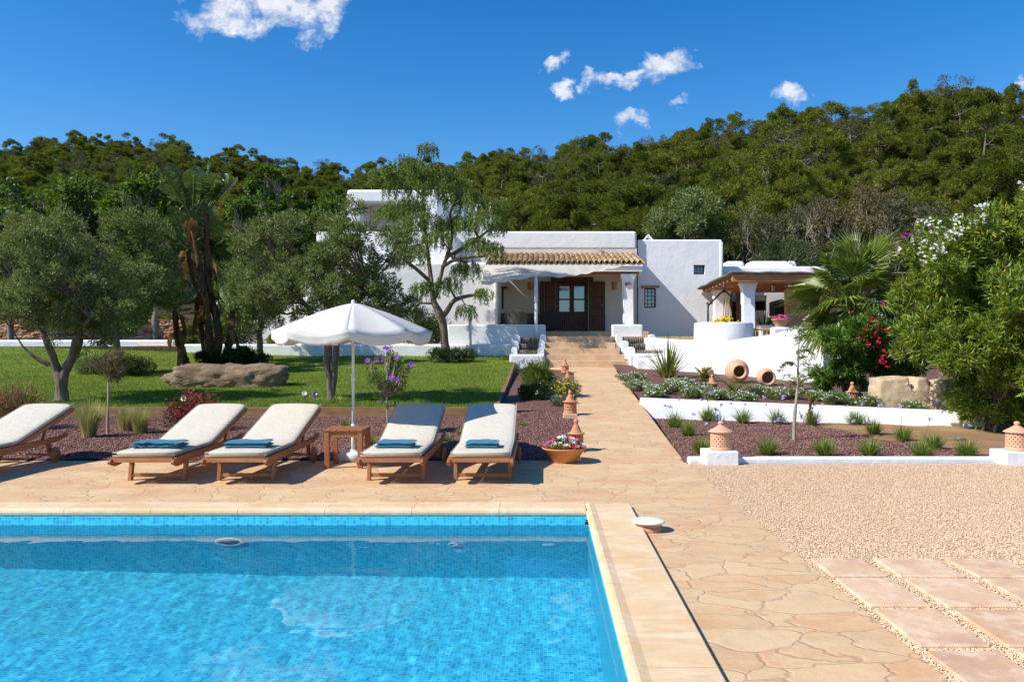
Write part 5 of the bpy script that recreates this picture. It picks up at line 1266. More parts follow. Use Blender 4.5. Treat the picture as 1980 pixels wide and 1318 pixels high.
def cutbox(o, b):
    import bmesh
    bm = bmesh.new(); bm.from_mesh(o.data)
    for v in bm.verts:
        if b[0] < v.co.x < b[1] and v.co.y < b[2] and v.co.z > b[3]: v.co.z = max(b[3], v.co.z-.2)
    bm.to_mesh(o.data); bm.free()
cutbox(bo, (.08, .22, .1, .08))
D = 14.9; x_ = PX(1838, D); blob("boulder", "pale stone block half covered by the oleander, right of the trough", "stone block", (x_, D+.15, z_up(x_, D)+.22), (.75, .6, .68), 5.2, .75, .07, m_="pale_stone")
D = 10.9*1.03; blob("loose_stone", "small flat stone on the bare soil near the oleander", "stone", (PX(1847, 12.2), 12.2, .05), (.3, .2, .1), 9.1, .3, .2)

# terrace drain pot with white lid (skimmer)
sk = thing("skimmer_lid", "round white skimmer lid on a low brick collar by the pool coping", "skimmer", (PX(1254, 6.42), 6.42, 0.0))
m = MB(); m.lathe([(0, .082), (.09, .080), (.128, .084), (.134, .078), (.132, .07), (.11, .069)], (0, 0, 0), 40); m.lathe([(0, .084), (.006, .09), (.0, .091)], sides=8); m.build("lid", MATS["white_plastic"], sk)
m = MB(); m.lathe([(.108, 0), (.11, .035), (.104, .0355), (.108, .068)], sides=32); m.build("collar", MATS["terracotta"], sk)
# garden spotlights
for (px, py, D, mt, lb) in ((357, 778, 15.75, "white_paint", "white round garden spotlight at the lawn's front edge"), (610, 768, 16.6, "spot_blue", "dark blue garden spotlight on the lawn by the olive trunk"), (590, 765, 16.7, "grey_steel", "silver garden spotlight left of the blue one")):
    if mt == "spot_blue": simple("spot_blue", (.02, .04, .2), .3)
    x_ = PX(px, D); s_ = thing("garden_spotlight", lb, "spotlight", (x_, D, z_lawn(x_, D))); m = MB(); m.tube([(0, 0, -.02), (0, 0, .09)], .012, 8); m.build("spike", MATS["iron"], s_)
    m = MB(); m.lathe([(0, -.06), (.045, -.05), (.055, 0), (.055, .05), (.045, .045), (0, .04)], (0, 0, .12), 20, M=Matrix.Rotation(R(60), 4, 'X')); m.build("lamp_head", MATS[mt], s_)
    if px == 357: m = MB(); m.lathe([(0, -.07), (.06, -.05), (.07, 0), (.06, .06), (0, .05)], (.16, .05, .1), 20, M=Matrix.Rotation(R(70), 4, 'X')); m.build("lamp_head", MATS["iron"], s_)
# ------------------------------------------------------------------ vegetation
def noisecol(): pass
def barkmat(name, a, b):
    t = newmat(name); p = opos(t); q = t.vmath('MULTIPLY', p, (1, 1, .25)); n1 = t.noise(q, 14, 6, .75)
    c = t.mix(t.ramp(n1, [(.35, 0.), (.65, 1.)]), a, b); setb(t, c, .9, .1, t.bump(n1, 1., .03)); return t.m
barkmat("bark_olive", (.11, .085, .06), (.27, .215, .16)); barkmat("bark_pine", (.10, .075, .055), (.24, .19, .15)); barkmat("bark_pepper", (.10, .07, .045), (.27, .205, .145))
barkmat("bark_banana", (.045, .025, .013), (.17, .10, .05)); barkmat("bark_pale", (.30, .25, .19), (.50, .43, .34)); barkmat("bark_grey", (.16, .14, .12), (.30, .27, .24))
leafmat("needles", [(0, (.042, .058, .008)), (.35, (.11, .13, .016)), (.7, (.20, .215, .027)), (1, (.34, .34, .045))], .7, .12, .38)
leafmat("needles_dark", [(0, (.035, .052, .006)), (.4, (.085, .108, .012)), (.8, (.155, .175, .020)), (1, (.26, .28, .04))], .7, .12, .38)
leafmat("needles_grey", [(0, (.05, .05, .028)), (.4, (.10, .10, .045)), (.8, (.15, .145, .07)), (1, (.20, .19, .10))], .7, .15, .2)
leafmat("leaf_olive", [(0, (.04, .068, .007)), (.4, (.105, .148, .022)), (.72, (.21, .26, .058)), (.9, (.38, .43, .16)), (1, (.50, .55, .28))], .5, .25, .3, (.22, .32, .05))
leafmat("leaf_mulberry", [(0, (.018, .055, .004)), (.5, (.05, .115, .008)), (1, (.13, .23, .02))], .45, .4, .4)
leafmat("leaf_pepper", [(0, (.05, .095, .01)), (.5, (.11, .18, .02)), (.9, (.20, .28, .045)), (1, (.30, .35, .09))], .5, .3, .4)
leafmat("leaf_oleander", [(0, (.04, .095, .008)), (.45, (.11, .20, .015)), (.8, (.21, .32, .03)), (.95, (.30, .37, .04)), (.985, (.70, .50, .02)), (1, (.70, .50, .02))], .38, .45, .3)
leafmat("leaf_oleander_dark", [(0, (.035, .085, .008)), (.5, (.075, .17, .016)), (1, (.15, .28, .03))], .4, .45, .3)
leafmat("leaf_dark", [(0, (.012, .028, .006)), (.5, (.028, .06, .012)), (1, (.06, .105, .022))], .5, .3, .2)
leafmat("leaf_banana", [(0, (.04, .075, .015)), (.5, (.085, .135, .03)), (1, (.20, .26, .08))], .35, .5, .25)
leafmat("leaf_dead", [(0, (.06, .028, .012)), (.5, (.15, .075, .028)), (1, (.30, .18, .07))], .8, .1, .25, (.4, .2, .05))
leafmat("leaf_palm", [(0, (.06, .10, .010)), (.5, (.15, .21, .025)), (1, (.30, .35, .06))], .4, .45, .25)
leafmat("leaf_stipa", [(0, (.20, .25, .04)), (.5, (.36, .38, .09)), (.8, (.60, .50, .22)), (1, (.75, .62, .34))], .7, .2, .35)
leafmat("leaf_cycad", [(0, (.08, .12, .012)), (.5, (.17, .22, .02)), (1, (.34, .36, .04))], .4, .45, .3)
leafmat("leaf_phormium", [(0, (.07, .11, .02)), (.45, (.19, .22, .04)), (.8, (.42, .40, .11)), (1, (.60, .52, .22))], .45, .4, .3)
leafmat("leaf_garlic", [(0, (.08, .15, .015)), (.5, (.17, .26, .03)), (1, (.34, .40, .08))], .45, .35, .35)
leafmat("leaf_brown", [(0, (.08, .055, .03)), (.5, (.19, .125, .07)), (.85, (.26, .19, .09)), (1, (.16, .20, .06))], .7, .1, .25)
leafmat("leaf_grey", [(0, (.07, .10, .06)), (.5, (.15, .19, .12)), (1, (.28, .31, .22))], .6, .2, .25)
leafmat("leaf_daisy", [(0, (.10, .15, .02)), (.5, (.20, .27, .05)), (1, (.36, .42, .12))], .6, .2, .35)
leafmat("leaf_red", [(0, (.10, .015, .015)), (.5, (.06, .06, .015)), (.8, (.20, .03, .03)), (1, (.12, .13, .03))], .6, .2, .25)

def clump_pts(clumps, n, seed, shell=.55, sub=9, subr=.42, squash=.85):
    """points spread through the outer shell of every clump, gathered in smaller sub-clumps; and outward directions"""
    rg = np.random.default_rng(seed); C = np.array([c[:3] for c in clumps], float); Rr = np.array([c[3] for c in clumps], float)
    S = []; SR = []; B = []
    for c, r in zip(C, Rr):
        k = max(3, int(sub)); d = rg.normal(0, 1, (k, 3)); d /= np.linalg.norm(d, axis=1, keepdims=True); d[:, 2] = d[:, 2]*squash+.12
        S.append(c+d*r*rg.uniform(.45, .85, (k, 1))); SR.append(r*subr*rg.uniform(.7, 1.35, k)); B.append(np.repeat(c[None], k, 0))
    S = np.concatenate(S); SR = np.concatenate(SR); B = np.concatenate(B)
    w = SR**2; pick = rg.choice(len(S), n, p=w/w.sum()); d = rg.normal(0, 1, (n, 3)); d /= np.linalg.norm(d, axis=1, keepdims=True)
    rad = rg.uniform(shell, 1.08, (n, 1))**.8; P_ = S[pick]+d*SR[pick][:, None]*rad*np.array([1, 1, squash])
    out = d*.7+(P_-B[pick])/np.maximum(.1, np.linalg.norm(P_-B[pick], axis=1, keepdims=True))*.5
    return P_, out, S
def limbs(m, start_pts, clumps, subs, r0, seed, nsub=4, wig=.12, sides=6):
    rnd = random.Random(seed)
    for c in clumps:
        c3 = Vector(c[:3]); s, rr = min(start_pts, key=lambda q: (q[0]-c3).length+max(0, q[0].z-c3.z)*2)
        pts = []; L = (c3-s).length; k = max(4, int(L/.35))
        for i in range(k+1):
            f = i/k; p = s.lerp(c3, f); p.z += -L*.12*math.sin(PI*f)*(.3) + .0; w_ = wig*L*math.sin(PI*f)
            p += Vector((noise.noise(p*1.7+Vector((seed, 0, 0))), noise.noise(p*1.7+Vector((0, seed, 5))), noise.noise(p*1.7+Vector((9, 0, seed)))))*w_*1.6; pts.append(p)
        ra = min(rr, r0)*.8; m.tube(pts, [lerp(ra, .012, (i/k)**.7) for i in range(k+1)], sides, False)
        near = sorted(subs, key=lambda q: (Vector(q)-c3).length)[:nsub]
        for q in near:
            a = pts[-max(1, min(3, k-1))]; q = Vector(q); mid = a.lerp(q, .5)+Vector((rnd.uniform(-1, 1), rnd.uniform(-1, 1), rnd.uniform(-1, 1)))*.06*L; m.tube([a, mid, q], [.016, .011, .005], 4, False)
def tree(name, label, cat, base, trunks, clumps, nleaf, L, Wd, leaf, bark, seed, r0=.08, sub=9, subr=.42, squash=.85, shell=.5, up=.25, nsub=4, group=None, sides=9, wig=.12, loc_=None, parts=("trunk", "crown")):
    """base world point; trunks: lists of (x,y,z,r) local; clumps local (x,y,z,r)"""
    o = thing(name, label, cat, base, 0, group); m = MB(); starts = []
    for tk in trunks:
        pts = [Vector(q[:3]) for q in tk]; rr = [q[3] for q in tk]
        # resample with small wobble
        P2 = []; R2 = []
        n = 5*(len(pts)-1)
        sp = smoothpts([tuple(p) for p in pts], n) if len(pts) > 2 else [tuple(pts[0].lerp(pts[1], i/n)) for i in range(n+1)]
        for i, p in enumerate(sp):
            p = Vector(p); f = i/n*(len(rr)-1); k = min(int(f), len(rr)-2); r_ = lerp(rr[k], rr[k+1], f-k)
            p += Vector((noise.noise(p*3+Vector((seed, 0, 0))), noise.noise(p*3+Vector((0, seed, 0))), 0))*r_*.5; P2.append(p); R2.append(r_*(1+.18*noise.noise(p*6)))
        m.tube(P2, R2, sides, False); starts += [(P2[i], R2[i]) for i in range(int(n*.45), n+1)]
    P_, D_, S = clump_pts(clumps, nleaf, seed, shell, sub, subr, squash)
    D_[:, 2] += up
    limbs(m, starts, clumps, S, r0, seed, nsub, wig)
    m.build(parts[0], MATS[bark], o)
    link(parts[1], leafmesh(parts[1], P_, D_, L, Wd, seed), MATS[leaf], o)
    return o
def loc(p, b): return (p[0]-b[0], p[1]-b[1], p[2]-b[2])
def pxclumps(base, D, items, dy=.5, seed=1):
    rnd = random.Random(seed); out = []
    for (px, py, rp) in items:
        d = D+rnd.uniform(-dy, dy); p = P(px, py, D); out.append((p.x-base[0], d-base[1], p.z-base[2], rp*D/1540))
    return out
def fillclumps(base, D, cx, cy, rx, ry, n, rp, seed, dy=.8):
    """n clumps filling an oval seen at px (cx,cy) with radii rx, ry, with depth dy metres"""
    rnd = random.Random(seed); items = []; out = []
    tries = 0
    while len(out) < n and tries < 5000:
        tries += 1
        a, b, c = rnd.uniform(-1, 1), rnd.uniform(-1, 1), rnd.uniform(-1, 1)
        if a*a+b*b+c*c > 1: continue
        p = P(cx+a*rx, cy+b*ry, D); q = (p.x-base[0], D+c*dy-base[1], p.z-base[2], rnd.uniform(.75, 1.25)*rp*D/1540)
        if any((Vector(q[:3])-Vector(w[:3])).length < q[3]*.65 for w in out): continue
        out.append(q)
    return out
def trunkpx(base, D, keys): return [(P(px, py, D).x-base[0], dy, P(px, py, D).z-base[2], rp*D/1540) for (px, py, rp, dy) in keys]

# olives
D = 16.3; b = (PX(118, D), D, z_lawn(PX(118, D), D)-.03)
tree("olive_tree", "large olive tree forking low over the lawn at the far left", "olive tree", b,
     [trunkpx(b, D, [(118, 778, 14, 0), (119, 745, 10, 0), (113, 722, 10, 0), (95, 690, 6, .1), (70, 650, 4.5, .3), (40, 600, 3, .3)]),
      trunkpx(b, D, [(121, 760, 8, 0), (126, 722, 9, -.02), (146, 690, 6.5, -.1), (158, 655, 5, -.2), (190, 615, 3.5, -.3)]),
      trunkpx(b, D, [(114, 722, 8, 0), (108, 680, 6, -.2), (100, 640, 4, -.3)]), trunkpx(b, D, [(130, 715, 7, 0), (138, 670, 5, .3), (134, 630, 4, .4)]), trunkpx(b, D, [(95, 705, 5, 0), (70, 688, 3, -.1), (52, 672, 2, -.1)])],
     fillclumps(b, D, 110, 545, 165, 118, 40, 40, 11, 1.3)+pxclumps(b, D, [(60, 455, 40), (10, 500, 40), (180, 470, 40), (130, 430, 34)], .5), 62000, .068, .019, "leaf_olive", "bark_olive", 21, .045, subr=.30, shell=.2, sub=11)
D = 22; b = (PX(226, D), D, z_lawn(PX(226, D), D))
tree("olive_tree", "olive tree with a straight thin trunk behind the brown standard shrub", "olive tree", b,
     [trunkpx(b, D, [(226, 690, 7, 0), (226, 650, 6, 0), (222, 600, 5, 0), (228, 560, 4, .1)])],
     fillclumps(b, D, 262, 530, 92, 118, 34, 34, 12, 1.4), 38000, .085, .026, "leaf_olive", "bark_olive", 22, .04, subr=.32, shell=.2, sub=11)
D = 16.4; b = (PX(640, D), D, z_lawn(PX(640, D), D)-.03)
tree("olive_tree", "two stemmed olive tree spreading wide behind the white parasol", "olive tree", b,
     [trunkpx(b, D, [(640, 778, 8, 0), (638, 740, 6.5, 0), (633, 700, 6, 0), (628, 655, 7, .1), (600, 610, 5, .2), (560, 560, 4, .3)]), trunkpx(b, D, [(643, 760, 5, 0), (648, 705, 6, 0), (654, 655, 6, -.1), (672, 610, 6, -.2), (720, 560, 4, -.2)]), trunkpx(b, D, [(636, 690, 6, 0), (640, 640, 5, -.2), (640, 590, 4, -.2)])],
     fillclumps(b, D, 700, 530, 128, 100, 26, 40, 13, 1.2)+fillclumps(b, D, 545, 520, 110, 92, 18, 38, 14, 1.1)+pxclumps(b, D, [(690, 410, 26), (735, 560, 40), (790, 600, 30), (770, 500, 36), (460, 560, 30), (640, 445, 34), (560, 430, 30), (500, 450, 26)], .5), 62000, .068, .019, "leaf_olive", "bark_olive", 23, .04, subr=.29, shell=.2, sub=11)
D = 25.5; b = (PX(503, D), D, z_lawn(PX(503, D), D))
tree("olive_tree", "small olive tree beside the low white wall, left of the parasol", "olive tree", b, [trunkpx(b, D, [(503, 690, 6, 0), (503, 650, 5.5, 0), (505, 615, 5, 0), (500, 580, 4, 0)])],
     fillclumps(b, D, 495, 555, 72, 88, 24, 30, 15, 1.3), 26000, .09, .028, "leaf_olive", "bark_olive", 24, .04, subr=.32, shell=.2, sub=11)

# weeping pepper tree
D = 26.4; b = (PX(862, D), D, z_lawn(PX(862, D), D)-.05)
o = thing("pepper_tree", "weeping pepper tree with drooping fine foliage in front of the porch", "pepper tree", b)
m = MB(); rnd = random.Random(4); starts = []
def tr_(keys, sides=8, end=True):
    tk = trunkpx(b, D, keys); n = 5*(len(tk)-1); sp = smoothpts([q[:3] for q in tk], n); rr = [q[3] for q in tk]; R2 = []
    for i in range(n+1): f = i/n*(len(rr)-1); k = min(int(f), len(rr)-2); R2.append(lerp(rr[k], rr[k+1], f-k))
    m.tube(sp, R2, sides, False); return [(Vector(p), r_) for p, r_ in zip(sp, R2)]
s1 = tr_([(866, 690, 10, 0), (860, 665, 8, 0), (858, 635, 7.5, 0), (851, 608, 8, 0), (838, 580, 5.5, 0), (832, 540, 4.5, .2), (822, 470, 3.5, .4), (815, 400, 2.5, .5), (812, 340, 2, .5)])
s2 = tr_([(852, 618, 6, 0), (866, 600, 5, -.1), (880, 582, 4.5, -.3), (905, 574, 3.5, -.4), (935, 570, 2.5, -.5)])
s3 = tr_([(838, 585, 4.5, 0), (850, 540, 3.6, .1), (862, 500, 3.2, .1), (885, 485, 4, .1), (925, 460, 3, .1)]); s4 = tr_([(862, 500, 4, .1), (872, 455, 3, .3), (868, 410, 2.5, .4), (878, 390, 2, .4)])
s5 = tr_([(855, 515, 4, .1), (880, 505, 3, -.3), (910, 500, 2.5, -.4), (940, 498, 2, -.4)]); s6 = tr_([(832, 545, 4, .2), (805, 520, 3.5, 0), (780, 500, 3, -.1), (765, 470, 2, -.1)])
allp = s1[12:]+s2[6:]+s3[4:]+s4+s5+s6[3:]
P_ = []; D_ = []; ctr = [(745, 345, 22), (880, 345, 24), (960, 385, 22), (735, 400, 22), (812, 330, 30), (780, 400, 40), (850, 375, 36), (905, 400, 40), (930, 440, 36), (955, 490, 22), (880, 430, 34), (820, 440, 40), (760, 455, 30), (800, 500, 34), (850, 470, 30), (900, 520, 30), (940, 570, 16), (905, 600, 16), (870, 550, 22), (820, 560, 26), (790, 330, 30), (850, 330, 24), (945, 400, 26), (835, 300, 16), (770, 370, 26), (920, 475, 26), (960, 430, 18), (800, 600, 14)]
for (px, py, rp) in ctr:
    c = P(px, py, D); cc = Vector(loc(c, b)); r_ = rp*D/1540; cc.y += rnd.uniform(-1.1, 1.1)
    st = min(allp, key=lambda q: (q[0]-cc).length); mid = st[0].lerp(cc, .5)+Vector((rnd.uniform(-.2, .2), rnd.uniform(-.2, .2), .12)); m.tube([st[0], mid, cc+Vector((0, 0, r_*.5))], [min(st[1], .05), .03, .012], 5, False)
    for k in range(int(58*(rp/30)**1.5)+8):
        a = rnd.uniform(0, 2*PI); q = rnd.uniform(0, 1)**.5*r_*1.15; s0 = cc+Vector((q*math.cos(a), q*math.sin(a), r_*rnd.uniform(.0, .75)*(1-(q/r_/1.3)**2)+r_*.2)); Ls = rnd.uniform(.25, .8)*(.5+.4*r_); dx = Vector((math.cos(a), math.sin(a), 0))*rnd.uniform(.0, .25)
        m.tube([cc+Vector((0, 0, r_*.5)), s0], [.008, .004], 3, False) if k % 3 == 0 else None
        n = int(Ls/.02)
        for i in range(n):
            f = i/n; p = s0+dx*f*Ls+Vector((0, 0, -Ls*f)); d = Vector((rnd.uniform(-1, 1), rnd.uniform(-1, 1), -.9)); P_.append(p); D_.append(d)
m.build("trunk", MATS["bark_pepper"], o)
link("crown", leafmesh("crown", np.array(P_), np.array(D_), .115, .026, 9), MATS["leaf_pepper"], o)

# mulberry-like bright trees behind the left garden, and other background trees
def bush(name, label, cat, px, D, zb, clumpsL, n, L, Wd, leaf, seed, bark="bark_olive", group=None, **kw):
    b = (PX(px, D), D, zb); cl = clumpsL(b)
    top = Vector(cl[0][:3]); tk = [[(0, 0, 0, .03), (top.x*.3, top.y*.3, max(.05, top.z*.35), .025), (top.x*.6, top.y*.6, max(.1, top.z*.7), .015)]]
    return tree(name, label, cat, b, kw.pop("trunks", tk), cl, n, L, Wd, leaf, bark, seed, kw.pop("r0", .02), group=group, **kw)
rr9 = random.Random(99)
for i, (px, D, cy, rx, ry, nC, lb) in enumerate([(60, 33, 425, 110, 56, 24, "bright green leafy tree behind the far left olive"), (215, 34, 405, 100, 58, 22, "bright green leafy tree between the left olive and the hill"), (300, 31, 430, 80, 60, 16, "bright green leafy tree left of the giant bird of paradise"), (480, 33, 470, 60, 70, 14, "bright green leafy tree right of the giant bird of paradise"),
        (525, 35, 395, 28, 50, 7, "narrow bright green tree top rising above the olives"), (610, 35, 440, 48, 55, 12, "bright green leafy tree against the house's left roof"), (20, 30, 500, 80, 80, 16, "bright green leafy tree at the photo's left edge")]):
    b = (PX(px, D), D, 1.3)
    cl = fillclumps(b, D, px, cy, rx, ry, nC, 26, 40+i, 1.5)+pxclumps(b, D, [(px+rr9.uniform(-.9, .9)*rx, cy-ry*rr9.uniform(.75, 1.25), rr9.uniform(6, 10)) for _ in range(9)], 1., i)
    tree("leafy_tree", lb, "leafy tree", b, [trunkpx(b, D, [(px, 680, 6, 0), (px, 600, 5, 0), (px, 500, 4, 0)])], cl, 5200+nC*90, .17, .11, "leaf_mulberry", "bark_grey", 50+i, .06, subr=.5, shell=.3, sub=7, up=-.35, group="bright green trees behind the garden")

# giant bird of paradise
def paddle(m, base, d, Lb, Wb, Lp, droop, rng, split=3):
    """a stalk and a torn paddle shaped blade"""
    d = Vector(d).normalized(); base = Vector(base); side = d.cross(Vector((0, 0, 1)));
    if side.length < .1: side = Vector((1, 0, 0))
    side.normalize(); ang = rng.uniform(-1.2, 1.2); nrm = side.cross(d); side = side*math.cos(ang)+nrm*math.sin(ang); nrm = side.cross(d)
    pts = []; K = 14
    for i in range(K+1):
        f = i/K; s = f*(Lp+Lb); p = base+d*s+Vector((0, 0, -droop*(s*s)*.28)); pts.append(p)
    kb_ = int(K*Lp/(Lp+Lb)); stalk.tube(pts, [lerp(.032, .008, i/K) for i in range(K+1)], 5, False)
    nb = 16; tA = Lp/(Lp+Lb)
    def at(f): s = f*K; k = min(int(s), K-1); return pts[k].lerp(pts[k+1], s-k)
    for sd in (-1, 1):
        tears = sorted(rng.sample(range(2, nb-1), min(split, nb-4)) if split else [])
        for j in range(nb):
            f0, f1 = j/nb, (j+1)/nb
            w0 = Wb*.5*min(1, (math.sin(PI*min(1, f0*.93+.05)))**.55); w1 = Wb*.5*min(1, (math.sin(PI*min(1, f1*.93+.05)))**.55)
            a = at(tA+(1-tA)*f0); b_ = at(tA+(1-tA)*f1); sw = .0
            g = .22 if j in tears else 0; dz = Vector((0, 0, -.12*Wb))+nrm*rng.uniform(-.05, .05)*Wb
            fold = nrm*.22
            o0 = a+(side*sd*.92+fold)*w0+dz*.5+d*w0*.25; o1 = b_+(side*sd*.92+fold)*w1*(1-g*.3)+dz*(1 if g else .5)+d*w1*.25-(b_-a)*g
            m.add([a, b_, o1, o0], [(0, 1, 2, 3)], True)
D = 23.4; b = (PX(402, D), D, z_lawn(PX(402, D), D)); o = thing("bird_of_paradise_tree", "tall giant bird of paradise clump with torn paddle leaves on the lawn", "banana like plant", b)
rg = random.Random(8); gm, stalk, dead, tm = MB(), MB(), MB(), MB()
stems = [[(375, 705, 11), (358, 660, 10), (352, 600, 8)], [(408, 705, 10), (410, 620, 9), (398, 540, 9), (385, 470, 8), (380, 425, 7)], [(418, 705, 12), (425, 640, 11), (408, 560, 9), (402, 480, 8), (402, 415, 7)], [(430, 705, 12), (443, 650, 11), (448, 600, 9)], [(395, 705, 9), (384, 650, 9), (375, 590, 8), (362, 520, 7), (355, 480, 6)], [(400, 700, 6), (398, 660, 6), (396, 640, 5)]]
for k, st_ in enumerate(stems):
    tk = trunkpx(b, D, [(x, y, r_, (k-2.5)*.18) for x, y, r_ in st_]); sp = smoothpts([q[:3] for q in tk], 24) if len(tk) > 2 else tk
    rr = [tk[0][3]*.72*(1-.4*i/24)*(1+.14*math.sin(i*2.3)+.08*math.sin(i*5.1)) for i in range(25)]; tm.tube(sp, rr, 8)
    top = Vector(sp[-1])
    if k in (0, 3, 5): cnt, Lb, Lp = (4, .7, .35)
    else: cnt, Lb, Lp = (10, 1.0, .6)
    for j in range(cnt):
        a = rg.uniform(0, 2*PI); el = rg.uniform(.55, 1.5) if k not in (0, 3) else rg.uniform(.2, 1.2)
        dd = Vector((math.cos(a)*math.cos(el), math.sin(a)*math.cos(el)*.7, math.sin(el)))
        gm = MB(); stalk = gm; paddle(gm, top, dd, Lb*rg.uniform(.8, 1.1), .62*rg.uniform(.8, 1.1)*(Lb/1.0), Lp*rg.uniform(.7, 1.1), rg.uniform(.05, .4)*(1.5-el), rg); gm.build("leaf", MATS["leaf_banana"], o)
    for j in range(8 if k not in (5,) else 2):       # dead hanging leaves
        f = rg.uniform(.25, 1); q = Vector(sp[int(f*24)]); a = rg.uniform(0, 2*PI); dd = Vector((math.cos(a), math.sin(a), -.3)).normalized(); L_ = rg.uniform(.35, .8); p1 = q+dd*.18+Vector((0, 0, .05)); p2 = p1+Vector((dd.x*.1, dd.y*.1, -L_*.5)); p3 = p2+Vector((rg.uniform(-.08, .08), rg.uniform(-.08, .08), -L_*.5)); sd = dd.cross(Vector((0, 0, 1)))*rg.uniform(.04, .11)
        dead.add([q-sd*.3, q+sd*.3, p1+sd, p1-sd, p2+sd*1.2, p2-sd*1.1, p3+sd*.3, p3-sd*.3], [(0, 1, 2, 3), (3, 2, 4, 5), (5, 4, 6, 7)], True)
tm.build("trunk", MATS["bark_banana"], o); dead.build("dead_leaf", MATS["leaf_dead"], o)
bush("shrub", "dark bush hugging the foot of the giant bird of paradise", "shrub", 425, 23.6, z_lawn(PX(425, 23.6), 23.6), lambda b: fillclumps(b, 23.0, 425, 690, 55, 18, 10, 14, 3, .5), 7000, .07, .03, "leaf_dark", 61)

# fan palm
def fan_frond(m, stalk, base, d, Lp, Rf, rng, nseg=34, spread=2.3, droop=.25):
    d = Vector(d).normalized(); base = Vector(base); pts = [base+d*Lp*i/6+Vector((0, 0, -droop*.5*(Lp*i/6)**2)) for i in range(7)]
    stalk.tube(pts, [.016]*7, 5, False); h = pts[-1]; dd = (pts[-1]-pts[-2]).normalized()
    side = dd.cross(Vector((0, 0, 1)))
    if side.length < .1: side = Vector((1, 0, 0))
    side.normalize(); nrm = side.cross(dd); ph = rng.uniform(-.5, .5); side, nrm = side*math.cos(ph)+nrm*math.sin(ph), nrm*math.cos(ph)-side*math.sin(ph)
    for i in range(nseg):
        a0 = -spread/1+2*spread*i/nseg; a1 = -spread+2*spread*(i+1)/nseg; am = (a0+a1)/2
        L_ = Rf*(1-.28*abs(am/spread)**2)*rng.uniform(.92, 1.05)
        dr = lambda a: (dd*math.cos(a)+side*math.sin(a)).normalized()
        r1 = .52*L_; cup = .12*L_
        f = dr(am); zdrop = Vector((0, 0, -1))*L_*rng.uniform(.03, .22)
        p0 = h+dr(a0)*r1+nrm*.015-nrm*cup*.2; p1 = h+dr(a1)*r1+nrm*.015-nrm*cup*.2; pm = h+f*r1*1.0-nrm*.018-nrm*cup*.2
        w_ = (p1-p0)*.5; q = h+f*L_*.8-nrm*cup+zdrop*.4; tip = h+f*L_-nrm*cup*1.3+zdrop
        m.add([h, p0, pm, p1], [(0, 1, 2), (0, 2, 3)]); m.add([p0, q-w_*.32, q+w_*.32, p1, pm, tip], [(0, 1, 4), (4, 1, 2), (4, 2, 3), (1, 5, 2)])
D = 18.2; b = (PX(1652, D), D, .6); o = thing("fan_palm", "big fan palm with stiff pleated fronds right of the outdoor kitchen", "palm tree", b)
rg = random.Random(5); gm, stalk, tm = MB(), MB(), MB(); c = Vector(loc(P(1652, 600, D), b)); tm.tube([(0, 0, -.2), (0, 0, c.z*.5), (0, 0, c.z)], [.2, .18, .16], 12)
for k in range(40):
    a = 2.399*k; el = lerp(1.4, -.7, (k/39)**.95); dd = Vector((math.cos(a)*math.cos(el), math.sin(a)*math.cos(el), math.sin(el)))
    gm = MB(); fan_frond(gm, gm, c+Vector((0, 0, .1)), dd, rg.uniform(.6, .85), rg.uniform(.8, 1.05), rg, nseg=26, spread=rg.uniform(1.6, 2.2), droop=.35 if el < .5 else .1); gm.build('frond', MATS['leaf_palm'], o)
for (px, py) in ((1700, 465), (1650, 470), (1740, 490), (1600, 500), (1570, 560)):
    q = Vector(loc(P(px, py, D), b)); dd = (q-c).normalized(); gm = MB(); fan_frond(gm, gm, c, dd, (q-c).length*.75, .9, rg, spread=1.6, droop=0); gm.build('frond', MATS['leaf_palm'], o)
tm.build("trunk", MATS["bark_banana"], o)

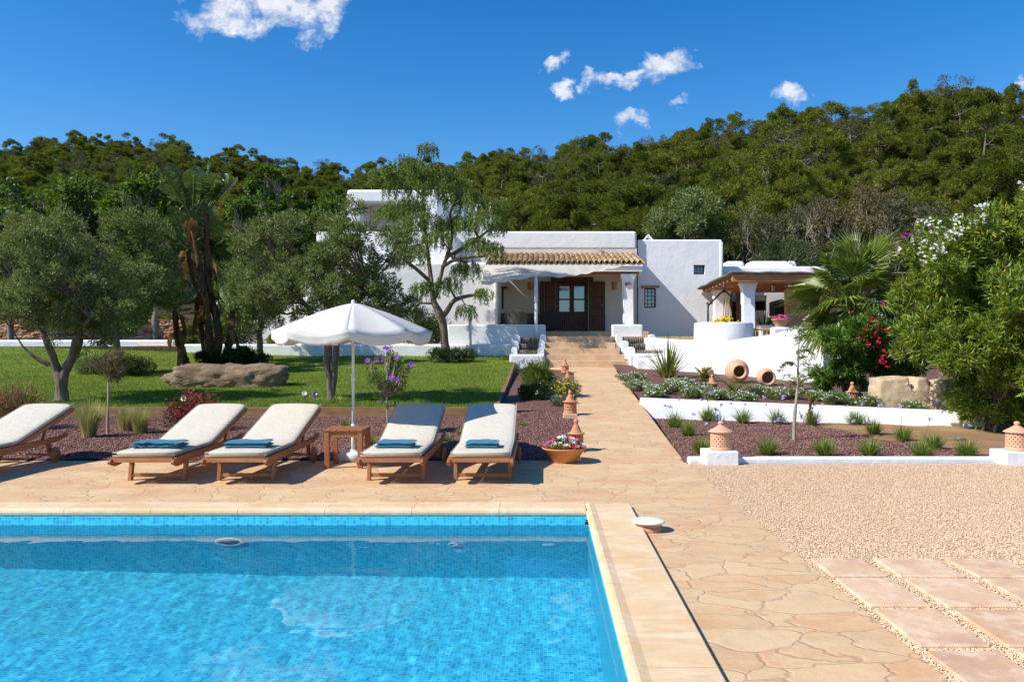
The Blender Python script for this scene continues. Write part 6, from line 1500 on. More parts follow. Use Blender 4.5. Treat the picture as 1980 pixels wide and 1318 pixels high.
# oleanders: rosettes of long leaves at the shoot tips
def rosettes(P_, D_, k, seed, spread=.75):
    rg = np.random.default_rng(seed); n = len(P_); D_ = D_/np.maximum(1e-6, np.linalg.norm(D_, axis=1, keepdims=True)); PP_ = np.repeat(P_, k, 0)+rg.normal(0, .012, (n*k, 3)); DD = np.repeat(D_, k, 0); s = rg.normal(0, 1, (n*k, 3)); s -= DD*(s*DD).sum(1, keepdims=True); s /= np.maximum(1e-6, np.linalg.norm(s, axis=1, keepdims=True)); a = rg.uniform(.15, 1.25, (n*k, 1))
    back = rg.uniform(0, .09, (n*k, 1)); return PP_-DD*back, DD*np.cos(a)+s*np.sin(a)*1.0
def oleander(label, base, D, clumps, ntip, L, Wd, leaf, seed, flowers, nst=14, k=9):
    o = thing("oleander_bush", label, "oleander", base); m = MB(); rnd = random.Random(seed)
    P_, D_, S = clump_pts(clumps, ntip, seed, .45, 10, .42, .95); D_[:, 2] += .45
    for i in range(nst):
        c = Vector(rnd.choice(clumps)[:3]); s = Vector((rnd.uniform(-.25, .25), rnd.uniform(-.2, .2), 0)); pts = [s.lerp(c, f/6)+Vector((noise.noise(Vector((i, f, 0)))*.15, noise.noise(Vector((i, f, 5)))*.15, .25*math.sin(PI*f/6))) for f in range(7)]; m.tube(pts, [lerp(.028, .01, f/6) for f in range(7)], 6, False)
    for q in S[::2]: q = Vector(q); c = min(clumps, key=lambda w: (Vector(w[:3])-q).length); m.tube([Vector(c[:3]), q], [.01, .005], 4, False)
    m.build("stem", MATS["bark_olive"], o); A, B = rosettes(P_, D_, k, seed+1); link("foliage", leafmesh("foliage", A, B, L, Wd, seed, .2, .3), MATS[leaf], o)
    rg = np.random.default_rng(seed+3)
    for (mt, cond, n, sz) in flowers:
        idx = [i for i in range(len(P_)) if cond(P_[i], D_[i])]; rg.shuffle(idx); pts = []
        for i in idx[:n]:
            for j in range(7): pts.append(tuple(P_[i]+D_[i]/np.linalg.norm(D_[i])*.06+rg.normal(0, .035, 3)))
        flower_mesh(pts, sz, seed+5, face=(0, -.8, .5)).build("blossom", MATS[mt], o)
    return o
D = 13.6; b = (PX(1935, D), D, .02)
cl = fillclumps(b, D, 1925, 625, 215, 230, 95, 50, 71, 1.5)+pxclumps(b, D, [(1950, 430, 50), (1890, 470, 48), (1975, 470, 60), (1830, 520, 46), (1780, 560, 40), (1750, 615, 40), (1770, 680, 40), (1735, 660, 26), (1840, 760, 40), (1880, 800, 36), (1930, 780, 50), (1960, 720, 60), (2010, 600, 80), (2030, 450, 70), (1830, 700, 46), (1990, 395, 30), (1950, 400, 30), (1870, 450, 30), (2060, 700, 80)], .9, 5)
keep = lambda c: (lambda q: q[1] < np.interp(q[0], [1700, 1760, 1850, 1920, 1990, 2100], [675, 675, 705, 800, 840, 850]) and q[1] > np.interp(q[0], [1700, 1740, 1800, 1850, 1900, 1980], [545, 520, 480, 445, 405, 375]))((1050+1540*(c[0]+b[0])/D, 665-(c[2]+b[2]-1.5)*1540/D))
cl = [c for c in cl if c[2] > .15 and keep(c) and 1050+1540*(c[0]+b[0]-c[3])/D > (1695 if 665-(c[2]+b[2]-1.5)*1540/D < 600 else 1712)]
lim = lambda p, d: d[1] < .35 and p[2] > 2.0 and (p[0] < .6-(p[2]-3.5)*1.0 or p[2] > 3.2) and p[0] < 2.0
oleander("huge oleander with narrow yellow green leaves and white blossom at the right edge", b, D, cl, 15000, .125, .025, "leaf_oleander", 31, [("petal_cream", lambda p, d: d[1] < .5 and d[2] > 0 and p[0]+p[2]*.0 < 1.2 and (p[2] > 2.2+(p[0]+2.2)*.75), 62, .024)], 30)
D = 16.8; b = (PX(1640, D), D, zUp(1640, 16.8)-.1)
oleander("dark green oleander with crimson blossom behind the carved stone", b, D, pxclumps(b, D, [(1620, 690, 42), (1665, 680, 44), (1600, 730, 34), (1650, 735, 36), (1700, 700, 40), (1690, 640, 36), (1640, 650, 30), (1730, 670, 34), (1600, 655, 22), (1745, 720, 30)], .6, 3), 2600, .13, .026, "leaf_oleander_dark", 32, [("petal_deep_red", lambda p, d: d[1] < -.1 and p[0] > -.1, 14, .024)])
rr_ = random.Random(6); ro = bpy.data.objects[max(o.name for o in bpy.data.objects if o.name.startswith("oleander_bush"))]
flower_mesh([tuple(Vector(loc(P(px+rr_.gauss(0, 4), py+rr_.gauss(0, 5), 15.7+rr_.uniform(0, .3)), b))) for (px, py) in ((1692, 650), (1703, 662), (1706, 690), (1704, 700), (1708, 682), (1700, 655), (1714, 640), (1690, 618), (1698, 625), (1702, 588), (1716, 706), (1682, 668)) for _ in range(7)], .023, 4, face=(0, -.8, .4)).build("blossom", MATS["petal_deep_red"], ro)

# purple bougainvillea patch behind the oleander
D = 19.5; b = (PX(1790, D), D, 1.0)
cl = pxclumps(b, D, [(1785, 452, 24), (1762, 468, 18), (1808, 446, 18), (1840, 500, 40), (1800, 520, 40)], .3); P_, D_, S = clump_pts(cl[:3], 900, 5)
o = bush("bougainvillea", "bougainvillea with magenta blossom showing over the white oleander", "bougainvillea", 1790, D, 1.0, lambda b: cl, 4200, .07, .04, "leaf_green", 62)
flower_mesh([tuple(p) for p in P_], .05, 3, 3, 1.0).build("blossom", MATS["petal_magenta"], o)

# wild olive behind the right roof and grey scrub around the palm
D = 44; b = (PX(1318, D), D, 1.6)
tree("wild_olive_tree", "dense round grey green tree behind the right roof", "tree", b, [[(0, 0, 0, .25), (0, 0, 1.4, .2), (.2, 0, 2.6, .15)]], fillclumps(b, D, 1318, 430, 68, 48, 22, 24, 77, 1.8)+fillclumps(b, D, 1380, 470, 40, 34, 8, 20, 78, 1.2), 24000, .15, .05, "leaf_olive", "bark_olive", 63, .09, sub=10, subr=.45)
for i, (px, D, cy, rx, ry, mt, lb) in enumerate([(1500, 42, 450, 70, 50, "needles_grey", "grey half dry shrub on the slope behind the kitchen roof"), (1570, 38, 440, 60, 55, "needles_grey", "grey half dry shrub on the slope left of the fan palm"), (1660, 37, 420, 70, 50, "leaf_brown", "brown dry bare branched shrub above the fan palm"), (1740, 36, 430, 60, 46, "needles_grey", "grey half dry shrub beside the bougainvillea"), (1450, 44, 430, 50, 50, "needles", "olive green shrub on the slope behind the flat kitchen roof"), (1520, 36, 500, 60, 34, "leaf_dark", "dark green shrub right behind the kitchen parapet")]):
    b = (PX(px, D), D, 1.6)
    tree("hillside_shrub", lb, "shrub", b, [[(0, 0, 0, .1), (.1, 0, 1., .08), (.2, 0, 2., .05)], [(.1, 0, 0, .08), (-.5, 0, 1.2, .05), (-.9, 0, 2.4, .03)]], fillclumps(b, D, px, cy, rx, ry, 16, 22, 90+i, 1.6), 5200, .17, .05, mt, "bark_pale", 80+i, .07, nsub=8)

# small standard trees in the lava bed
D = 12.9; b = (PX(208, D), D, z_bed(PX(208, D), D))
tree("standard_tree", "small standard tree with a ball of brownish twigs in the lava bed", "small tree", b, [trunkpx(b, D, [(208, 840, 2.6, 0), (209, 790, 2.2, 0), (210, 735, 2, 0)])], fillclumps(b, D, 211, 703, 30, 24, 12, 14, 5, .26), 3600, .045, .013, "leaf_brown", "bark_pale", 64, .008, nsub=6)
D = 12.9; b = (PX(749, D), D, z_bed(PX(749, D), D))
o = tree("standard_tree", "slender standard tree with violet blossom behind the lounger", "small tree", b, [trunkpx(b, D, [(751, 840, 2.2, 0), (749, 800, 2, 0), (748, 768, 2, 0)]), trunkpx(b, D, [(753, 840, 1.4, 0), (752, 800, 1.3, 0), (749, 768, 1, 0)])], fillclumps(b, D, 752, 725, 34, 42, 16, 13, 6, .3)+pxclumps(b, D, [(718, 705, 8), (788, 708, 8), (750, 678, 8), (735, 775, 6), (765, 780, 6)], .1), 1700, .05, .018, "leaf_pepper", "bark_pale", 65, .01, nsub=6, subr=.5)
flower_mesh([loc(P(px, py, D-.25), b) for (px, py) in ((746, 672), (750, 674), (727, 696), (737, 696), (711, 697), (768, 692), (796, 705), (757, 730), (768, 734), (743, 673))], .042, 4, 5, .5, (0, -1, .3)).build("blossom", MATS["petal_purple"], o)
# thin feathery tree in the right bed
D = 12.4; b = (PX(1535, D), D, .01); o = thing("feathery_tree", "thin young tree with feathery drooping leaves in the right lava bed", "small tree", b); m = MB(); rnd = random.Random(3)
tk = [Vector(loc(P(px, py, D), b)) for (px, py) in ((1535, 850), (1537, 800), (1542, 750), (1543, 700), (1545, 650), (1546, 636))]
m.tube(smoothpts([tuple(t_) for t_ in tk], 20), [lerp(.03, .007, i/20) for i in range(21)], 6, False); P_ = []; D_ = []
for k in range(26):
    f = rnd.uniform(.42, 1.0); s = Vector(smoothpts([tuple(t_) for t_ in tk], 20)[int(f*20)]); a = rnd.uniform(0, 2*PI); out = Vector((math.cos(a), math.sin(a)*.8, 0)); L_ = rnd.uniform(.28, .5)
    pts = [s+out*L_*g*.75+Vector((0, 0, L_*(1.3*g-1.35*g*g))) for g in [i/8 for i in range(9)]]; m.tube(pts, [lerp(.005, .002, i/8) for i in range(9)], 4, False)
    for i in range(2, 9):
        for s_ in (-1, 1):
            for q in range(2): P_.append(pts[i]+Vector((rnd.uniform(-.01, .01), 0, 0))); D_.append(out.cross(Vector((0, 0, 1)))*s_*.7+out*.6+Vector((0, 0, rnd.uniform(-.9, 0))))
m.build("trunk", MATS["bark_pale"], o); link("foliage", leafmesh("foliage", np.array(P_), np.array([tuple(x) for x in D_]), .09, .011, 3), MATS["leaf_pepper"], o)
m = MB(); q = Vector(loc(P(1568, 790, D), b))
P_ = []; D_ = []
for k in range(30): P_.append((q.x+rnd.uniform(-.03, .03), rnd.uniform(-.03, .03), q.z+rnd.uniform(-.05, .22))); D_.append((rnd.uniform(-.3, .3), 0, -1))
link("dead_leaf", leafmesh("dead_leaf", np.array(P_), np.array(D_), .12, .02, 5), MATS["leaf_dead"], o)
tk2 = [Vector(loc(P(px, py, D), b)) for (px, py) in ((1541, 745), (1556, 742), (1566, 752), (1568, 772))]; m.tube(tk2, [.007, .006, .004, .002], 5, False); m.build("dead_twig", MATS["bark_pale"], o)

# tufts of arching blades
def tuftmesh(name, n, L, Wd, seed, lean=.5, droop=.5, segs=4, r0=.03, jit=.3):
    rg = np.random.default_rng(seed); V = []; F = []; k = 0
    for i in range(n):
        a = rg.uniform(0, 2*PI); q = rg.uniform(0, 1); out = np.array([math.cos(a), math.sin(a), 0]); sd = np.array([-math.sin(a), math.cos(a), 0]); l = L*rg.uniform(1-jit, 1+jit*.5); th = lean*q**.7*rg.uniform(.7, 1.2); p = out*r0*rg.uniform(0, 1)+sd*r0*rg.uniform(-.5, .5); w = Wd*rg.uniform(.7, 1.2)
        for s in range(segs+1):
            f = s/segs; ww = w*(1-f**1.6)*.5+.0005; V += [p-sd*ww, p+sd*ww]
            t_ = th+droop*q*f; p = p+(out*math.sin(t_)+np.array([0, 0, math.cos(t_)]))*l/segs
        for s in range(segs): F.append((k+2*s, k+2*s+1, k+2*s+3, k+2*s+2))
        k += 2*(segs+1)
    return fastmesh(name, np.array(V), np.array(F))
def tuft(name, label, cat, loc_, n, L, Wd, leaf, seed, group=None, flowers=None, **kw):
    o = thing(name, label, cat, loc_, 0, group); link("foliage", tuftmesh("foliage", n, L, Wd, seed, **kw), MATS[leaf], o)
    if flowers:
        mt, nf, hh, sz = flowers; rnd = random.Random(seed); m = MB(); pts = []
        for i in range(nf):
            a = rnd.uniform(0, 2*PI); l = rnd.uniform(.05, .25); h_ = hh*rnd.uniform(.7, 1.1); tip = Vector((l*math.cos(a), l*math.sin(a), h_)); m.tube([(0, 0, 0), tip*.5+Vector((0, 0, .05)), tip], [.003, .0025, .002], 3, False)
            for j in range(8): pts.append(tip+Vector((rnd.uniform(-1, 1), rnd.uniform(-1, 1), rnd.uniform(-.6, .8)))*.025)
        m.build("flower_stalk", MATS["leaf_pepper"], o); flower_mesh(pts, sz, seed, 5, .8, (0, -.7, .6)).build("blossom", MATS[mt], o)
    return o
gz = lambda px, D: z_bed(PX(px, D), D)
for (px, D, L, n, lb) in ((172, 12.4, .54, 900, "largest feather grass tuft, behind the leftmost lounger"), (243, 13.2, .38, 420, "feather grass tuft, left one of the pair behind the second lounger"), (271, 12.9, .42, 520, "feather grass tuft, right one of the pair behind the second lounger")):
    tuft("feather_grass", lb, "grass tuft", (PX(px, D), D, gz(px, D)), n, L, .0065, "leaf_stipa", int(px), "feather grass tufts in the lava bed", lean=.32, droop=.75, r0=.09)
ptop = lambda px, py, D: PZ(py, D)
# tulbaghia clumps of the right bed
lst = [(1305, 826, 4), (1330, 842, 1), (1358, 878, 2), (1485, 879, 2), (1594, 881, 1), (1681, 881, 1), (1782, 885, 1), (1806, 868, 0), (1869, 883, 0), (1746, 852, 1), (1689, 840, 3), (1653, 822, 2), (1503, 820, 4), (1437, 818, 2), (1368, 814, 4), (1570, 822, 2)]
nm_ = ["beside the path at the wall corner", "by the path edge, middle of the bed", "just left of the left pier", "first right of the left pier along the kerb", "second right of the left pier along the kerb", "third right of the left pier along the kerb", "fourth right of the left pier along the kerb", "on the edge of the bare soil, behind the kerb clumps", "on the bare soil edge, rightmost", "halfway back, right of the thin tree", "against the bare soil, under the outlet box side", "at the wall foot, right of the dead twig", "at the wall foot, left of the thin tree", "at the wall foot, behind the lattice lantern", "at the wall foot, left of the lattice lantern", "at the wall foot, right of the thin tree"]
for i, ((px, py, nf), w_) in enumerate(zip(lst, nm_)):
    Dd = min(2310*.993/(py-665), 15.6 if i in (12, 13, 14) else 15); x_ = PX(px, Dd)
    if Dd > wallD(x_)-.3: Dd = wallD(x_)-.35; x_ = PX(px, Dd)
    Dd = max(Dd, 10.35); x_ = PX(px, Dd)
    tuft("society_garlic", "green strappy clump " + w_, "flowering clump", (x_, Dd, .01), 200, .26 if py > 830 else .30, .013, "leaf_garlic", 200+i, "strappy lilac flowered clumps in the right lava bed", ("petal_lilac", nf, .50, .016) if nf else None, lean=1.05, droop=.5, r0=.07)
# phormium and cycads
D = 21.2; x_ = PX(1290, D); tuft("spiky_plant", "big yellow and green striped spiky plant in front of the curved wall", "spiky plant", (x_, D, z_up(x_, D)-.02), 110, 1.08, .055, "leaf_phormium", 5, lean=1.05, droop=.35, r0=.14, jit=.35, segs=5)
def cycad(label, px, D, n, L, leaf, seed, spread=1.1, el0=.95, pin=30, base=None, yaw=None):
    x_ = PX(px, D); o = thing("cycad", label, "cycad", base or (x_, D, z_up(x_, D)-.02), 0, "cycads in the right garden"); rnd = random.Random(seed); st = MB(); P_ = []; D_ = []
    st.tube([(0, 0, -.03), (0, 0, .06)], [.07, .05], 10); st.build("stem", MATS["bark_banana"], o)
    for k in range(n):
        st = MB(); P_ = []; D_ = []; a = 2*PI*k/n+rnd.uniform(-.2, .2); el = rnd.uniform(el0-.5, el0+.35); pts = []; p = Vector((0, 0, .05)); 
        for i in range(13): pts.append(p.copy()); e = el-spread*(i/12); p += Vector((math.cos(a)*math.cos(e), math.sin(a)*math.cos(e), math.sin(e)))*L/12
        st.tube(pts, [.008*(1-i/14) for i in range(13)], 4, False); sd = Vector((-math.sin(a), math.cos(a), 0))
        for i in range(pin):
            f = .15+.85*i/pin; s_ = f*12; q = pts[min(int(s_), 11)].lerp(pts[min(int(s_)+1, 12)], s_-int(s_)); t_ = (pts[min(int(s_)+1, 12)]-pts[min(int(s_), 11)]).normalized()
            for s2 in (-1, 1):
                dd = (t_*.75+sd*s2*.8+Vector((0, 0, .2))).normalized(); w_ = dd.cross(Vector((0, 0, 1))).normalized()*.0065; ll = L*.2*(1-.5*abs(f-.55)); st.add([q, q+dd*ll*.5+w_, q+dd*ll, q+dd*ll*.5-w_], [(0, 1, 2, 3)])
        st.build("frond", MATS[leaf], o)
    return o
cycad("yellow green cycad among the daisies in front of the jars", 1420, 16.8, 15, .55, "leaf_cycad", 4)
cycad("small bushy cycad right of the spiky plant", 1361, 20.2, 22, .42, "leaf_cycad", 5, .9, 1.0)
cycad("yellowish cycad behind the thin feathery tree", 1545, 18.2, 14, .45, "leaf_cycad", 6)
cycad("open cycad with few green leaves left of the carved stone", 1644, 15.4, 8, .55, "leaf_green", 7, .9, .95)

# daisy cushions along the upper bed
def cushion(name, label, cat, px, D, rx, h_, leaf, n, seed, fl=None, L=.05, Wd=.01, group=None, zf=None, ry=.3, sub=10, clN=6, bark="bark_olive", parts=("stem", "foliage")):
    x_ = PX(px, D); z = zf(x_, D) if zf else z_up(x_, D); b = (x_, D, z); o = thing(name, label, cat, b, 0, group); rnd = random.Random(seed); cl = []
    for k in range(clN): a = rnd.uniform(0, 2*PI); q = rnd.uniform(0, 1)**.5; cl.append((rx*.7*q*math.cos(a), ry*.7*q*math.sin(a), h_*.45*rnd.uniform(.7, 1.2), max(h_*.55, min(rx, ry)*.5)*rnd.uniform(.8, 1.1)))
    P_, D_, S = clump_pts(cl, n, seed, .45, sub, .5, min(.9, h_/max(rx, ry)*1.1)); ok = P_[:, 2] > -.02; P_, D_ = P_[ok], D_[ok]; D_[:, 2] += .5
    m = MB(); [m.tube([(0, 0, 0), tuple(q)], [.006, .003], 3, False) for q in S[:24]]; m.build(parts[0], MATS[bark], o)
    link(parts[1], leafmesh(parts[1], P_, D_, L, Wd, seed), MATS[leaf], o)
    if fl:
        for (mt, nf, sz) in (fl if isinstance(fl, list) else [fl]):
            idx = np.random.default_rng(seed+1).permutation(len(P_)); out = [i for i in idx if D_[i][2] > -.1][:nf]; dn = D_/np.linalg.norm(D_, axis=1, keepdims=True)
            flower_mesh([tuple(P_[i]+dn[i]*L*.9) for i in out], sz, seed, 6 if sz < .02 else 5, .6, (0, -.5, .8)).build("blossom", MATS[mt], o)
    return o
dz = [(1222, 20.2, .42, .2), (1245, 18.0, .42, .24), (1290, 17.2, .5, .26), (1335, 17.3, .45, .26), (1475, 16.6, .42, .24), (1520, 16.4, .45, .22), (1350, 16.6, .45, .24), (1265, 16.6, .4, .24), (1575, 16.1, .4, .18), (1615, 15.7, .35, .18), (1692, 15.2, .35, .2), (1762, 14.85, .28, .15), (1310, 18.8, .5, .22), (1390, 16.2, .35, .2), (1440, 15.9, .35, .18)]
dn_ = ["nearest the steps beside the path", "beside the path where the white wall begins", "third from the path, in front of the spiky plant", "fourth from the path", "below the smaller jar", "right of the lower jars, before the thin tree", "beside the small lantern, along the wall top", "at the left end of the wall top", "right of the thin tree", "left of the open cycad", "just left of the carved stone", "small one in front of the carved stone", "set back under the spiky plant", "between the small lantern and the cycad", "under the yellow green cycad"]
for i, ((px, D, rx, h_), w_) in enumerate(zip(dz, dn_)):
    cushion("daisy_cushion", "green cushion of tiny white daisies " + w_, "daisies", px, D, rx, h_, "leaf_daisy", 3200, 300+i, [("petal_white", 230, .016)], .05, .009, "daisy cushions in the upper bed", ry=.32)

# shrubs and flowers left of the path
zP = lambda x, y: z_path(y)-.05
D = 19.6; cushion("lavender_bush", "dark green upright lavender bush at the top of the strip by the steps", "shrub", 1042, D, .36, .58, "leaf_pepper", 4200, 401, ("petal_purple", 30, .012), .10, .014, zf=zP)
D = 17.2; cushion("flowering_shrub", "low dark shrub dotted with white flowers beside the timber sleepers", "shrub", 1035, D, .34, .3, "leaf_dark", 3400, 402, ("petal_white", 60, .016), .05, .018, zf=zP)
D = 17.0; cushion("flowering_shrub", "low dark white flowered shrub next to the yellow bush", "shrub", 1062, 18.2, .28, .26, "leaf_dark", 2400, 403, ("petal_white", 40, .016), .05, .018, zf=zP)
D = 17.4; cushion("yellow_bush", "silvery bush covered in small yellow flowers beside the path", "shrub", 1088, D, .36, .46, "leaf_grey", 4200, 404, ("petal_yellow", 420, .021), .05, .012, zf=zP)
D = 15.9; cushion("silver_bush", "low silvery grey cushion plant in front of the yellow bush", "shrub", 1082, 16.1, .26, .22, "leaf_grey", 2400, 405, ("petal_yellow", 40, .018), .045, .01, zf=zP)
zb = z_bed
D = 13.4; cushion("red_shrub", "airy shrub with red seed heads behind the leftmost lounger", "shrub", 30, D, .52, .62, "leaf_brown", 3000, 406, [("petal_crimson", 330, .018)], .07, .012, zf=zb, ry=.4, clN=9)
D = 13.2; cushion("red_shrub", "dense shrub full of dark crimson flowers behind the second lounger", "shrub", 360, D, .33, .6, "leaf_red", 3600, 407, [("petal_crimson", 420, .021), ("petal_pink", 50, .016)], .05, .014, zf=zb, ry=.32, clN=8)
for (px, D, L, n, lb) in ((490, 12.4, .12, 80, "tiny green plant behind the third lounger"), (668, 13.8, .14, 90, "small grass tuft behind the parasol pole"), (716, 11.6, .16, 120, "small green tuft between table and lounger"), (865, 11.9, .15, 110, "small dark green tuft between the two right loungers"), (889, 12.9, .10, 110, "little dry straw tuft between the right loungers"), (1012, 13.6, .10, 60, "tiny green sprout right of the last lounger")):
    tuft("small_plant", lb, "plant", (PX(px, D), D, gz(px, D)), n, L, .006, "leaf_stipa" if "dry" in lb else "leaf_pepper", int(px), "small young plants in the lava bed", lean=.9, droop=.6, r0=.05)
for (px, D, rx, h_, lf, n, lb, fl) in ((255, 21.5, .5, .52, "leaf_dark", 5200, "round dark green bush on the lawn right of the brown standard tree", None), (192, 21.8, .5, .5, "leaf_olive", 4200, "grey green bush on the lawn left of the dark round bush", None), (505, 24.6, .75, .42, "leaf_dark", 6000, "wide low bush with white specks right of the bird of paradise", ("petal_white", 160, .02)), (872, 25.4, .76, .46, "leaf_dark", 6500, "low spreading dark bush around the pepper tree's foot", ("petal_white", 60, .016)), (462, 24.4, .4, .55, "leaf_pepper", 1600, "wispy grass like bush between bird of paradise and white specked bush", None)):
    cushion("lawn_shrub", lb, "shrub", px, D, rx, h_, lf, n, 500+px, fl, .06, .022, zf=lambda x, y: z_lawn(x, y)-.02, ry=.55, clN=9)
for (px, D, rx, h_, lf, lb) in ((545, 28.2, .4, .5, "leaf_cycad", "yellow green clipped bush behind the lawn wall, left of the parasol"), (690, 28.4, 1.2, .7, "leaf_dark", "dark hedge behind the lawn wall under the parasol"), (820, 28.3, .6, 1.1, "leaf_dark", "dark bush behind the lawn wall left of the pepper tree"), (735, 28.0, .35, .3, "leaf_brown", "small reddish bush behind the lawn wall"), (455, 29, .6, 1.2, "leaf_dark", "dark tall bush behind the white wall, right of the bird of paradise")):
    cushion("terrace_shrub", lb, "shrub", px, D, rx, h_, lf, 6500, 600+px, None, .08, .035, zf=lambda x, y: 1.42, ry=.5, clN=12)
# grass weeds round the olive foot
D = 16.3; tuft("grass_weeds", "longer grass weeds around the central olive's foot", "grass", (PX(625, D), D, z_lawn(PX(625, D), D)), 260, .16, .007, "leaf_stipa", 9, lean=.8, droop=.6, r0=.45)
D = 15.9; tuft("grass_weeds", "long grass tuft on the lawn edge between white spotlight and standard tree", "grass", (PX(395, D)*0+PX(180, D), D, z_lawn(PX(180, D), D)), 220, .18, .007, "leaf_pepper", 10, lean=.9, droop=.6, r0=.4)
# succulents in the stepped planters, yellow flowers on the well
for (px, py, D, lb) in ((1027, 661, 26.3, "spiky succulent at the top of the left stepped planter"), (1022, 690, 25.6, "small succulent low in the left stepped planter"), (1218, 663, 26.3, "grey rosette at the top of the right stepped planter"), (1237, 672, 26.0, "green rosette in the middle of the right stepped planter")):
    p = P(px, py, D); tuft("succulent", lb, "succulent", (p.x, D, p.z), 40, .2, .03, "leaf_grey" if px > 1200 else "leaf_green", int(px+py), "succulents in the stepped planters", lean=1.1, droop=.2, r0=.04)
o = thing("yellow_flowers", "small mound of yellow flowers on the well's rim", "flowers", P(1401, 622, 25.0)); rnd = random.Random(1)
flower_mesh([(rnd.gauss(0, .16), rnd.gauss(0, .06), abs(rnd.gauss(.04, .05))) for _ in range(60)], .05, 2, 5, .8, (0, -.8, .5)).build("blossom", MATS["petal_yellow"], o)
P_ = np.array([(rnd.gauss(0, .16), rnd.gauss(0, .07), rnd.uniform(-.02, .05)) for _ in range(200)]); link("foliage", leafmesh("foliage", P_, np.random.default_rng(1).normal(0, 1, (200, 3)), .06, .03, 1), MATS["leaf_green"], o)
D = 29.5; p = P(1478, 606, D); tuft("potted_plant", "dark spiky potted plant in the outdoor kitchen", "potted plant", (p.x, D, 1.9), 60, 1.0, .05, "leaf_dark", 77, lean=1.1, droop=.4, r0=.06)

# ------------------------------------------------------------------ pines on the hill
def pine_mesh(seed, nleaf=24000, sparse=False):
    rnd = random.Random(seed); H = 6.6; cl = []
    n = rnd.randint(24, 32)
    for i in range(n):
        f = i/(n-1); z = lerp(1.3, 6.2, f)+rnd.uniform(-.4, .4); rmax = 2.4*math.sqrt(max(.05, 1-((f-.38)/.70)**2)); a = rnd.uniform(0, 2*PI)
        q = rmax*rnd.uniform(.35, .95); cl.append((q*math.cos(a), q*math.sin(a), z, rnd.uniform(.45, .85)*(.85 if f > .7 else 1)))
    P_, D_, S = clump_pts(cl, nleaf, seed, .3, 9, .42, .7); D_[:, 2] += .3
    crown = leafmesh("crown", P_, D_, .19, .042, seed, .2, .4)
    m = MB(); lean = Vector((rnd.uniform(-.5, .5), rnd.uniform(-.5, .5), 0)); tk = [lean*(i/6)**1.5+Vector((0, 0, 5.6*i/6-.6*(i == 0))) for i in range(7)]
    m.tube(tk, [lerp(.17, .05, i/6) for i in range(7)], 6, False); limbs(m, [(tk[i], .09) for i in range(2, 7)], cl, S, .07, seed, 3, .1, 4)
    me = bpy.data.meshes.new("trunk"); me.from_pydata([tuple(v) for v in m.v], [], m.f)
    for p in me.polygons: p.use_smooth = True
    return crown, me
def dup_mesh(me, m): c = me.copy(); c.materials.clear(); c.materials.append(MATS[m]); return c
protos = []
for s in range(7):
    sp_ = s >= 5
    cr, tk = pine_mesh(100+s, 6000 if s == 6 else 14000 if s == 5 else 24000)
    tk.materials.append(MATS["bark_grey" if sp_ else "bark_pine"]); protos.append([dup_mesh(cr, mt) for mt in ("needles", "needles_dark", "needles_grey")]+[tk])
rnd = random.Random(77); sites = []
y = 41.5
while y < 152:
    sp_ = 3.8+(y-40)*.012
    x = -1.0*y
    while x < .78*y:
        xx = x+rnd.uniform(-.42, .42)*sp_; yy = y+rnd.uniform(-.42, .42)*sp_; px = 1050+1540*xx/yy
        if -240 < px < 2230:
            Rr = interp(RID, px); F_ = 41 if px > 1000 else lerp(47, 41, sstep(0, 1000, px))
            if yy < Rr+5 and yy > F_+1 and not (-9 < xx < 9 and yy < 44):
                s_ = rnd.uniform(.68, 1.22)*lerp(.88, 1.15, sstep(800, 1600, px))*(.85 if yy < 52 else 1); sites.append((xx, yy, T(xx, yy), s_, px))
        x += sp_
    y += sp_*.9
def shown(s):
    x, y, z, sc, px = s; top = 665-(z+6.4*sc-1.5)*1540/y
    lim = 445 if px > 1400 else 440 if px > 960 else 360 if px > 670 else 400
    if px > 1700: lim = 400
    return top < lim and -30 < px < 2010
sites.sort(key=lambda s: -(s[3]/s[1])*(1 if shown(s) else .001))
def where(px, y, z, sc):
    top = 665-(z+6.4*sc-1.5)*1540/y; Rr = interp(RID, px)
    h_ = ["far left", "left", "centre left", "middle", "centre right", "right", "far right"][min(6, max(0, int(px/1980*7)))]
    v_ = "on the skyline" if y > Rr-6 else "high on the slope" if y > Rr*.72 else "halfway up the slope" if y > Rr*.52 else "low on the slope"
    return h_, v_
first = {}
for i, (x, y, z, sc, px) in enumerate(sites[:288]):
    kx = noise.noise(Vector((x*.07, y*.07, 1))); tone = 0 if kx > -.12 else 1
    if rnd.random() < (.2 if px > 1000 else .1): tone = 2
    if px < 620 and rnd.random() < .5: tone = 1
    s = rnd.randrange(6) if tone != 2 else rnd.choice((5, 6, 6)); h_, v_ = where(px, y, z, sc)
    tn = ["yellowish green", "dark green", "thin greyish"][tone]
    o = bpy.data.objects.new("pine_tree", None); COL.objects.link(o); o.location = (x, y, z-.1); o.rotation_euler = (rnd.uniform(-.05, .05), rnd.uniform(-.05, .05), rnd.uniform(0, 6.28)); o.scale = (sc*rnd.uniform(.92, 1.12), sc*rnd.uniform(.92, 1.12), sc)
    tag(o, f"{tn} pine {v_}, {h_} part of the hill", "pine tree", f"{tn} pines {v_}, {h_}")
    link("trunk", protos[s][3], None, o); link("crown", protos[s][tone], None, o)
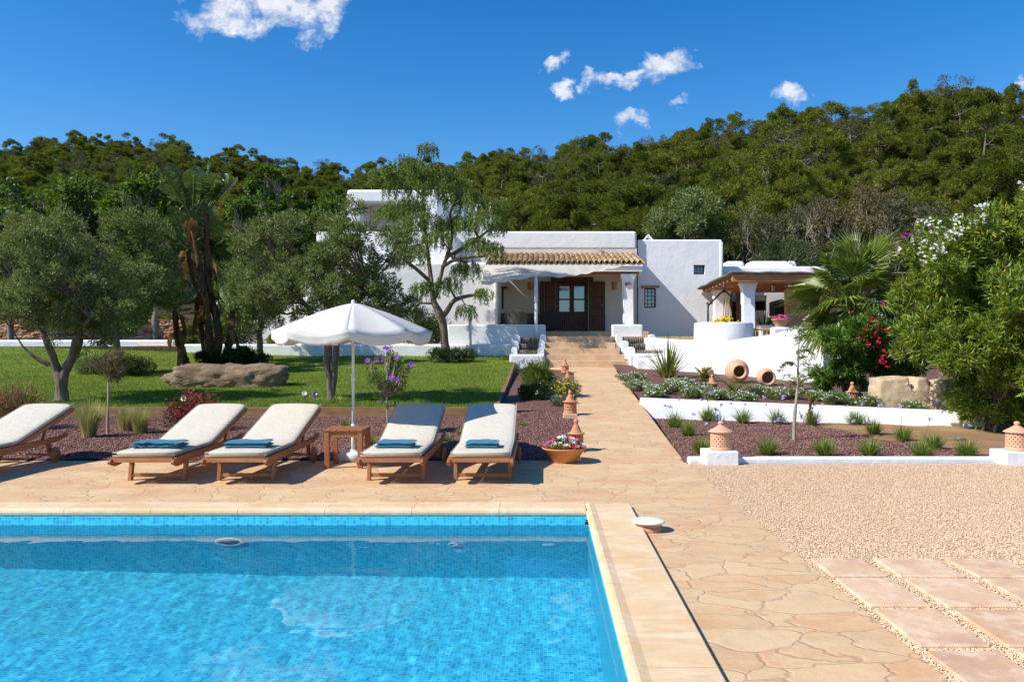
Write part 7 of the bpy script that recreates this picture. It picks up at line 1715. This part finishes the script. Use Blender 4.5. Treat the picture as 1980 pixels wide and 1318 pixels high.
# the remaining pines and the scrub between them: one object each, instanced on points
def scatter(name, pts, meshes, label, seed, sc_lo, sc_hi, zs=1.):
    me = bpy.data.meshes.new(name); me.from_pydata([p[:3] for p in pts], [], []); o = link(name, me); rg = np.random.default_rng(seed); n = len(pts)
    at = me.attributes.new("sc", 'FLOAT_VECTOR', 'POINT'); s = rg.uniform(sc_lo, sc_hi, n); sv = np.stack([s, s, s*zs], -1)
    if len(pts[0]) > 3: s = np.array([p[3] for p in pts]); sv = np.stack([s, s, s*zs], -1)
    at.data.foreach_set("vector", sv.astype(np.float32).ravel()); at = me.attributes.new("rot", 'FLOAT_VECTOR', 'POINT'); rv = np.zeros((n, 3)); rv[:, 2] = rg.uniform(0, 6.28, n); at.data.foreach_set("vector", rv.astype(np.float32).ravel())
    at = me.attributes.new("pick", 'INT', 'POINT'); at.data.foreach_set("value", rg.integers(0, len(meshes), n).astype(np.int32))
    ng = bpy.data.node_groups.new(name, "GeometryNodeTree"); ng.interface.new_socket("Geometry", in_out='INPUT', socket_type='NodeSocketGeometry'); ng.interface.new_socket("Geometry", in_out='OUTPUT', socket_type='NodeSocketGeometry')
    N = ng.nodes; Lk = ng.links; gi = N.new("NodeGroupInput"); go = N.new("NodeGroupOutput"); iop = N.new("GeometryNodeInstanceOnPoints"); jg = N.new("GeometryNodeJoinGeometry")
    for ob in reversed(meshes):
        oi = N.new("GeometryNodeObjectInfo"); oi.inputs["Object"].default_value = ob; oi.inputs["As Instance"].default_value = True; Lk.new(oi.outputs["Geometry"], jg.inputs[0])
    def attr(nm, ty): a = N.new("GeometryNodeInputNamedAttribute"); a.data_type = ty; a.inputs["Name"].default_value = nm; return a.outputs[0]
    Lk.new(gi.outputs[0], iop.inputs["Points"]); Lk.new(jg.outputs[0], iop.inputs["Instance"]); iop.inputs["Pick Instance"].default_value = True
    Lk.new(attr("pick", 'INT'), iop.inputs["Instance Index"]); Lk.new(attr("rot", 'FLOAT_VECTOR'), iop.inputs["Rotation"]); Lk.new(attr("sc", 'FLOAT_VECTOR'), iop.inputs["Scale"]); Lk.new(iop.outputs[0], go.inputs[0])
    md = o.modifiers.new("scatter", 'NODES'); md.node_group = ng; return tag(o, label, "trees", kind="stuff")
crowns = []; seen_ = set()
for o in bpy.data.objects:
    if o.name.startswith("crown") and o.parent and o.parent.name.startswith("pine_tree") and o.data.name not in seen_: seen_.add(o.data.name); crowns.append(o)
random.Random(1).shuffle(crowns); 
rest = [(x, y, z-.1, sc) for (x, y, z, sc, px) in sites[288:]]
scatter("distant_pines", rest, crowns[:8], "the remaining pines filling the wooded hill between the larger ones", 5, 1, 1)
sc_pts = []
rnd = random.Random(12)
for i in range(2600):
    d = rnd.uniform(38**2, 140**2)**.5; px = rnd.uniform(-200, 2200); x = PX(px, d)
    if d > interp(RID, px)+3 or (abs(x) < 10 and d < 43): continue
    sc_pts.append((x, d, T(x, d)-.55))
scatter("hillside_scrub", sc_pts, crowns[:8], "low dark scrub covering the hillside between the pines", 6, .22, .5, .7)["category"] = "scrub"
